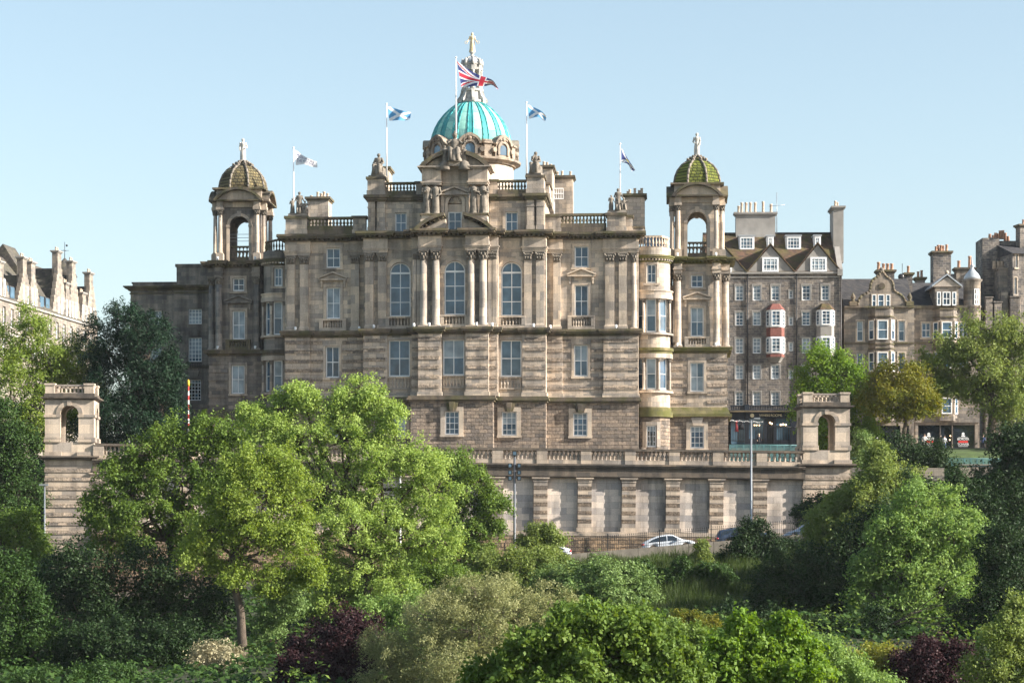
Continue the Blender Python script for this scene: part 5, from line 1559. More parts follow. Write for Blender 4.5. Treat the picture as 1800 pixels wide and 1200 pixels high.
def make_car(name, label, cat, paint, prof, L=4.4, wid=1.8, wb=2.65, loc=(0,0,0), flip=False, win=None):
    """prof: roof outline (x, z) from tail to nose; the body is swept across with tumblehome"""
    car = thing(name, label, cat, loc, 0.0, 'cars on the sloping road')
    car.rotation_euler = (0, -math.atan(0.085), math.pi if flip else 0)
    if flip: car.rotation_euler = (0, math.atan(0.085), math.pi)
    belt = [(-L/2, 0.62), (-L/2+0.1, 0.88), (-L*0.25, 0.93), (0.3, 0.92), (L*0.27, 0.88), (L/2-0.35, 0.74), (L/2, 0.55)]
    def beltz(x):
        for (a, za), (b, zb_) in zip(belt, belt[1:]):
            if a <= x <= b: return za + (zb_-za)*(x-a)/(b-a)
        return belt[0][1] if x < belt[0][0] else belt[-1][1]
    xs = sorted(set([-L/2+L*k/44 for k in range(45)] + [p[0] for p in prof]))
    def topz(x):
        for (a, za), (b, zb_) in zip(prof, prof[1:]):
            if a <= x <= b: return za + (zb_-za)*(x-a)/(b-a)
        return 0.6
    def arch(x):
        z = 0.2
        for c in (-wb/2, wb/2):
            if abs(x-c) < 0.40: z = max(z, 0.30 + math.sqrt(max(0, 0.40**2-(x-c)**2)))
        return z
    mb = MB(); mb.sm = True
    rows = []
    for x in xs:
        e = min(1.0, (L/2-abs(x))/0.5); hw = wid/2*(0.86+0.14*math.sqrt(max(0, e)))
        bz, tz_ = beltz(x), max(topz(x), beltz(x)+0.01)
        t = min(1.0, (tz_-bz)/0.5)
        sec = [(hw*0.93, arch(x)), (hw, max(arch(x)+0.01, 0.5)), (hw*0.985, max(bz, arch(x)+0.02)), (hw*(0.96-0.16*t), bz+(tz_-bz)*0.86), (hw*(0.86-0.22*t), tz_), (0, tz_+0.03*t)]
        full = [(-a, b) for a, b in sec] + [(a, b) for a, b in sec[-2::-1]]
        rows.append([mb.vert((x, y, z)) for y, z in full])
    n = len(rows[0])
    for a, b in zip(rows, rows[1:]):
        for j in range(n-1):
            mb.face((a[j], b[j], b[j+1], a[j+1]), True)
    mb.face(rows[0], False); mb.face(rows[-1][::-1], False)
    body = mb.build('body', paint, car)
    g = MB()
    for sg in (-1, 1):
        for wx in win:
            pts = []
            for x, k in wx:
                e = min(1.0, (L/2-abs(x))/0.5); hw = wid/2*(0.86+0.14*math.sqrt(max(0, e)))
                bz, t_ = beltz(x), topz(x); t = min(1.0, (t_-bz)/0.5)
                y = hw*(0.985 + (0.96-0.16*t-0.985)*k) + 0.008
                pts.append((x, sg*y, bz+0.03+(t_-bz)*0.80*k))
            g.poly(pts)
    g.build('side_window', M['carglass'], body)
    for c in (-wb/2, wb/2):
        for sg in (-1, 1):
            w_ = MB()
            y0, y1 = sg*(wid/2-0.24), sg*(wid/2-0.015)
            w_.tube((c, y0, 0.32), (c, y1, 0.32), 0.32, 0.32, 18)
            t = w_.build('wheel', M['rubber'], car)
            r2 = MB(); r2.tube((c, y1-sg*0.02, 0.32), (c, y1+sg*0.008, 0.32), 0.21, 0.19, 14)
            r2.build('rim', M['steel'], t)
    for sg in (-1, 1):
        q = MB(); q.ball((-L/2+0.09, sg*(wid/2-0.2), 0.80), 0.16, 8, 5, sx=0.8, sy=1.15, sz=0.75); q.build('tail_light', M['redlamp'], car)
        q = MB(); q.ball((L/2-0.22, sg*(wid/2-0.28), 0.62), 0.15, 8, 5, sx=1.2, sy=1.0, sz=0.55); q.build('headlight', M['white'], car)
    q = MB()
    for sg in (-1, 1): q.box(0.62, 0.8, sg*(wid/2+0.0), sg*(wid/2+0.17), 0.93, 1.06)
    q.build('wing_mirror', paint, car)
    return car
hatch = [(-2.2,0.62), (-2.12,0.98), (-1.6,1.2), (-0.9,1.40), (-0.1,1.46), (0.35,1.40), (1.15,0.97), (1.9,0.80), (2.2,0.58)]
hwin = [[(-1.75,0.0), (-1.35,0.75), (-0.75,0.98), (-0.2,1.0), (-0.2,0.0)], [(-0.12,0.0), (-0.12,1.0), (0.35,0.97), (0.95,0.1)]]
suv = [(-2.25,0.62), (-2.2,1.02), (-1.9,1.44), (-1.0,1.54), (0.1,1.52), (0.5,1.45), (1.2,1.08), (1.95,0.92), (2.25,0.62)]
swin = [[(-1.9,0.05), (-1.7,0.9), (-0.9,1.0), (-0.3,1.0), (-0.3,0.0)], [(-0.2,0.0), (-0.2,1.0), (0.4,0.97), (0.95,0.1)]]
def road_at(px, Y): x = (px-CX)*Y/F; return (x, Y, zr(x)-0.45)
make_car('parked_car', 'white hatchback car seen side-on through the railing', 'car', M['silver'], hatch, L=4.4, loc=road_at(1177, 194.5), win=hwin)
make_car('parked_car', 'steel blue tall car with red tail lamp behind the flowering shrub', 'car', M['bluecar'], suv, L=4.5, wid=1.85, loc=road_at(1308, 194.5), win=swin)
make_car('parked_car', 'pale silver-blue car half hidden by the tree crown at the railing end', 'car', M['greycar'], hatch, L=4.4, loc=road_at(1424, 194.5), flip=True, win=hwin)
make_car('parked_car', 'silver hatchback low on the road with its front hidden by shrubs', 'car', M['silver'], hatch, L=4.4, loc=road_at(958, 194.5), flip=True, win=hwin)

def zat(py, Y): return (HY-py)*Y/F
# lamp posts
o = thing('street_lamp', 'tall pale grey street lamp post in front of the terrace wall', 'street lamp', road_at(1320.5, 204.2))
zb = o.location.z; h = zat(738, 204.2)-zb
mb = MB(); mb.lathe([(.14,0), (.14,1.2), (.10,1.25), (.075,h)], 0, 0, 12); mb.build('post', M['steel'], o)
mb = MB(); mb.tube((0,0,h-0.05), (0.28,0,h+0.12), .04, .035, 7); mb.box(0.25, 0.75, -.11, .11, h+0.08, h+0.2); mb.build('lamp_head', M['steel'], o)
o = thing('floodlight_mast', 'dark floodlight mast with stacked black lamps before the terrace wall', 'floodlight mast', (P(904.5, 0, 188.5)[0], 188.5, -2.6))
h = zat(797, 188.5)+2.6
mb = MB(); mb.lathe([(.13,0), (.13,1.5), (.11,1.6), (.09,h)], 0, 0, 12); mb.build('post', plain('dark_grey_mast_paint', (0.09,0.10,0.115), 0.5), o)
mb = MB()
for dz_ in (0.95, 1.5, 1.95): mb.box(-.42, .42, -.03, .03, h-dz_-0.03, h-dz_+0.03)
mb.build('crossarm', M['iron'], o)
for dz_ in (0.95, 1.5, 1.95):
    for sx in (-1, 1):
        mb = MB(); mb.taper(sx*.36-.14, sx*.36+.14, -.3, -.06, h-dz_-.17, h-dz_+.17, 0.03); mb.mi = 1; mb.box(sx*.36-.1, sx*.36+.1, -.345, -.335, h-dz_-.12, h-dz_+.12)
        mb.build('lamp', [M['black'], M['glass']], o)
mb = MB(); mb.taper(-.16, .16, -.3, .05, h-.18, h+.2, 0.02); mb.mi = 1; mb.box(-.12, .12, -.345, -.325, h-.12, h+.14); mb.build('lamp', [M['black'], M['glass']], o)
o = thing('street_lamp', 'thin pale lamp post beside the shaded end of the terrace wall', 'street lamp', road_at(78.5, 196))
zb = o.location.z; h = zat(853, 196)-zb
mb = MB(); mb.lathe([(.12,0), (.12,1.2), (.08,1.3), (.06,h)], 0, 0, 10); mb.build('post', M['steel'], o)
mb = MB(); mb.box(-.45, .3, -.1, .1, h, h+.12); mb.build('lamp_head', M['steel'], o)
o = thing('street_lamp', 'thin white lamp post showing through the bright ash crown', 'street lamp', road_at(703.5, 204.0))
zb = o.location.z; h = zat(818, 204)-zb
mb = MB(); mb.lathe([(.12,0), (.12,1.2), (.08,1.3), (.07,h)], 0, 0, 10); mb.build('post', M['white'], o)
mb = MB(); mb.box(-.1, .5, -.1, .1, h, h+.12); mb.build('lamp_head', M['steel'], o)
# striped pole on the terrace by the annex
x, y, z = P(331, 745, 226)
o = thing('striped_pole', 'red and white banded pole with a yellow top before the grey annex', 'pole', (x, y, 7.9))
h = zat(667, 226)-7.9
mb = MB()
nb_ = 19
for k in range(nb_):
    mb.mi = k % 2; mb.lathe([(.085,h*0.93*k/nb_), (.085,h*0.93*(k+1)/nb_)], 0, 0, 10, caps=False)
mb.build('banded_tube', [M['red'], M['white']], o)
mb = MB(); mb.lathe([(.12,h*0.93), (.14,h*0.95), (.14,h*0.985), (.05,h)], 0, 0, 10); mb.build('cap', M['yellow'], o)
# ------------------------------------------------------------------ annex beside the bank
AF = B
ann = thing('annex_building', 'plain sooty stone annex with many-paned windows behind the dark conifer', 'building')
B.place(ann)
D1 = 9.5
au = lambda px: U(px, D1)
av = lambda py: V(py, 330, D1)
zA = av(506)
aw_ = [(331,354.5,543,569.5), (331,354.5,593,635.5), (331,353,667,703.5), (259.5,282.5,545,570), (259.5,282.5,593,636), (259.5,282.5,667,704)]
holes = [(au(a), au(b), av(d_), av(c), False) for a, b, c, d_ in aw_]
mb = MB()
sheet(mb, au(302), au(395), 7.0, zA, D1, holes); 
mb.poly([(au(302),D1,7), (au(302),D1+0.35,7), (au(302),D1+0.35,zA), (au(302),D1,zA)])
sheet(mb, au(228), au(302), 7.0, zA, D1+0.35, holes)
for x in (au(228),): mb.poly([(x,D1+0.35,7), (x,D1+14,7), (x,D1+14,zA), (x,D1+0.35,zA)])
mb.poly([(au(228),D1+0.35,zA), (au(395),D1+0.35,zA), (au(395),D1+14,zA), (au(228),D1+14,zA)])
mb.build('wall', M['dark'], ann)
for i, h in enumerate(holes):
    window(ann, h[0], h[1], h[2], h[3], D1 if i < 3 else D1+0.35, cols=4, rows=4 if i % 3 == 0 else 6, sur=0.0, bar=0.05, edge=0.07, g='glass_dark' if i % 3 == 2 else 'blind')
mb = MB()
r_ = [(au(228), au(302), D1+0.35), (au(302), au(395), D1)]
moulding(mb, r_, [(zA-0.55, zA-0.4, 0.08), (zA-0.2, zA, 0.2), (zA, zA+0.12, 0.5), (zA+0.122, zA+0.24, 0.62)], D1+3)
moulding(mb, r_, [(av(647), av(642), 0.12)], D1+1.5)
mb.build('cornice_trim', M['cornice'], ann)
mb = MB()
mb.box(au(229), au(306), D1+1.0, D1+8, zA+0.242, av(496)); mb.box(au(229)-0.08, au(306), D1+0.92, D1+8, av(496)+0.002, av(493))
mb.box(au(307), au(395), D1+0.9, D1+8, zA+0.243, av(467)); mb.box(au(307)-0.12, au(395), D1+0.78, D1+8.1, av(467)+0.002, av(462))
mb.build('attic', M['dark'], ann)
mb = MB()
for px in (342,):
    mb.prism_xz([(au(px-5), av(591)), (au(px+5), av(591)), (au(px+8), av(580)), (au(px-8), av(580))], D1-0.12, D1-0.002)
    mb.prism_xz([(au(px-5), av(665)), (au(px+5), av(665)), (au(px+9), av(652)), (au(px-9), av(652))], D1-0.16, D1-0.002)
mb.build('keystones', M['dark'], ann)
mb = MB(); mb.box(au(329), au(356), D1-0.35, D1-0.3, av(638.5), av(637)); 
for k in range(9): q = au(329)+(au(356)-au(329))*(k+.5)/9; mb.box(q-.03, q+.03, D1-.35, D1-.3, av(646), av(638.6))
mb.build('window_guard', M['iron'], ann)
rl = thing('iron_railing', 'black spiked iron railing at the foot of the sooty annex', 'railing', (0,0,0))
mb = MB()
p0, p1 = P(300, 745, 229), P(371, 745, 227)
zt_ = (HY-715)*228/F
for k in range(46):
    f = k/45; x = p0[0]+(p1[0]-p0[0])*f; y = p0[1]+(p1[1]-p0[1])*f
    mb.box(x-.015, x+.015, y-.015, y+.015, 7.9, zt_+0.1)
mb.build('bars', M['iron'], rl)
mb = MB()
for z in (zt_-1.3, zt_-0.1): mb.tube((p0[0],p0[1],z), (p1[0],p1[1],z), .03, .03, 5)
mb.build('rails', M['iron'], rl)

# ------------------------------------------------------------------ far tenement row receding at the picture's edge
LF = Frame(-64.3, 300.0, R(-81.8))
row = thing('tenement_row', 'long pale stone tenement row with chimneyed gables receding behind the trees', 'building')
LF.place(row)
lu = LF.u
zE = 32.7
xs0, xs1 = lu(-45), lu(172)
mb = MB()
holes = []
n = int((xs1-xs0)/2.9)
for k in range(n):
    x = xs0 + 1.0 + 2.9*k
    for zz in (zE-3.4, zE-7.2, zE-11.0): holes.append((x, x+1.15, zz, zz+2.4, False))
sheet(mb, xs0, xs1, 4, zE, 0, holes, rev=0.35)
for x in (xs0, xs1): mb.poly([(x,0,4), (x,14,4), (x,14,zE), (x,0,zE)])
mb.poly([(xs0,14,4), (xs1,14,4), (xs1,14,zE), (xs0,14,zE)])
mb.build('wall', M['creamstone'], row)
for k, h in enumerate(holes):
    if k % 3 < 2: window(row, h[0], h[1], h[2], h[3], 0, rev=0.35, cols=1, rows=2, sur=0.0, edge=0.12, g='glass_dark')
mb = MB(); mb.box(xs0, xs1, -0.25, 0.0, zE-0.3, zE); mb.box(xs0, xs1, -0.15, -0.002, zE-4.5, zE-4.2); mb.build('eaves', M['render'], row)
mb = MB()
for a, b, zr_ in ((-45, 33, 475), (33, 75, 470), (75, 96, 458), (96, 122, 476), (122, 172, 497)):
    zz = (HY-zr_)*LF.t((a+b)/2, 5.5)/F
    mb.prism_yz([(-0.3, zE+0.02), (5.5, zz), (13.5, zE+0.02)], lu(a)+0.01, lu(b)-0.01)
mb.build('roof', M['slate_pale'], row)
def gable(pxc, w, zap, chim_top, cw=1.5, seed=0):
    xc = lu(pxc)
    za = (HY-zap)*LF.t(pxc, 0)/F
    mb = MB()
    pts = [(xc-w/2, zE+0.01), (xc+w/2, zE+0.01)]
    st = 7
    for k in range(st):
        x = xc + w/2 - (w/2-0.6)*k/st; pts.append((x, zE+(za-zE)*(k+0.55)/st)); pts.append((x-(w/2-0.6)/st, zE+(za-zE)*(k+0.55)/st))
    for k in range(st-1, -1, -1):
        x = xc - w/2 + (w/2-0.6)*k/st; pts.append((x+(w/2-0.6)/st, zE+(za-zE)*(k+0.55)/st)); pts.append((x, zE+(za-zE)*(k+0.55)/st))
    mb.prism_xz(pts, -0.12, 0.4)
    g = mb.build('stepped_gable', M['creamstone'], row)
    mb = MB(); mb.prism_xz([(xc-w/2+0.2, zE+0.02), (xc+w/2-0.2, zE+0.02), (xc, za-0.4)], 0.402, 6.5); mb.build('gable_roof', M['slate_pale'], g)
    zc = (HY-chim_top)*LF.t(pxc, 0)/F
    chimney(row, xc-cw/2, xc+cw/2, -0.05, 0.75, za-1.6, zc, m='creamstone', capm='render', pots=[(0.3,0.5,1.0), (0.7,0.5,0.9)], poth=0.5, cap=0.3)
    for dx in (-0.9, 0.5):
        window(row, xc+dx, xc+dx+0.5, zE+0.2, zE+2.4, -0.18, rev=0.1, cols=1, rows=2, sur=0.0, edge=0.07, g='glass_dark')
for pxc, w, za_, ch in ((2, 6.0, 485, 459), (43, 6.2, 478, 452), (58, 5.6, 486, 460), (104, 6.2, 466, 441), (129, 5.6, 478, 459), (160, 5.6, 498, 479), (118, 3.2, 505, 497), (147, 3.0, 520, 514)):
    gable(pxc, w, za_, ch)
z0 = (HY-475)*LF.t(40, 7)/F; z1 = (HY-448)*LF.t(40, 7)/F
chimney(row, lu(-30), lu(69), 6.3, 7.8, z0-3, z1, m='render', capm='render', pots=[(0.04+0.08*k, 0.5, 0.9) for k in range(12)], potr=0.28, poth=0.7)
# dormers with sloping glass
for pxc in (12, 22, 74, 84):
    xc = lu(pxc); 
    mb = MB(); mb.prism_yz([(0.1, zE+0.1), (0.1, zE+1.9), (3.2, zE+2.6), (3.2, zE+0.5)], xc-0.9, xc+0.9); o = mb.build('dormer', M['slate'], row)
    mb = MB(); mb.box(xc-0.75, xc+0.75, 0.0, 0.09, zE+0.35, zE+1.75); mb.build('pane', M['glass'], o)
# round turret with a conical roof and weathervane
xc = lu(143); tz0 = (HY-500)*LF.t(143, 3)/F; tz1 = (HY-467)*LF.t(143, 3)/F
mb = MB(); mb.lathe([(1.5, zE-2), (1.5, tz0)], xc, 2.4, 20); mb.mi = 1; mb.lathe([(1.75, tz0), (1.25, tz0+1.0), (0.75, tz0+1.9), (0.05, tz1)], xc, 2.4, 20)
o = mb.build('turret', [M['creamstone'], M['slate_pale']], row)
mb = MB(); mb.tube((xc,2.4,tz1-0.2), (xc,2.4,tz1+2.2), .05, .03, 6); mb.tube((xc-.6,2.4,tz1+1.0), (xc+.6,2.4,tz1+1.0), .03, .03, 5); mb.tube((xc,1.8,tz1+1.0), (xc,3.0,tz1+1.0), .03, .03, 5); mb.ball((xc,2.1,tz1+1.7), .16, 6, 4)
mb.build('weathervane', M['iron'], o)
mb = MB(); 
for px, hh in ((36, 3.2), (45, 2.0)):
    mb.tube((lu(px),7,z1), (lu(px),7,z1+hh), .03, .03, 5)
    mb.tube((lu(px),6.4,z1+hh-.1), (lu(px),7.6,z1+hh-.1), .03, .03, 5)
mb.build('aerial', M['steel'], row)

# ------------------------------------------------------------------ tall rubble tenement with tiled roof
QF = Frame(0.0, 256.0, R(1.5))
q = thing('tenement_building', 'tall grey rubble tenement with red tiled roof, white dormers and oriel windows', 'building')
QF.place(q)
qu, qv = QF.u, lambda py, px=1380, d=0: QF.v(py, px, d)
zE = qv(480); zG = 11.2; xa, xb = qu(1240), qu(1480)
wins = []
cols_ = [(1293,1307), (1323.5,1337.5), (1356,1370.5), (1410,1424.5), (1444,1457.5)]
rowsy = [(501,528), (547.5,572), (593.5,621), (641,666), (688.5,713)]
oriel = {2: (1,2), 4: (1,2)}
for ci, (a, b) in enumerate(cols_):
    for ri, (t, bt) in enumerate(rowsy):
        if ci in oriel and ri in oriel[ci]: continue
        wins.append((a, b, t, bt, ci, ri))
for ri, (t, bt) in enumerate(((510,525), (557,572), (602,617), (650,666))): wins.append((1387,1394,t,bt,9,ri))
holes = [(qu(a), qu(b), qv(bt), qv(t), False) for a, b, t, bt, _, _ in wins]
mb = MB()
sheet(mb, xa, xb, qv(722), zE, 0, holes, rev=0.22)
mb.poly([(xb,0,zG-1), (xb,11,zG-1), (xb,11,zE), (xb,5.5,qv(412,1380,5.5)), (xb,0,zE)])
mb.poly([(xa,0,zG-1), (xa,11,zG-1), (xa,11,zE), (xa,0,zE)])
mb.poly([(xa,11,zG-1), (xb,11,zG-1), (xb,11,zE), (xa,11,zE)])
mb.build('wall', M['rubble'], q)
for h, w in zip(holes, wins):
    window(q, *h[:4], 0, rev=0.22, cols=2 if w[4] < 9 else 1, rows=4, sur=0.13 if w[4] < 9 else 0.1, surm='render', surp=0.03, edge=0.09, bar=0.045, g='blind' if (w[5] >= 2 or w[4] == 1) else 'glass', sill=False, midbar=True)
mb = MB(); mb.box(xa, xb, -0.25, 0.0, zE-0.1, zE+0.12); mb.box(xa, xb, -0.1, -0.002, zE-0.5, zE-0.35); mb.build('eaves', M['render'], q)
zR = qv(411, 1380, 5.5)
mb = MB()
mb.prism_yz([(-0.2, zE+0.13), (5.5, zR), (11.2, zE+0.13)], xa, xb-0.5)
mb.build('roof', M['tile'], q)
mb = MB(); mb.box(xa, xb-0.5, 5.35, 5.65, zR-0.02, zR+0.14); mb.build('ridge', M['slate'], q)
mb = MB(); mb.prism_yz([(-0.35, zE-0.3), (-0.35, zE+0.35), (5.5, zR+0.4), (11.4, zE+0.3), (11.4, zE-0.3)], xb-0.498, xb+0.05); mb.build('gable_coping', M['render'], q)
for a, b, ap, pk, wa, wb_ in ((1314, 1395, 1354, 430, 1339.5, 1368.5), (1399, 1477, 1437, 428, 1424, 1453), (1232, 1311, 1271, 431, 1257, 1286)):
    mb = MB()
    zt_ = qv(479); zp = qv(pk)
    mb.prism_xz([(qu(a), zE+0.13), (qu(b), zE+0.13), (qu(ap), zp-0.15)], -0.12, 0.3)
    g = mb.build('roof_gable', M['render'], q)
    mb = MB()
    dback = 5.0
    t = 0.16
    for e in (a-2, b+2):
        x0, x1 = qu(e), qu(ap)
        pts = [(-0.3, 0)]
        i = [mb.vert(p) for p in ((x0,-0.3,zE+0.05), (x1,-0.3,zp), (x1,-0.3,zp+t), (x0,-0.3,zE+0.05+t), (x0,0.1,zE+0.05), (x1,dback,zp), (x1,dback,zp+t), (x0,0.1+0.01,zE+0.05+t))]
        for f in ((0,1,2,3), (4,7,6,5), (3,2,6,7), (0,4,5,1)): mb.face([i[k] for k in f])
    mb.build('gable_roof', M['tile'], g)
    window(g, qu(wa), qu(wb_), qv(479), qv(452.5), -0.2, rev=0.06, cols=4, rows=4, sur=0.0, edge=0.2, bar=0.06)
for a, b in ((1299,1326), (1348,1360), (1381.5,1408), (1430.5,1443)):
    d_ = 3.2
    mb = MB(); x0, x1 = QF.u(a, d_), QF.u(b, d_); z0, z1 = qv(440, 1380, d_), qv(415, 1380, d_)
    mb.box(x0, x1, d_, 5.6, z0-0.3, z1); mb.mi = 1; mb.box(x0-0.1, x1+0.1, d_-0.15, 5.8, z1+0.002, z1+0.12)
    o = mb.build('dormer', [M['white'], M['lead']], q)
    window(o, x0+0.12, x1-0.12, z0+0.1, z1-0.12, d_-0.14, rev=0.12, cols=4 if b-a > 20 else 2, rows=3, sur=0.0, edge=0.12, bar=0.05)
# oriels
def oriel_bay(px0, px1, top, bot, panels, roofm, panelm, foot):
    x0, x1 = qu(px0), qu(px1); w = x1-x0; cx = (x0+x1)/2; dp = 0.75; fw_ = w*0.30
    pts = lambda e: [(x0-e, 0.05), (cx-fw_-e*0.5, -dp-e), (cx+fw_+e*0.5, -dp-e), (x1+e, 0.05)]
    mb = MB(); o = None
    mb.mi = 0
    for (t, b_, kind) in panels:
        mb.mi = {'w': 0, 'p': 1}[kind]
        mb.prism_xy(pts(0.0 if kind == 'w' else 0.02), qv(b_)+0.001, qv(t)-0.001)
    mb.mi = 2
    a = [mb.vert((x, y, qv(bot if False else panels[0][0])+0.0)) for x, y in pts(0.12)]
    c = [mb.vert((x, y, qv(top))) for x, y in [(x0+w*.25, 0.03), (cx-fw_*0.6, -0.15), (cx+fw_*0.6, -0.15), (x1-w*.25, 0.03)]]
    for i in range(3): mb.face((a[i], a[i+1], c[i+1], c[i]))
    mb.face(c); mb.face(a[::-1])
    if foot:
        a = [mb.vert((x, y, qv(panels[-1][1]))) for x, y in pts(0.0)]
        c = [mb.vert((x, y, qv(foot))) for x, y in [(x0+w*.2, 0.03), (cx-fw_*0.5, -0.2), (cx+fw_*0.5, -0.2), (x1-w*.2, 0.03)]]
        mb.mi = 1 if panelm != 'terracotta' else 3
        for i in range(3): mb.face((c[i], c[i+1], a[i+1], a[i]))
        mb.face(c[::-1])
    o = mb.build('oriel', [M['white'], M[panelm], M[roofm], M['render']], q)
    for (t, b_, kind) in panels:
        if kind != 'w': continue
        zt_, zb_ = qv(t)-0.12, qv(b_)+0.1
        for i, (p0, p1) in enumerate(zip(pts(0.0), pts(0.0)[1:])):
            v0, v1 = Vector((p0[0], p0[1], 0)), Vector((p1[0], p1[1], 0)); L_ = (v1-v0).length; e = (v1-v0)/L_
            nrm = Vector((e.y, -e.x, 0))
            xf = lambda p, v0=v0, e=e, nrm=nrm: (v0.x+e.x*p[0]-nrm.x*p[1], v0.y+e.y*p[0]-nrm.y*p[1], p[2])
            window(o, 0.1, L_-0.1, zb_, zt_, -0.1, rev=0.1, cols=2 if i == 1 else 1, rows=4, sur=0.0, xf=xf, edge=0.1, bar=0.05, g='glass')
oriel_bay(1347, 1379, 534, 545, [(545,576,'w'), (576.5,592,'p'), (592.5,622,'w'), (622.5,628,'p')], 'terracotta', 'terracotta', 637)
oriel_bay(1435, 1466.5, 534, 545, [(545,574,'w'), (574.5,591,'p'), (591.5,620,'w'), (620.5,626,'p')], 'tile', 'render', 637)
chimney(q, QF.u(1293.5,5), QF.u(1363,5), 5.0, 6.1, zR-0.5, QF.v(373,1330,5), m='render', capm='render', pots=[(0.08,0.5,0.8), (0.16,0.5,1.2), (0.27,0.5,1.2), (0.38,0.5,1.2), (0.5,0.5,1.2), (0.7,0.5,1.3), (0.9,0.5,1.0)], poth=0.95, potr=0.17)
chimney(q, QF.u(1463,4), QF.u(1481,4), 3.0, 6.5, zE+1.5, QF.v(364.5,1470,4), m='render', capm='render', pots=[(0.3,0.3,1.0), (0.6,0.6,1.0)], poth=0.7)
mb = MB(); x = QF.u(1365.5,5); mb.tube((x,5,zR), (x,5,QF.v(338,1365,5)), .045, .03, 6); mb.tube((x-.9,5,QF.v(363,1365,5)), (x+.9,5,QF.v(360,1365,5)), .025, .025, 5); mb.build('aerial', M['steel'], q)
for px in (1314, 1400, 1478):
    mb = MB(); x = qu(px); mb.tube((x,-0.1,qv(720)), (x,-0.1,zE), .07, .07, 7); mb.build('drainpipe', M['iron'], q)
# shop front below
zs0 = qv(722)
mb = MB()
mb.box(qu(1283), qu(1404), -0.9, -0.002, qv(724.5), zs0)                                # ledge of the balcony
mb.build('shop_ledge', M['cornice'], q)
mb = MB()
mb.box(qu(1283), qu(1404), -0.75, -0.55, qv(721.5), qv(720)); mb.box(qu(1283), qu(1404), -0.8, -0.5, qv(714.5), qv(712.5))
for k in range(40): x = qu(1284)+(qu(1403)-qu(1284))*(k+.5)/40; mb.box(x-.06, x+.06, -.72, -.58, qv(720)+.002, qv(714.5)-.002)
for px in (1312, 1394): mb.box(qu(px)-.25, qu(px)+.25, -.85, -.45, qv(722), qv(711))
mb.build('balcony_balustrade', M['navy'], q)
mb = MB()
mb.box(qu(1311), qu(1390), -0.45, -0.05, qv(735.5), qv(725))
for a, b in ((1309,1316), (1343,1347), (1360,1364), (1389,1396)): mb.box(qu(a), qu(b), -0.4, -0.05, zG, qv(735.5)-.002)
mb.box(qu(1316), qu(1343), -0.35, -0.05, zG, qv(771)); mb.box(qu(1364), qu(1389), -0.35, -0.05, zG, qv(773))
mb.box(qu(1283), qu(1309), -0.3, -0.05, qv(737), qv(724.6)); mb.box(qu(1396), qu(1480), -0.3, -0.05, zG, qv(724.6))
front = mb.build('shop_front', M['navy'], q)
mb = MB(); mb.box(qu(1316), qu(1343), -0.2, -0.1, qv(771)+.002, qv(735.6)-.002); mb.box(qu(1364), qu(1389), -0.2, -0.1, qv(773)+.002, qv(735.6)-.002); mb.box(qu(1285), qu(1309), -0.2, -0.1, zG, qv(737)-.002)
mb.build('shop_window', M['glass'], front)
mb = MB(); mb.box(qu(1347), qu(1360), -0.15, -0.1, zG, qv(735.6)-.002); mb.build('shop_door', M['black'], front)
def lettering(text, parent, x, y, z, size, mat, rotz=0.0, depth=0.02, name='lettering', spacing=1.0):
    cu = bpy.data.curves.new(name, 'FONT'); cu.body = text; cu.size = size; cu.align_x = 'CENTER'; cu.align_y = 'CENTER'; cu.extrude = depth; cu.space_character = spacing
    to = bpy.data.objects.new(name, cu); COL.objects.link(to)
    dg = bpy.context.evaluated_depsgraph_get(); me = bpy.data.meshes.new_from_object(to.evaluated_get(dg)); bpy.data.objects.remove(to)
    me.transform(Matrix.Rotation(math.pi/2, 4, 'X'))
    me.materials.clear(); me.materials.append(mat)
    o = bpy.data.objects.new(name, me); COL.objects.link(o); o.parent = parent; o.location = (x, y, z)
    return o
lettering('WHISKI ROOMS', front, (qu(1335.5)+qu(1372.5))/2, -0.48, qv(730.3), 0.38, M['gold'], spacing=0.86)
mb = MB()
for px in (1321.5,): mb.lathe([(0.22,0), (0.22,0.03)], 0, 0, 14)
mb.v = [(qu(1321.5)+x, -0.46-z, qv(730.3)+y) for x, y, z in mb.v]
mb.build('emblem', M['gold'], front)
lampm, nt, N_, L_, b_ = new_mat('warm_lamp_glow'); b_.inputs['Emission Color'].default_value = (1.0, 0.62, 0.3, 1); b_.inputs['Emission Strength'].default_value = 2.0
mb = MB()
for px, py in ((1326,747), (1329.5,747), (1334,747), (1353,743), (1356,744.5), (1372,746.5), (1376,746), (1380.5,746.5)): mb.ball((qu(px), -0.32, qv(py)), 0.10, 7, 5)
mb.build('pendant_lamps', lampm, front)
def garment(px, py, w, h, mat, lab):
    mb = MB(); x, z = 0, 0
    mb.lathe([(w*.42,-h), (w*.36,-h*.6), (w*.2,-h*.35), (w*.24,-h*.15), (w*.1,0)], 0, 0, 12, sy=0.35, fold=lambda a, zz: 1+.08*math.sin(6*a))
    o = mb.build('garment', mat); tag(o, lab, 'garment', 'clothes hung outside the shop')
    o.location = (QF.X0 + qu(px)*QF.c + -0.6*QF.s, QF.Y0 - qu(px)*QF.s - 0.6*QF.c, qv(py))
garment(1302.5, 740.5, 0.75, 0.85, M['cloth_dark'], 'black kilt hanging at the shop next to the navy front')
garment(1294, 739, 0.45, 1.2, M['cloth_red'], 'red garment hanging beside the black kilt')

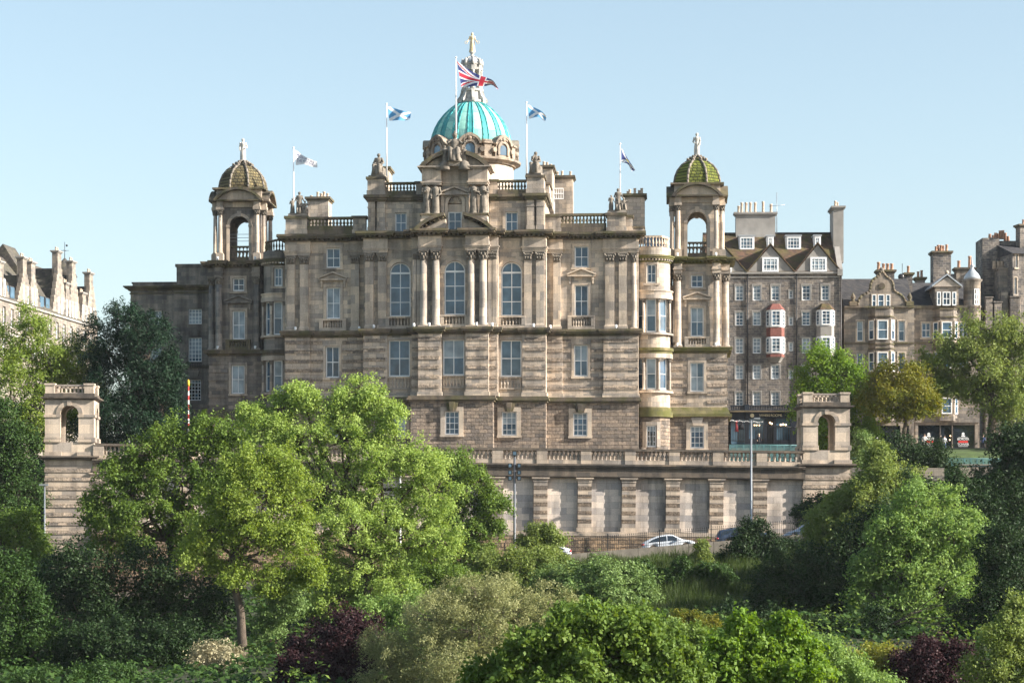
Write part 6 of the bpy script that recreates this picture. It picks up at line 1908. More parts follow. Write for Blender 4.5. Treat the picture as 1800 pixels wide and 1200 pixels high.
# ------------------------------------------------------------------ house with a scrolled gable
GF = Frame(0.0, 259.0, R(1.0)); gu, gv = GF.u, lambda py, px=1550, d=0: GF.v(py, px, d)
g3 = thing('tenement_building', 'sandstone tenement with a curving scrolled gable and tall canted bay', 'building')
GF.place(g3)
bayx = (1527, 1572)
flats = [(1506.6,1517.5,564,599.5), (1579.5,1590.5,564,599.5), (1506.6,1517.5,620,654), (1579.5,1590.5,620,654)]
holes = [(gu(a), gu(b), gv(d_), gv(c), False) for a, b, c, d_ in flats]
zE = gv(538)
mb = MB(); sheet(mb, gu(1484), gu(1607), 11, zE, 0, holes); 
for x in (gu(1484), gu(1607)): mb.poly([(x,0,11), (x,10,11), (x,10,zE), (x,0,zE)])
mb.poly([(gu(1484),10,11), (gu(1607),10,11), (gu(1607),10,zE), (gu(1484),10,zE)])
mb.build('wall', M['tenement'], g3)
for h in holes: window(g3, *h[:4], 0, cols=1, rows=2, sur=0.16, surp=0.04, edge=0.09)
half = [(1592,537), (1592,532), (1590,526), (1585,519.5), (1579,516), (1573.5,513), (1570.5,509), (1570,503), (1569,497), (1565.5,491.5), (1560,488), (1556,484.5), (1553,480), (1550,477)]
pts = [(gu(1508), zE+0.01), (gu(1592), zE+0.01)] + [(gu(x), gv(y)) for x, y in half[1:]] + [(gu(1100+2000-x), gv(y)) for x, y in half[::-1][1:-1]]
mb = MB(); mb.prism_xz(pts, -0.1, 0.45); mb.ball((gu(1550), 0.15, gv(474)), 0.28, 8, 6)
gb = mb.build('scrolled_gable', M['tenement'], g3)
mb = MB()
cp = [(gu(x), gv(y)) for x, y in half] + [(gu(3100-x), gv(y)) for x, y in half[::-1][1:]]
for a, b in zip(cp, cp[1:]): mb.tube((a[0], -0.02, a[1]), (b[0], -0.02, b[1]), 0.16, 0.16, 6)
mb.tube((gu(1550), -0.2, gv(503)), (gu(1550), -0.1, gv(503)), 0.35, 0.35, 12)
mb.build('coping', M['cornice'], gb)
for a, b in ((1532.5,1540), (1543,1554), (1557,1564.5)): window(gb, gu(a), gu(b), gv(540), gv(518), -0.12, rev=0.06, cols=1, rows=2, sur=0.1, surp=0.04, edge=0.08)
mb = MB(); mb.prism_yz([(0.3, zE+0.02), (5, gv(490,1550,5)), (9.8, zE+0.02)], gu(1484), gu(1607)); mb.build('roof', M['slate'], g3)
mb = MB(); mb.box(gu(1484), gu(1607), -0.3, 0.3, zE-0.2, zE+0.008); mb.box(gu(1484), gu(1607), -0.15, -0.002, gv(604), gv(601)); mb.build('cornice_trim', M['cornice'], g3)
for px in (1499.5, 1599): 
    mb = MB(); x = gu(px); mb.box(x-.4, x+.4, -.35, .4, zE+.01, gv(530)); mb.lathe([(.3,gv(530)), (.12,gv(527)), (.28,gv(523)), (.2,gv(519)), (.03,gv(514))], x, 0, 10); mb.build('finial', M['cornice'], g3)
def bay(parent, fr, px0, px1, dp, wrows, ztop, zbot, mat, parapet):
    x0, x1 = fr.u(px0), fr.u(px1); w = x1-x0
    pts = lambda e: [(x0-e, 0.05), (x0+w*.22-e*.4, -dp-e), (x1-w*.22+e*.4, -dp-e), (x1+e, 0.05)]
    zv = lambda py: fr.v(py, (px0+px1)/2, 0)
    mb = MB()
    mb.prism_xy(pts(0), zv(zbot), zv(ztop)); 
    mb.mi = 1
    for py in parapet: mb.prism_xy(pts(0.12), zv(py+2.2), zv(py))
    o = mb.build('bay', [M[mat], M['cornice']], parent)
    for t, b_ in wrows:
        for i, (p0, p1) in enumerate(zip(pts(0.0), pts(0.0)[1:])):
            v0, v1 = Vector((p0[0], p0[1], 0)), Vector((p1[0], p1[1], 0)); L_ = (v1-v0).length; e = (v1-v0)/L_
            nrm = Vector((e.y, -e.x, 0))
            xf = lambda p, v0=v0, e=e, nrm=nrm: (v0.x+e.x*p[0]-nrm.x*p[1], v0.y+e.y*p[0]-nrm.y*p[1], p[2])
            m_ = L_*0.14
            window(o, m_, L_-m_, zv(b_), zv(t), -0.06, rev=0.05, cols=1, rows=2, sur=0.12, surp=0.05, xf=xf, edge=0.09, sill=False)
bay(g3, GF, *bayx, 0.9, [(564,598), (620,653), (676,706)], 541, 740, 'tenement', [541, 556, 604, 612, 660])
chimney(g3, GF.u(1542,7), GF.u(1571,7), 6.5, 8, gv(500,1550,7), gv(475,1550,7), m='rubble', pots=[(0.1,0.5,1.1), (0.4,0.5,0.9), (0.65,0.5,0.9), (0.9,0.5,0.9)], potm='pot', poth=0.85, potr=0.2)
chimney(g3, GF.u(1592,8), GF.u(1604,8), 8, 9.2, gv(520,1600,8), gv(479,1598,8), m='rubble', pots=[(0.5,0.5,1.0)], potm='pot', poth=0.8, potr=0.18)
mb = MB(); x = GF.u(1586,8); mb.tube((x,8,gv(500,1586,8)), (x,8,gv(463,1586,8)), .04, .03, 6)
for py in (487,): mb.ball((x-.15,7.8,gv(py,1586,8)), 0.36, 10, 6, sy=0.35); 
mb.build('satellite_dish', M['black'], g3)
# lower floors of the two street houses: dark shop fronts under trees
mb = MB(); mb.box(gu(1500), gu(1600), -0.3, -0.05, gv(748), gv(742)); 
for px in (1500, 1541, 1582, 1597): mb.box(gu(px), gu(px+5), -0.3, -0.05, 11, gv(748)-.002)
f3 = mb.build('shop_front', M['tenement'], g3)
mb = MB(); mb.box(gu(1505), gu(1597), -0.12, -0.03, 11, gv(748)-.002); mb.build('shop_window', M['glass_dark'], f3)

# ------------------------------------------------------------------ house with a corner turret
HF = Frame(0.0, 263.0, R(0.0)); hu, hv = HF.u, lambda py, px=1660, d=0: HF.v(py, px, d)
g4 = thing('tenement_building', 'sandstone tenement with pedimented dormer and round lead-domed corner turret', 'building')
HF.place(g4)
zE = hv(538)
flats = [(1620.5,1636,567,593), (1619.5,1636,619.5,648), (1620,1636,668,700), (1686,1701,567,593), (1686,1701,619,648)]
holes = [(hu(a), hu(b), hv(d_), hv(c), False) for a, b, c, d_ in flats]
mb = MB(); sheet(mb, hu(1606), hu(1722), 11, zE, 0, holes)
for x in (hu(1606), hu(1722)): mb.poly([(x,0,11), (x,12,11), (x,12,zE), (x,0,zE)])
mb.poly([(hu(1606),12,11), (hu(1722),12,11), (hu(1722),12,zE), (hu(1606),12,zE)])
mb.build('wall', M['tenement'], g4)
for h in holes: window(g4, *h[:4], 0, cols=2, rows=2, sur=0.14, surp=0.04, edge=0.09)
mb = MB(); mb.box(hu(1606), hu(1722), -0.25, 0.3, zE-0.25, zE+0.06); mb.box(hu(1606), hu(1722), -0.15, -0.002, hv(604), hv(601)); mb.build('cornice_trim', M['cornice'], g4)
mb = MB(); mb.prism_yz([(0.3, zE+0.07), (5.5, hv(497,1660,5.5)), (11.8, zE+0.07)], hu(1606), hu(1722)); mb.build('roof', M['slate'], g4)
bay(g4, HF, 1640, 1683, 0.9, [(567,596), (619,648), (700,728)], 544, 740, 'tenement', [543, 557, 604, 612, 660])
mb = MB(); mb.box(hu(1642), hu(1683), -0.6, 3.0, zE+0.07, hv(505))
mb.mi = 1; mb.prism_xz([(hu(1638), hv(505)+.002), (hu(1687), hv(505)+.002), (hu(1662.5), hv(488))], -0.75, 3.4)
mb.mi = 2; 
for a, b in ((1636,1662.5), (1689,1662.5)):
    i = [mb.vert(p) for p in ((hu(a),-0.9,hv(506)), (hu(b),-0.9,hv(485)), (hu(b),4.5,hv(485)), (hu(a),4.5,hv(506)), (hu(a),-0.9,hv(503)), (hu(b),-0.9,hv(482.5)), (hu(b),4.5,hv(482.5)), (hu(a),4.5,hv(503)))]
    for f in ((0,1,2,3), (4,7,6,5), (0,4,5,1), (3,2,6,7), (0,3,7,4)): mb.face([i[k] for k in f])
mb.mi = 1; mb.ball((hu(1662.5), -0.6, hv(480)), 0.25, 8, 6)
dm = mb.build('dormer', [M['tenement'], M['trim'], M['lead']], g4)
for a, b in ((1645,1652), (1655,1669), (1672,1679)): window(dm, hu(a), hu(b), hv(538), hv(514), -0.62, rev=0.05, cols=2 if b-a > 10 else 1, rows=2, sur=0.0, edge=0.1)
tx, ty, tr_ = hu(1710.5), 0.6, 0.93
mb = MB(); mb.lathe([(0.75,hv(580)), (tr_,hv(565)), (tr_,hv(540)), (tr_+.08,hv(539)), (tr_+.08,hv(537)), (tr_,hv(536)), (tr_,hv(496)), (tr_+.18,hv(493)), (tr_+.2,hv(490.5))], tx, ty, 28)
mb.mi = 1; mb.lathe([(tr_,hv(490)), (tr_*.95,hv(486)), (tr_*.72,hv(480)), (tr_*.4,hv(475)), (tr_*.18,hv(470)), (tr_*.16,hv(468)), (tr_*.3,hv(466)), (.1,hv(463.5)), (.04,hv(450))], tx, ty, 24)
tu_ = mb.build('turret', [M['tenement'], M['lead']], g4)
def txf(p): a = p[0]/tr_; r = tr_-p[1]; return (tx+r*math.sin(a), ty-r*math.cos(a), p[2])
window(tu_, 0.05, 0.62, hv(536), hv(508), -0.06, rev=0.1, cols=2, rows=3, sur=0.0, xf=txf, edge=0.07, g='blind')
chimney(g4, HF.u(1638,9), HF.u(1669,9), 8, 10, hv(505,1650,9), hv(443,1655,9), m='rubble', pots=[(0.22,0.4,0.8), (0.38,0.6,1.1), (0.5,0.4,1.0), (0.66,0.6,1.0), (0.82,0.4,1.1)], potm='pot', poth=0.75, potr=0.17)
chimney(g4, HF.u(1611,9), HF.u(1626,9), 9, 10.2, hv(520,1620,9), hv(487,1618,9), m='tenement', pots=[(0.3,0.5,1.0), (0.7,0.5,1.2)], potm='pot', poth=0.7, potr=0.17)
chimney(g4, HF.u(1681,9), HF.u(1713,9), 9, 10.4, hv(520,1700,9), hv(470,1696,9), m='tenement', pots=[(0.2,0.5,1.4), (0.8,0.5,2.3)], potm='pot', poth=0.6, potr=0.2)
mb = MB(); mb.box(hu(1608), hu(1720), -0.5, -0.03, hv(743), hv(735)); mb.box(hu(1608), hu(1720), -0.35, -0.03, hv(747), hv(743)-.002)
for a, b in ((1608,1613), (1651,1653), (1672,1674), (1712.5,1718)): mb.box(hu(a), hu(b), -0.35, -0.03, 11, hv(747)-.002)
f4 = mb.build('shop_front', M['tenement'], g4)
mb = MB(); mb.box(hu(1613), hu(1712.5), -0.15, -0.04, 11, hv(747)-.002); mb.build('shop_window', M['glass_dark'], f4)
lettering('& TWEED', f4, hu(1662), -0.53, hv(737.5), 0.34, M['white'])
for cx_, words in ((1632, ('GENUIT', 'CRAFT')), (1692.5, ('BORDER', 'TOWER'))):
    mb = MB(); x = hu(cx_)
    mb.box(x-.52, x+.52, -.2, -.17, hv(778), hv(774.5))
    sg = mb.build('red_band', M['red'], f4)
    mb = MB(); mb.tube((x,-.2,hv(762.5)), (x,-.17,hv(762.5)), .16, .16, 12); mb.box(x-.2, x+.2, -.2, -.17, hv(767.3), hv(765)); mb.box(x-.09, x+.09, -.2, -.17, hv(764.8), hv(764)); mb.box(x-.52, x+.52, -.2, -.17, hv(769.3), hv(768.6)); mb.box(x-.52, x+.52, -.2, -.17, hv(784.6), hv(784))
    mb.build('sign_figure', M['white'], f4)
    lettering(words[0], f4, x, -.2, hv(771.8), 0.34, M['white']); lettering(words[1], f4, x, -.2, hv(781), 0.36, M['white'])
mb = MB()
for px, py in ((1658,773), (1669,773), (1652.5,766), (1670,766)): mb.ball((hu(px), -0.2, hv(py)), 0.08, 6, 4)
mb.build('pendant_lamps', lampm, f4)

# ------------------------------------------------------------------ tall houses at the picture's far edge
KF = Frame(0.0, 272.0, R(0.0)); ku, kv = KF.u, lambda py, px=1760, d=0: KF.v(py, px, d)
g5 = thing('tenement_building', 'dark rubble house with a huge gable stack behind the turreted tenement', 'building')
KF.place(g5)
mb = MB(); mb.box(ku(1733), ku(1763), 2, 6, 11, kv(414)); mb.box(ku(1763), ku(1798), 2.6, 6, 11, kv(418)); mb.prism_yz([(1.0, kv(560)), (1.0, kv(540)), (4, kv(474)), (8, kv(474)), (8, kv(560))], ku(1668), ku(1732))
mb.build('gable_stack', M['rubble'], g5)
mb = MB(); mb.prism_yz([(-0.5, kv(560)), (-0.5, kv(541)), (3.5, kv(497)), (3.5, kv(560))], ku(1722), ku(1768)); mb.build('roof', M['slate_pale'], g5)
mb = MB(); mb.box(ku(1754), ku(1778), -0.6, 1.9, 11, kv(474)); mb.box(ku(1752.5), ku(1779.5), -0.75, 2.0, kv(474)+.002, kv(471.5)); mb.build('chimney', M['tenement'], g5)
pots5 = MB()
for i, (px, d_, b_, t) in enumerate(((1740,3,414,406), (1746,4,414,406), (1750,3,414,404), (1754,4,414,403), (1758,3,414,400), (1763,3,414,399.5), (1767,4,418,402), (1772,4,418,408), (1791,4,418,409))):
    p = MB(); x = KF.u(px, d_); p.lathe([(.2,kv(b_)-.02), (.16,kv(t)), (.2,kv(t)+.06)], x, d_, 8); p.build('chimney_pot', M['pot'], g5)
for px in (1749.5, 1757, 1763, 1770, 1777): p = MB(); x = ku(px); p.lathe([(.22,kv(471.5)), (.18,kv(459)), (.22,kv(458))], x, 0.6, 8); p.build('chimney_pot', M['pot_pale'], g5)
mb = MB(); mb.box(ku(1755), ku(1768), -1.4, -0.62, 11, kv(513)); mb.build('wall', M['creamstone'], g5)
for i, (a, b, t) in enumerate(((1726,1738,527), (1741,1754,535), (1769,1786,526))):
    mb = MB(); mb.box(ku(a), ku(b), -2.2, -1.45, 11, kv(t)); mb.box(ku(a)-.1, ku(b)+.1, -2.3, -1.4, kv(t)+.002, kv(t-2)); mb.build('yard_stack', M['rubble'], g5)
g6 = thing('tenement_building', 'shadowed brown house cut off by the picture edge, with chimney and drainpipes', 'building')
G6 = Frame(0.0, 258.0, R(-12)); G6.place(g6)
hl = [(1785,1789,447,470), (1783,1787.5,488,517), (1788,1792,528,560)]
holes = [(G6.u(a), G6.u(b), G6.v(d_, 1787), G6.v(c, 1787), False) for a, b, c, d_ in hl]
mb = MB(); zt6 = G6.v(446, 1780); sheet(mb, G6.u(1780), G6.u(1850), 11, zt6, 0, holes)
mb.poly([(G6.u(1780),0,11), (G6.u(1780),9,11), (G6.u(1780),9,zt6), (G6.u(1780),0,zt6)])
mb.build('wall', M['rubble'], g6)
for h in holes: window(g6, *h[:4], 0, cols=1, rows=2, sur=0.1, surp=0.03, g='blind')
mb = MB(); mb.prism_yz([(-0.3, zt6+.002), (4.5, zt6+1.6), (9, zt6+.002)], G6.u(1779), G6.u(1850)); mb.build('roof', M['slate'], g6)
chimney(g6, G6.u(1793,3), G6.u(1812,3), 3, 4.2, zt6, G6.v(394,1800,3), m='rubble', pots=[(0.5,0.5,1.0)], potm='pot')

# ------------------------------------------------------------------ upper street: railings, people, parapet
def rail_run(label, a, b, ztop_, hgt, mat, n, group=None, post=6):
    o = thing('railing', label, 'railing', (0,0,0), group=group)
    mb = MB(); A, Bp = Vector(a), Vector(b)
    for k in range(n+1):
        p = A.lerp(Bp, k/n); r = 0.026 if k % post else 0.045
        mb.box(p.x-r, p.x+r, p.y-r, p.y+r, p.z-hgt, p.z)
    mb.build('bars', M[mat], o); mb = MB()
    mb.tube(A, Bp, .035, .035, 6); mb.tube(A-Vector((0,0,hgt-.12)), Bp-Vector((0,0,hgt-.12)), .025, .025, 5)
    mb.build('rails', M[mat], o); return o
rail_run('blue-green railing between the bank and the arched pavilion', P(1283,781,238), P(1410,782,238), 0, 1.6, 'teal', 64, 'blue-green railings above the garden')
rail_run('blue-green railing behind the conifer below the street trees', P(1490,788,238), P(1625,793,238), 0, 1.6, 'teal', 66, 'blue-green railings above the garden')
rail_run('blue-green railing on the pale concrete parapet', P(1662,805,222), P(1765,806,222), 0, 0.75, 'teal', 56, 'blue-green railings above the garden')
rail_run('black railing hung with small lights before the navy shop front', P(1284,742,250), P(1412,752,250), 0, 2.0, 'iron', 44, None, post=5)
lt = thing('string_lights', 'string of small pale bulbs along the black shop railing', 'string lights', (0,0,0))
mb = MB(); A, Bb = Vector(P(1284,739,249.6)), Vector(P(1340,742,249.6))
for k in range(22):
    p = A.lerp(Bb, k/21); p.z += 0.05*math.sin(k*1.3); mb.ball(p, 0.06, 6, 4)
mb.tube(A, Bb, .012, .012, 4); mb.build('bulbs', M['white'], lt)
pw = thing('concrete_parapet', 'pale concrete parapet overhanging the garden beside dark trees', 'parapet', (0,0,0))
mb = MB(); a, b = P(1684,0,222.5)[0], P(1768,0,222.5)[0]; zz = lambda py: zat(py, 222.5)
mb.box(a, b, 222.0, 223.0, zz(839), zz(818)); mb.box(a-.1, b+.1, 221.9, 223.1, zz(818)+.002, zz(816)); mb.build('parapet_wall', M['paving'], pw)
mb = MB(); mb.box(P(1672,0,222.8)[0], b, 222.6, 224, 2, zz(839)-.002); mb.build('support_wall', M['wood'], pw)
o = thing('hoarding', 'small orange plywood hoarding at the end of the blue-green railing', 'hoarding', P(1657,818,224))
mb = MB(); mb.box(-.45, .45, -.03, .03, -1.0, .65); mb.build('board', M['wood'], o); mb = MB(); mb.box(-.5, -.42, -.05, .05, -1.0, .75); mb.box(.42, .5, -.05, .05, -1.0, .75); mb.build('post', M['steel'], o)

def skin_body(name, pts, edges, radii, mat, sub=1):
    me = bpy.data.meshes.new(name); me.from_pydata(pts, edges, [])
    o = bpy.data.objects.new(name, me); COL.objects.link(o)
    md = o.modifiers.new('skin', 'SKIN'); 
    sv = me.skin_vertices[0].data if me.skin_vertices else None
    if sv is None:
        bm = bmesh.new(); bm.from_mesh(me); bm.verts.layers.skin.verify(); bm.to_mesh(me); bm.free(); sv = me.skin_vertices[0].data
    for v, r in zip(sv, radii): v.radius = (r, r)
    sv[0].use_root = True
    s = o.modifiers.new('sub', 'SUBSURF'); s.levels = sub; s.render_levels = sub
    dg = bpy.context.evaluated_depsgraph_get(); m2 = bpy.data.meshes.new_from_object(o.evaluated_get(dg))
    bpy.data.objects.remove(o)
    m2.name = name
    for p in m2.polygons: p.use_smooth = True
    return m2
def person(label, loc, rz, top, bottom, hair, seed=0, seat=False):
    r_ = random.Random(seed)
    st = r_.uniform(-.12, .12)
    pts = [(0,0,.92), (0,0,1.12), (0,0,1.36), (0,0,1.48), (0,-.02,1.58), (0,0,1.68),
           (-.19,0,1.38), (-.25,.02,1.12), (-.22,-.14,.93), (.19,0,1.38), (.25,-.03,1.13), (.20,-.2,1.02),
           (-.1,0,.86), (-.11,-.03+st,.48), (-.11,.02+st,.08), (-.11,-.12+st,.04), (.1,0,.86), (.11,-.03-st,.48), (.11,.02-st,.08), (.11,-.12-st,.04)]
    ed = [(0,1),(1,2),(2,3),(3,4),(4,5),(2,6),(6,7),(7,8),(2,9),(9,10),(10,11),(0,12),(12,13),(13,14),(14,15),(0,16),(16,17),(17,18),(18,19)]
    ra = [.14,.13,.15,.06,.095,.085,.065,.05,.04,.065,.05,.04,.095,.07,.05,.04,.095,.07,.05,.04]
    me = skin_body('person', pts, ed, ra, None)
    for m in (M['skin'], top, bottom): me.materials.append(m)
    for p in me.polygons:
        z = p.center.z; x = abs(p.center.x)
        p.material_index = 0 if (z > 1.46 or (x > .2 and z < 1.06 and p.center.y < -.07)) else (1 if z > .9 else 2)
    o = bpy.data.objects.new('person', me); COL.objects.link(o)
    tag(o, label, 'person', 'people outside the upper street shops'); o.location = loc; o.rotation_euler = (0,0,rz)
    mb = MB(); mb.ball((0,.02,1.66), .125, 9, 6, sz=0.95); mb.build('hair', hair, o)
GP = 11.32
def stand(px, Y): return ((px-CX)*Y/F, Y, GP)
person('person in dark clothes with fair hair behind the black shop railing', stand(1334,251.5), 0.4, M['cloth_dark'], M['cloth_dark'], M['pot_pale'], 1)
person('person in pale top seen under the golden street tree', stand(1541,252), 0.2, M['cloth_white'], M['cloth_blue'], M['cloth_dark'], 2)
person('person in blue beside the one in a pale top', stand(1546,252.6), -0.5, M['cloth_blue'], M['cloth_dark'], M['bark'], 3)
person('person in a white shirt in front of the first shirt sign', stand(1625,252), 0.0, M['cloth_white'], M['cloth_dark'], M['bark'], 4)
person('person in grey at the shop doorway between the two signs', stand(1660,255), 0.3, M['steel'], M['cloth_blue'], M['cloth_dark'], 5)
person('person in dark blue by the thick street tree trunk', stand(1728,253), -0.3, M['cloth_blue'], M['cloth_dark'], M['bark'], 6)
person('person in red seen through the arch of the terrace pavilion', stand(1455,252), 0.1, M['cloth_red'], M['cloth_dark'], M['cloth_dark'], 7)
o = thing('sandwich_board', 'white folding sign board seen through the terrace arch', 'sign board', (P(1451,0,247)[0], 247, 11.3))
mb = MB(); mb.prism_yz([(-.3,0), (-.26,0), (0,1.0), (-.03,1.02)], -.3, .3); mb.prism_yz([(.26,0), (.3,0), (.04,1.0), (.0,1.02)], -.3, .3); mb.build('boards', M['white'], o)
# ------------------------------------------------------------------ ground
def sm(t): t = max(0.0, min(1.0, t)); return t*t*(3-2*t)
def ground(x, y):
    r = zr(x) if y > 189.2 else zr(min(x, 12.0))
    if y < 105: z = -9.5
    elif y < 188.9: z = -9.5 + (r - 0.75 + 9.5)*((y-105)/83.9)**1.25
    elif y < 206: z = r - 0.75
    else:
        up = 7.4
        t = sm((y-206)/16.0)
        z = (r-0.75)*(1-t) + up*t
        if y > 222.6: z += (11.0-up)*sm((y-222.6)/25.0) if x > 18 else 0
        if -45 < x < 34 and y < 262: z = min(z, 7.0)
        elif x <= -45 and y > 226: z += 4*sm((y-226)/60)
    z += 0.35*mnoise.noise(Vector((x*0.12, y*0.12, 0.3))) * (1 if y < 186 else 0.15)
    return z
mb = MB(); mb.sm = True
xs = [-600, -450, -300, -200] + [-120+3*k for k in range(81)] + [200, 300, 450, 600]
ys = [-60, -20, 20, 50, 80] + [100+3*k for k in range(29)] + [186.5, 188.8, 189.3, 205.9, 206.4] + [208+3*k for k in range(28)] + [310, 360, 450, 700, 1200]
ys = sorted(ys)
g = [[mb.vert((x, y, ground(x, y))) for x in xs] for y in ys]
for i in range(len(ys)-1):
    for j in range(len(xs)-1):
        mb.face((g[i][j], g[i][j+1], g[i+1][j+1], g[i+1][j]), True)
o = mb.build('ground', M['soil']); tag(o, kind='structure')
mb = MB(); mb.sm = True
gx = [14+2*k for k in range(24)]; gy = [224.5, 228, 232, 236, 240, 243, 245.5]
for_ = [[mb.vert((x, y, ground(x, y)+0.06 + 0.25*sm((y-236)/8) )) for x in gx] for y in gy]
for i in range(len(gy)-1):
    for j in range(len(gx)-1): mb.face((for_[i][j], for_[i][j+1], for_[i+1][j+1], for_[i+1][j]), True)
o = mb.build('lawn', M['hedge_grass']); tag(o, kind='structure')
mb = MB(); mb.box(14, 75, 246.0, 262, 10.4, 11.32); o = mb.build('upper_pavement', M['paving']); tag(o, kind='structure')

# ------------------------------------------------------------------ trees and shrubs
def card_mesh(name, C_, N_, size, var, seed, aspect=0.55, mat=None):
    """many small leaf-shaped faces as one mesh"""
    rg = np.random.default_rng(seed)
    n = len(C_)
    N_ = N_/np.maximum(1e-6, np.linalg.norm(N_, axis=1, keepdims=True))
    t = rg.normal(size=(n, 3)); t[:, 2] -= 0.5
    t -= N_*np.sum(t*N_, axis=1, keepdims=True); t /= np.maximum(1e-6, np.linalg.norm(t, axis=1, keepdims=True))
    b = np.cross(N_, t)
    L = (size*rg.uniform(0.5, 1.55, n))[:, None]
    Wd = L*aspect*0.5
    fold = N_*L*0.10
    v = np.empty((n, 4, 3), np.float32)
    v[:, 0] = C_ - t*L*0.5
    v[:, 1] = C_ + b*Wd + fold - t*L*0.05
    v[:, 2] = C_ + t*L*0.5
    v[:, 3] = C_ - b*Wd + fold - t*L*0.05
    me = bpy.data.meshes.new(name)
    me.vertices.add(n*4); me.loops.add(n*4); me.polygons.add(n)
    me.vertices.foreach_set('co', v.reshape(-1))
    me.loops.foreach_set('vertex_index', np.arange(n*4, dtype=np.int32))
    me.polygons.foreach_set('loop_start', np.arange(0, n*4, 4, dtype=np.int32))
    me.polygons.foreach_set('loop_total', np.full(n, 4, np.int32))
    at = me.attributes.new('var', 'FLOAT', 'FACE'); at.data.foreach_set('value', var.astype(np.float32))
    me.update(calc_edges=True)
    me.materials.append(mat)
    o = bpy.data.objects.new(name, me); COL.objects.link(o)
    return o
LEAVES = 0
FINE = 0.74
def tree(name, label, cat, base, Y, lobes, leaf, size=0.27, dens=1.0, clump=0.75, per=62, bark='bark', trunk=0.28, seed=1, group=None, droop=0.0, split=None,
         aspect=0.55, twigs=9, flat=0.75, up=0.4, holes=0.4, spread=0.85, crown='crown', ragged=9):
    global LEAVES
    rg = np.random.default_rng(seed)
    bx = (base-CX)*Y/F; bz = ground(bx, Y)
    root = thing(name, label, cat, (bx, Y, bz-0.1), 0, group)
    O = np.array([bx, Y, bz-0.1])
    k = Y/F
    cs = []
    for l in lobes:
        px, py, rx, ry = l[:4]; dy = l[4] if len(l) > 4 else rg.uniform(-0.35, 0.35)*rx*k
        YY = Y + dy
        cs.append((np.array([(px-CX)*YY/F, YY, (HY-py)*YY/F]), np.array([rx*k, rx*k*spread, ry*k])))
    sub = []
    for c, r in cs:
        for j in range(ragged):
            d_ = rg.normal(size=3); d_ /= np.linalg.norm(d_); d_[2] = d_[2]*0.85 + 0.15
            f = rg.uniform(0.22, 0.46)
            sub.append((c + d_*r*rg.uniform(0.75, 1.08), r*np.array([f, f, f*rg.uniform(0.8, 1.35)])))
    main = len(cs)
    cs = [(c, r*0.86) for c, r in cs] + sub
    size *= FINE; per = int(per/FINE**1.55)
    P_, Nn, Vv = [], [], []
    clumps_by = []
    allc = np.mean([c for c, r in cs], axis=0)
    for li, (c, r) in enumerate(cs):
        area = 4*math.pi*((r[0]*r[1])**1.6/3 + (r[0]*r[2])**1.6/3 + (r[1]*r[2])**1.6/3)**(1/1.6)
        n = max(6, int(area/(math.pi*clump*clump)*1.35*dens))
        d = rg.normal(size=(n, 3)); d /= np.linalg.norm(d, axis=1, keepdims=True)
        ph = rg.uniform(0, 6, 6)
        bump = 1 + 0.16*np.sin(4*d[:, 0]+ph[0])*np.sin(5*d[:, 2]+ph[1]) + 0.12*np.sin(9*d[:, 2]+ph[2])*np.cos(8*d[:, 0]+ph[3])
        rad = (1 - np.abs(rg.normal(0, 0.22, n)) + 0.05)*bump
        q = c + d*r*rad[:, None]
        keep = np.ones(n, bool)
        for lj, (c2, r2) in enumerate(cs):
            if lj == li: continue
            ins = np.sum(((q-c2)/r2)**2, axis=1) < 0.50
            keep &= ~(ins & (rg.random(n) < 0.72))
        hole = np.sin(d[:, 0]*5+ph[4])*np.sin(d[:, 2]*6+ph[5])*np.cos(d[:, 1]*4) > (0.62 - holes*0.5)
        keep &= ~(hole & (rg.random(n) < 0.85))
        q, d = q[keep], d[keep]
        clumps_by.append(q)
        m = len(q)
        cr = clump*rg.uniform(0.6, 1.3, m)
        cn = (per*rg.uniform(0.55, 1.35, m)).astype(int)
        idx = np.repeat(np.arange(m), cn)
        g_ = rg.normal(size=(len(idx), 3))
        g_ *= 0.55
        ax = 0.75*d + 0.75*rg.normal(size=(m, 3)) + np.array([0, 0, 0.15]); ax /= np.linalg.norm(ax, axis=1, keepdims=True)
        off = 0.72*g_*cr[idx][:, None]*np.array([1, 1, flat]) + ax[idx]*(cr[idx]*rg.uniform(-1.15, 1.15, len(idx)))[:, None]
        off[:, 2] -= 0.25*np.sum(off[:, :2]**2, axis=1)/np.maximum(0.1, cr[idx])
        off[:, 2] -= droop*cr[idx]*np.abs(g_[:, 0])*0.6
        pts = q[idx] + off
        nr = 0.55*g_ + np.array([0, 0, up]) + 0.45*d[idx] + 0.7*rg.normal(size=(len(idx), 3))
        cv = rg.random(m)
        P_.append(pts); Nn.append(nr); Vv.append(0.55*cv[idx] + 0.45*rg.random(len(idx)))
    Pp = np.concatenate(P_) - O; Np = np.concatenate(Nn); Vp = np.concatenate(Vv)
    LEAVES += len(Pp)
    c = card_mesh(crown, Pp, Np, size, Vp, seed, aspect, LEAF[leaf]); c.parent = root
    # trunk, limbs and twigs
    mb = MB()
    r_ = random.Random(seed)
    ctr = Vector(allc - O)
    low = min(c[2]-r[2] for c, r in cs) - O[2]
    s = Vector(split) if split else Vector((ctr.x*0.35, ctr.y*0.35, max(0.6, min(low+0.25*(ctr.z-low), ctr.z*0.8))))
    def limb(a, b, r0, r1, n=4, wob=0.08):
        a, b = Vector(a), Vector(b); L = (b-a).length; p = a; 
        for i in range(1, n+1):
            t = i/n; q = a.lerp(b, t) + (Vector((r_.uniform(-1,1), r_.uniform(-1,1), r_.uniform(-.4,.8)))*wob*L*(1 if i < n else 0))
            mb.tube(p, q, r0+(r1-r0)*(i-1)/n, r0+(r1-r0)*t, 6, caps=False); p = q
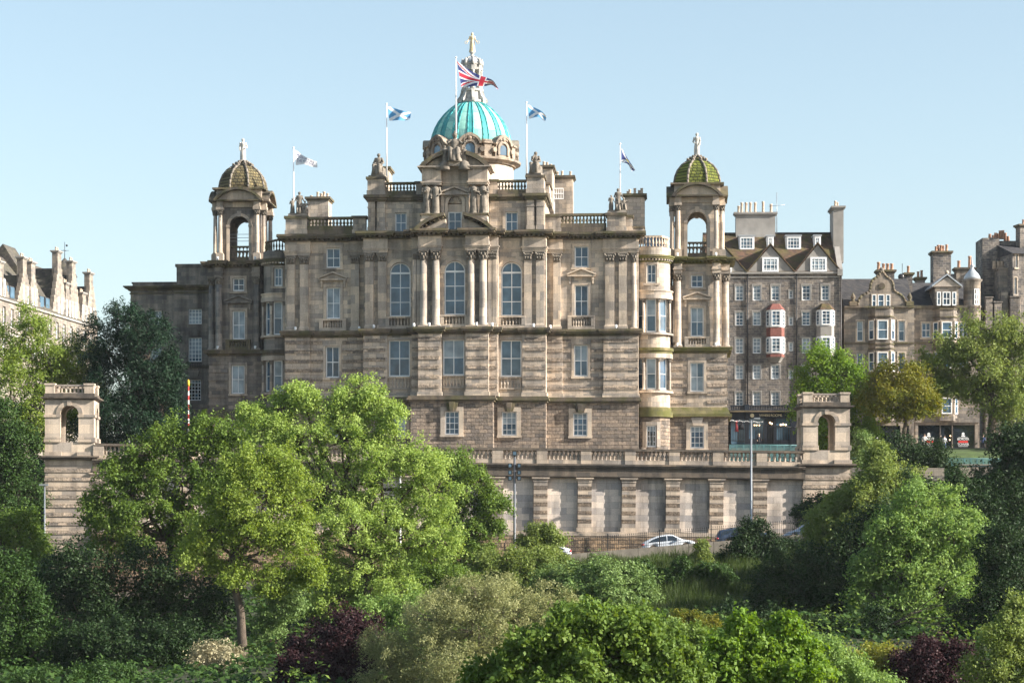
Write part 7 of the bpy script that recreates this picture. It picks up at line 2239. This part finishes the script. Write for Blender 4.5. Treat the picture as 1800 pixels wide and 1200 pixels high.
    limb((0,0,-0.3), s, trunk*1.25, trunk*0.8, 4, 0.03)
    for (c_, r), q in zip(cs[:main], clumps_by):
        e = Vector(c_ - O)
        if (e-s).length > 0.5: limb(s, e, trunk*0.5, trunk*0.16, 5, 0.07)
        for j in range(min(twigs, len(q))):
            w = Vector(q[r_.randrange(len(q))] - O)
            limb(e, w, trunk*0.2, trunk*0.06, 3, 0.1)
    mb.build('trunk', M[bark], root)
    return root
G1, G2 = 'garden trees below the terrace', 'shrubs on the garden slope'
tree('sycamore_tree', 'light green rounded tree at the photo edge below the pale tenement row', 'tree', 60, 232, [(40,590,40,40), (-10,620,45,60), (84,645,42,50), (25,700,60,70), (70,740,50,60)], 'maple_yellow', seed=2, group=G1)
tree('sycamore_tree', 'olive green tree between the rounded edge tree and the dark conifer', 'tree', 158, 236, [(112,632,42,45), (160,650,34,45), (120,700,60,60), (160,730,45,50), (122,750,34,42)], 'olive', seed=3, group=G1, dens=0.9)
tree('conifer_tree', 'dark drooping conifer in front of the sooty annex', 'conifer', 228, 222, [(205,565,45,30), (245,585,50,35), (190,620,45,45), (262,625,55,45), (225,670,75,55), (292,655,34,38), (210,735,85,50), (285,715,42,40), (255,770,80,40)], 'yew', size=0.34, aspect=0.3, droop=0.9, seed=4, per=60, group=G1, up=0.35, dens=1.1)
tree('lime_tree', 'deep green tree beside the shaded arched pavilion at the photo edge', 'tree', 30, 206, [(4,745,40,60), (38,790,28,50), (0,830,55,66), (38,870,34,52)], 'shade', seed=5, group=G1, dens=1.2)
tree('young_maple_tree', 'bright leafed young tree in front of the shaded pavilion base at the photo edge', 'tree', 40, 182, [(30,930,36,30), (0,960,50,55), (58,985,34,38), (30,1020,60,46)], 'maple', seed=6, group=G1, dens=1.2)
tree('chestnut_tree', 'large dark tree filling the bottom corner under the young edge tree', 'tree', 20, 150, [(12,1020,42,42), (50,1080,40,50), (10,1110,60,60), (60,1150,40,50), (10,1190,60,40)], 'shade', size=0.24, seed=7, group=G1, dens=1.2, clump=0.65)
tree('sycamore_tree', 'broad dark green tree spreading before the banded base of the shaded pavilion', 'tree', 300, 176, [(182,895,34,36), (218,835,40,34), (262,798,44,32), (310,785,48,36), (372,768,46,34), (420,790,36,36), (230,870,60,45), (320,850,70,48), (250,925,75,42), (350,930,70,45), (205,950,45,34), (400,860,50,46)], 'maple', seed=8, group=G1, trunk=0.34, dens=0.78, twigs=16, holes=0.6, size=0.26, clump=0.62)
tree('maple_tree', 'yellow-green maple with a leaning bare trunk between the dark spreading tree and the bright ash', 'tree', 430, 150, [(440,825,44,34), (495,820,36,32), (395,870,42,38), (455,880,56,44), (520,885,38,38), (375,930,42,34), (440,945,54,38), (510,955,46,36), (345,985,34,20), (545,1000,30,24), (470,1020,44,22), (400,1010,36,18)], 'maple_yellow', seed=58, group=G1, trunk=0.27, split=(-0.8,0,6.0), dens=0.72, twigs=18, holes=0.6, size=0.22, clump=0.55, bark='bark', spread=1.15)
tree('ash_tree', 'tall bright yellow-green ash rising before the shaded half of the bank', 'tree', 645, 160, [(600,1055,50,30), (690,1045,50,34), (445,728,26,18), (490,715,34,24), (535,700,30,22), (575,722,36,30), (625,690,36,30), (660,712,34,32), (690,740,26,34), (600,775,60,38), (680,800,50,40), (530,775,50,38), (470,765,40,28), (745,815,44,34), (660,860,70,48), (570,860,65,48), (500,850,50,40), (760,870,52,42), (620,935,80,50), (720,935,72,48), (545,945,60,46), (640,1005,80,40), (770,950,45,36), (560,1020,50,35)], 'ash', seed=9, group=G1, trunk=0.34, split=(0,0,5.0), dens=0.74, twigs=20, holes=0.65, bark='bark', size=0.21, clump=0.50, per=58)
tree('sycamore_tree', 'mid green tree reaching over the terrace wall beside the bright ash', 'tree', 772, 187, [(790,815,42,26), (835,850,34,22), (770,860,45,34), (868,884,26,13), (815,905,42,28), (850,925,26,14), (780,935,52,34), (820,970,45,26), (740,980,50,30)], 'maple', seed=10, group=G1, trunk=0.25, dens=0.9, size=0.25, clump=0.6)
tree('lime_tree', 'dark shaded understorey tree beneath the broad maple', 'tree', 250, 163, [(150,1000,70,45), (250,1010,80,50), (340,1050,70,50), (130,1090,75,60), (230,1110,90,60), (330,1130,70,55), (180,1160,80,40)], 'deep', seed=11, group=G1, size=0.24, dens=1.3)
tree('low_shrub', 'low olive shrub along the bottom edge below the dark understorey tree', 'shrub', 140, 138, [(100,1192,60,20), (180,1190,60,22), (40,1200,50,20)], 'shade', seed=12, group=G2, trunk=0.08, size=0.2, clump=0.5)  # olive shrub drawn in shade-darkened leaves
tree('variegated_shrub', 'cream-leaved variegated shrub at the foot of the leaning maple trunk', 'shrub', 385, 146, [(385,1160,34,28), (360,1185,34,24), (410,1190,34,22)], 'cream', seed=13, group=G2, trunk=0.08, size=0.19, clump=0.5, per=70)
tree('garden_shrub', 'soft green shrub between the leaning maple trunk and the purple bush', 'shrub', 465, 152, [(470,1105,28,40), (455,1150,36,36), (480,1180,36,30), (500,1060,30,40)], 'ivy', seed=14, group=G2, trunk=0.08, size=0.2, clump=0.5)
tree('purple_bush', 'dark purple-leaved bush below the bright ash', 'bush', 580, 135, [(600,1105,48,34), (560,1135,60,45), (630,1140,50,45), (530,1175,55,45), (600,1185,75,45), (650,1180,40,40)], 'purple', seed=15, group=G2, trunk=0.12, size=0.2, clump=0.5, per=75, dens=1.2)
tree('silver_willow', 'wide silvery green willow bush beside the purple bush', 'tree', 830, 130, [(840,1045,60,32), (770,1090,70,45), (890,1080,75,48), (830,1110,95,50), (705,1150,62,45), (790,1165,95,50), (900,1150,80,50), (950,1110,50,45), (970,1075,35,35), (680,1190,50,35)], 'silver', seed=16, group=G1, trunk=0.2, size=0.15, clump=0.48, per=85, dens=1.05, twigs=22, bark='bark_pale', aspect=0.4)
tree('garden_shrub', 'tangled olive shrub around the foot of the floodlight mast', 'shrub', 910, 174, [(890,985,45,25), (935,990,42,24), (865,1005,45,26), (970,1000,34,26), (920,1020,50,24)], 'olive', seed=17, group=G2, trunk=0.08, size=0.22, clump=0.55, holes=0.35)
tree('sapling', 'slender pale green sapling before the silver hatchback', 'sapling', 952, 181, [(950,932,20,9), (968,948,24,10), (938,950,20,9), (962,966,28,12), (940,975,24,11)], 'olive', seed=18, group=G2, trunk=0.05, size=0.22, clump=0.4, dens=0.9, per=40)
tree('leafy_mound', 'rounded mound of light green ground leaves beside the dark grassy bank', 'shrub', 1060, 166, [(1055,1010,50,30), (1000,1035,45,36), (1100,1030,45,34), (1050,1060,75,48), (1130,1065,38,32), (1010,1085,60,40), (1090,1095,60,36), (1150,1095,24,24)], 'ivy', seed=19, group=G2, trunk=0.05, size=0.26, clump=0.55, per=70, dens=1.3, holes=0.0, up=0.9)
tree('maple_tree', 'big-leaved glossy maple at the bottom edge beside the silvery willow', 'tree', 1070, 78, [(1040,1100,70,30), (1110,1110,70,34), (970,1135,70,36), (1060,1150,110,45), (1160,1150,60,38), (920,1175,60,36), (1010,1190,100,40), (1130,1190,100,40), (870,1195,45,25)], 'maple', seed=20, group=G1, trunk=0.14, size=0.19, clump=0.30, per=34, flat=0.6, ragged=14, dens=0.9, aspect=0.7, holes=0.5)
tree('maple_tree', 'big-leaved maple with several pointed tops at the bottom edge beside the yellow-green bush', 'tree', 1340, 86, [(1305,1112,22,28), (1385,1112,24,28), (1345,1135,40,30), (1275,1150,34,30), (1320,1170,70,40), (1410,1155,34,32), (1390,1190,70,36), (1260,1190,50,30)], 'fresh', seed=21, group=G1, trunk=0.12, size=0.19, clump=0.30, per=34, flat=0.6, ragged=14, dens=0.9, aspect=0.7, holes=0.5)
tree('cherry_tree', 'yellowish green tree with pale twigs over the end of the road railing', 'tree', 1510, 174, [(1468,905,42,34), (1508,872,40,34), (1548,842,36,34), (1592,858,38,34), (1530,900,70,46), (1590,905,50,42), (1455,925,40,38), (1500,955,65,44), (1570,965,60,44), (1545,806,14,22)], 'olive', seed=22, group=G1, trunk=0.25, dens=1.3, size=0.25, clump=0.55, holes=0.2, spread=1.4)
tree('ash_tree', 'rounded mid green ash on the slope before the dark edge trees', 'tree', 1640, 158, [(1610,885,40,28), (1545,985,46,40), (1528,1040,42,36), (1562,930,42,34), (1520,1085,36,30), (1640,888,50,34), (1595,925,44,40), (1675,935,46,46), (1625,970,60,44), (1698,985,32,40), (1590,1010,60,45), (1650,1040,55,45), (1575,1070,60,42), (1640,1085,45,36), (1680,1060,28,34), (1695,1020,26,30)], 'ash_mid', seed=23, group=G1, trunk=0.25, dens=0.95, size=0.25, clump=0.6, holes=0.3)
tree('dark_shrub', 'deep green thicket in the shade under the yellowish tree', 'shrub', 1420, 161, [(1395,1005,55,40), (1450,1030,60,45), (1375,1055,55,36), (1440,1085,70,45), (1500,1070,50,50), (1490,1120,60,40), (1350,1020,30,30)], 'deep', seed=24, group=G2, trunk=0.1, size=0.24)
tree('hawthorn_shrub', 'dark shrub flecked with white flowers before the blue car', 'shrub', 1318, 186, [(1322,938,26,22), (1308,958,28,24), (1340,962,30,24), (1300,985,36,26), (1335,1000,36,26), (1365,985,30,24)], 'deep', seed=25, group=G2, trunk=0.08, size=0.22, clump=0.5)
tree('yew_tree', 'dark tree behind the yellowish tree below the street level railing', 'tree', 1590, 216, [(1545,810,36,30), (1590,798,42,30), (1632,820,40,34), (1590,840,65,32), (1520,845,34,28), (1655,850,34,28)], 'deep', seed=26, group=G1, trunk=0.2)
tree('sapling', 'grey-green feathery sapling beside the sunlit arched pavilion', 'sapling', 1518, 214, [(1516,782,13,20), (1510,815,20,22), (1530,825,20,18), (1490,850,30,20)], 'ivy', seed=27, group=G2, trunk=0.06, size=0.2, clump=0.5)
tree('holm_oak_shade_tree', 'huge dark evergreen oak filling the photo edge below the concrete parapet, its unseen crown widened to cast shade', 'tree', 1850, 184, [(1775,800,36,40), (1760,860,55,48), (1800,850,40,60), (1730,920,55,55), (1790,930,60,60), (1740,990,60,55), (1795,1010,55,60), (1720,1060,45,45), (1770,1080,60,50), (1700,1100,50,50), (1790,1140,60,50), (1870,800,80,80,1), (1880,920,90,80,2), (1960,760,100,90,1), (1960,880,100,90,2), (2060,780,110,100,2), (2080,900,110,90,3), (2140,700,90,90,2), (2180,820,110,100,4), (2230,920,90,90,6), (2200,640,90,70,3), (2150,520,120,90,7), (2260,560,120,100,5), (2080,600,90,80,6), (2200,430,90,60,6)], 'deep', seed=28, group=G1, trunk=0.5, dens=1.0, size=0.30)  # lobes out of view are added to shade the slope
tree('yellow_bush', 'yellow-green dome of a bush between the pointed maple and the reddish bush', 'bush', 1540, 120, [(1545,1160,46,30), (1500,1185,45,26), (1570,1190,40,26), (1460,1192,34,20)], 'lime', seed=29, group=G2, trunk=0.08, size=0.17, clump=0.45, per=70)
tree('purple_bush', 'reddish purple bush below the rounded mid green ash', 'bush', 1640, 118, [(1650,1150,42,28), (1610,1170,50,32), (1680,1175,36,34), (1640,1192,70,30)], 'purple', seed=30, group=G2, trunk=0.1, size=0.18, clump=0.45, per=75)
tree('lime_tree', 'olive green tree cut off by the bottom corner beside the reddish bush', 'tree', 1770, 104, [(1790,1075,20,24), (1760,1125,40,36), (1795,1130,34,40), (1740,1170,45,40), (1790,1185,45,36)], 'olive', seed=31, group=G1, trunk=0.15, size=0.16, clump=0.4, per=60)
tree('street_tree', 'bright green street tree behind the sunlit arched pavilion', 'tree', 1470, 244, [(1455,632,30,26), (1432,665,32,32), (1478,660,34,34), (1500,695,36,36), (1450,700,48,38), (1418,730,22,22), (1500,745,42,40), (1455,760,40,30), (1525,765,26,26)], 'fresh', seed=32, group='street trees', trunk=0.22, dens=1.0, size=0.3)
tree('street_tree', 'golden brown tinged street tree beside the bright green one', 'tree', 1590, 240, [(1580,662,40,22), (1545,690,36,30), (1615,688,36,30), (1585,700,50,30), (1632,708,22,18), (1560,718,44,16), (1600,718,34,14)], 'gold', seed=33, group='street trees', trunk=0.22, size=0.3)
tree('street_tree', 'large spreading street tree with a thick trunk before the turreted tenement', 'tree', 1742, 243, [(1745,580,42,28), (1790,590,40,40), (1690,605,42,32), (1655,640,34,28), (1725,640,55,40), (1785,660,50,45), (1690,672,42,26), (1652,676,30,18), (1750,700,48,30), (1795,730,45,45)], 'olive', seed=34, group='street trees', trunk=0.42, split=(0,0,6.0), dens=0.85, holes=0.4, size=0.3, twigs=12)
tree('small_conifer', 'little conical conifer in front of the white car bonnet', 'conifer', 1233, 182, [(1234,965,8,12), (1232,985,14,16), (1230,1008,19,18), (1230,1030,22,16)], 'olive', seed=35, group=G2, trunk=0.06, size=0.18, clump=0.35, per=60, dens=1.3, holes=0.0)
tree('golden_shrub', 'small golden leaved shrub low on the dark grassy slope', 'shrub', 1215, 152, [(1205,1088,22,9), (1228,1092,18,9), (1250,1105,14,14)], 'gold', seed=36, group=G2, trunk=0.05, size=0.2, clump=0.4)
tree('dark_shrub', 'dark ivy thicket along the shaded kerb wall below the blue car', 'shrub', 1370, 187, [(1365,975,36,18), (1400,970,30,16), (1345,1000,30,22), (1395,995,36,22), (1270,1045,38,22), (1300,1070,40,26), (1330,1090,40,24)], 'deep', seed=37, group=G2, trunk=0.05, size=0.24, clump=0.55)
tree('dark_shrub', 'deep green thicket between the pointed big-leaved maple and the shaded kerb wall', 'shrub', 1300, 158, [(1270,1105,50,34), (1330,1100,60,40), (1390,1110,50,40), (1240,1140,40,30)], 'deep', seed=42, group=G2, trunk=0.06, size=0.24, clump=0.55)
tree('lime_tree', 'dark tree low in the shade between the leaning maple and the edge trees', 'tree', 110, 168, [(110,1010,45,40), (140,1080,55,50), (95,1140,50,55), (160,1160,50,40)], 'deep', seed=43, group=G1, trunk=0.2, size=0.25, dens=1.1)
tree('garden_shrub', 'deep green shrub filling the gap under the bright ash crown', 'shrub', 690, 166, [(640,1060,60,30), (720,1030,60,32), (560,1070,40,30), (790,1020,40,28)], 'maple', seed=44, group=G2, trunk=0.08, size=0.22, clump=0.5)
tree('laurel_shrub', 'dark laurel thicket along the bottom edge under the broad maple', 'shrub', 260, 149, [(130,1140,50,36), (200,1130,60,40), (275,1140,60,40), (340,1135,44,40), (170,1180,60,30), (250,1185,60,30), (320,1180,50,30)], 'deep', seed=51, group=G2, trunk=0.08, size=0.2, clump=0.5, dens=1.2)  # leaves darkened to imitate shade where sun would reach
tree('lime_tree', 'broad dark tree merging behind the rounded mid green ash and the yellowish tree', 'tree', 1560, 166, [(1470,985,45,45), (1490,1010,60,50), (1550,960,60,60), (1430,1045,50,40), (1500,1070,70,50), (1570,1050,60,60), (1690,900,50,50), (1710,1000,40,60), (1640,870,50,40)], 'deep', seed=54, group=G1, trunk=0.25, dens=1.2, size=0.26)
tree('dark_shrub', 'deep green shrubs at the bottom edge before the reddish purple bush', 'shrub', 1500, 150, [(1470,1135,50,40), (1530,1115,50,40), (1580,1130,40,36), (1440,1165,40,30), (1700,1110,50,50), (1720,1165,40,40), (1760,1030,50,50), (1745,1080,50,50), (1795,1080,40,50), (1760,970,50,50), (1800,1000,40,60)], 'deep', seed=52, group=G2, trunk=0.08, size=0.2, clump=0.5, dens=1.2)
tree('garden_shrub', 'leafy green shrub filling the slope below the rounded leafy mound', 'shrub', 1180, 140, [(1110,1120,50,28), (1170,1125,40,26), (1210,1135,34,24)], 'ivy', seed=53, group=G2, trunk=0.06, size=0.22, clump=0.5)
tree('elder_shrub', 'deep green elder growing against the banded base of the sunlit pavilion', 'shrub', 1450, 203, [(1416,905,20,20), (1450,892,30,20), (1490,878,26,22), (1440,920,34,24), (1510,895,28,24)], 'deep', seed=66, group=G2, trunk=0.08, size=0.26, clump=0.5, dens=1.3)
tree('weedy_shrub', 'scattered dark weeds and brambles on the rough grass below the white car', 'shrub', 1180, 172, [(1130,1000,16,8), (1175,1015,20,10), (1205,1040,26,14), (1160,1055,22,12), (1250,1005,24,14), (1265,1020,30,16), (1195,990,12,7)], 'shade', seed=61, group=G2, trunk=0.03, size=0.24, clump=0.4, ragged=5)
tree('bramble_shrub', 'loose bramble thicket joining the leafy mound to the big-leaved glossy maple', 'shrub', 1120, 120, [(1080,1085,40,20), (1150,1105,40,22), (1200,1120,36,20), (1020,1080,36,20), (1240,1130,30,20)], 'maple', seed=62, group=G2, trunk=0.04, size=0.19, clump=0.4, ragged=8)
tree('bramble_shrub', 'loose pale green scrub joining the pointed maple to the yellow-green bush', 'shrub', 1450, 112, [(1440,1150,36,24), (1480,1170,40,24), (1420,1185,40,20), (1520,1195,50,18)], 'ash_mid', seed=63, group=G2, trunk=0.04, size=0.17, clump=0.4, ragged=8)
tree('elder_shrub', 'ragged green elder between the silvery willow and the purple bush', 'shrub', 680, 146, [(670,1090,34,30), (710,1070,34,26), (640,1075,30,24), (690,1125,26,26)], 'ash_mid', seed=64, group=G2, trunk=0.06, size=0.2, clump=0.45, ragged=9)
# ivy and low undergrowth over the slopes
rg = np.random.default_rng(5)
def cover(n, x0, x1, y0, y1, seed, hmax, keep=None):
    rg = np.random.default_rng(seed)
    X = rg.uniform(x0, x1, n); Yq = rg.uniform(y0, y1, n)
    ok = np.abs(X) < Yq*0.235
    X, Yq = X[ok], Yq[ok]
    if keep is not None:
        k = keep(X, Yq); X, Yq = X[k], Yq[k]
    zz = np.array([ground(a, b) for a, b in zip(X, Yq)])
    hh = np.array([max(0.05, mnoise.noise(Vector((a*0.45, b*0.45, 7.7)))+0.35 + 0.5*mnoise.noise(Vector((a*1.3, b*1.3, 2.2)))) for a, b in zip(X, Yq)])
    return np.stack([X, Yq, zz + hmax*hh*rg.uniform(0.75, 1.0, len(X))], 1)
pc = np.concatenate([cover(90000, -45, 40, 104, 188.6, 11, 1.2, lambda x, y: ~((x > 3) & (x < 24) & (y > 160))), cover(13000, 33, 60, 206.5, 220.5, 12, 0.9), cover(22000, -62, -38, 206.5, 262, 13, 1.6)])
nn_ = np.stack([rg.normal(0, .55, len(pc)), rg.normal(-.25, .55, len(pc)), np.ones(len(pc))], 1)
p2 = cover(70000, -45, 40, 104, 188.6, 21, 2.4, lambda x, y: (np.sin(x*0.55+y*0.21)*np.sin(y*0.43-x*0.17) > 0.15) & (x > -14) & ~((x > 3) & (x < 26) & (y > 152)))
n2_ = np.stack([rg.normal(0, .7, len(p2)), rg.normal(-.25, .7, len(p2)), np.ones(len(p2))], 1)
o = card_mesh('undergrowth', p2, n2_, 0.26, rg.random(len(p2)), 4, 0.6, LEAF['maple']); tag(o, 'patches of taller green weeds among the dark ivy on the garden slope', 'undergrowth', kind='stuff')
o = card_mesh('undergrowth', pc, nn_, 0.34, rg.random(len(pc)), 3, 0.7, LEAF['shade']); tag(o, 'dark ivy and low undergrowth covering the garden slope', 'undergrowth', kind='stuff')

# tall grass on the slope
rg = np.random.default_rng(77)
n = 42000
gx = rg.uniform(3, 26, n); gyv = 188.6 - rg.random(n)**1.3*34
gz = np.array([ground(a, b) for a, b in zip(gx, gyv)])
Cc = np.stack([gx, gyv, gz+0.22], 1)
Nn = np.stack([rg.normal(0, .5, n), -np.ones(n), rg.normal(0.25, .2, n)], 1)
N2 = Nn/np.linalg.norm(Nn, axis=1, keepdims=True)
def blades(name, C_, hgt, wid, mat, var, seed):
    rg = np.random.default_rng(seed); n = len(C_)
    a = rg.uniform(0, 6.28, n); dx = np.stack([np.cos(a), np.sin(a), np.zeros(n)], 1)*wid
    tip = np.stack([rg.normal(0, .22, n), rg.normal(0, .22, n), np.ones(n)], 1)*(hgt*rg.uniform(.5, 1.3, n))[:, None]
    v = np.empty((n, 3, 3), np.float32); v[:, 0] = C_-dx; v[:, 1] = C_+dx; v[:, 2] = C_+tip
    me = bpy.data.meshes.new(name); me.vertices.add(n*3); me.loops.add(n*3); me.polygons.add(n)
    me.vertices.foreach_set('co', v.reshape(-1)); me.loops.foreach_set('vertex_index', np.arange(n*3, dtype=np.int32))
    me.polygons.foreach_set('loop_start', np.arange(0, n*3, 3, dtype=np.int32)); me.polygons.foreach_set('loop_total', np.full(n, 3, np.int32))
    at = me.attributes.new('var', 'FLOAT', 'FACE'); at.data.foreach_set('value', var.astype(np.float32))
    me.update(calc_edges=True); me.materials.append(mat)
    o = bpy.data.objects.new(name, me); COL.objects.link(o); return o
o = blades('grass', np.stack([gx, gyv, gz-0.05], 1), 0.35+0.75*np.array([max(0, mnoise.noise(Vector((a*0.35, b*0.35, 1)))+0.45) for a, b in zip(gx, gyv)]), 0.03, leafmat('shade_dark_grass_blades', (0.028,0.055,0.012), (0.075,0.105,0.028), trans=0.3), rg.random(n), 5)  # blade colours darkened in place of missing tree shade
tag(o, 'tall rough grass on the bank below the kerb wall', 'grass', kind='stuff')
print('LEAVES', LEAVES)

# thin haze added to lift dark shadows: one closed box of even, pale air round the camera and the scene
mb = MB(); mb.box(-620, 620, -80, 1230, -11.5, 58)
hz_m = bpy.data.materials.new('haze'); hz_m.use_nodes = True
hn = hz_m.node_tree; hn.nodes.remove(hn.nodes['Principled BSDF'])
pv = hn.nodes.new('ShaderNodeVolumePrincipled'); pv.inputs['Color'].default_value = (0.86, 0.92, 1.0, 1); pv.inputs['Density'].default_value = 0.00006; pv.inputs['Anisotropy'].default_value = 0.2
hn.links.new(pv.outputs[0], hn.nodes['Material Output'].inputs['Volume'])
o = mb.build('haze', hz_m); tag(o, 'thin pale haze added to lift the shadows', 'haze', kind='stuff')
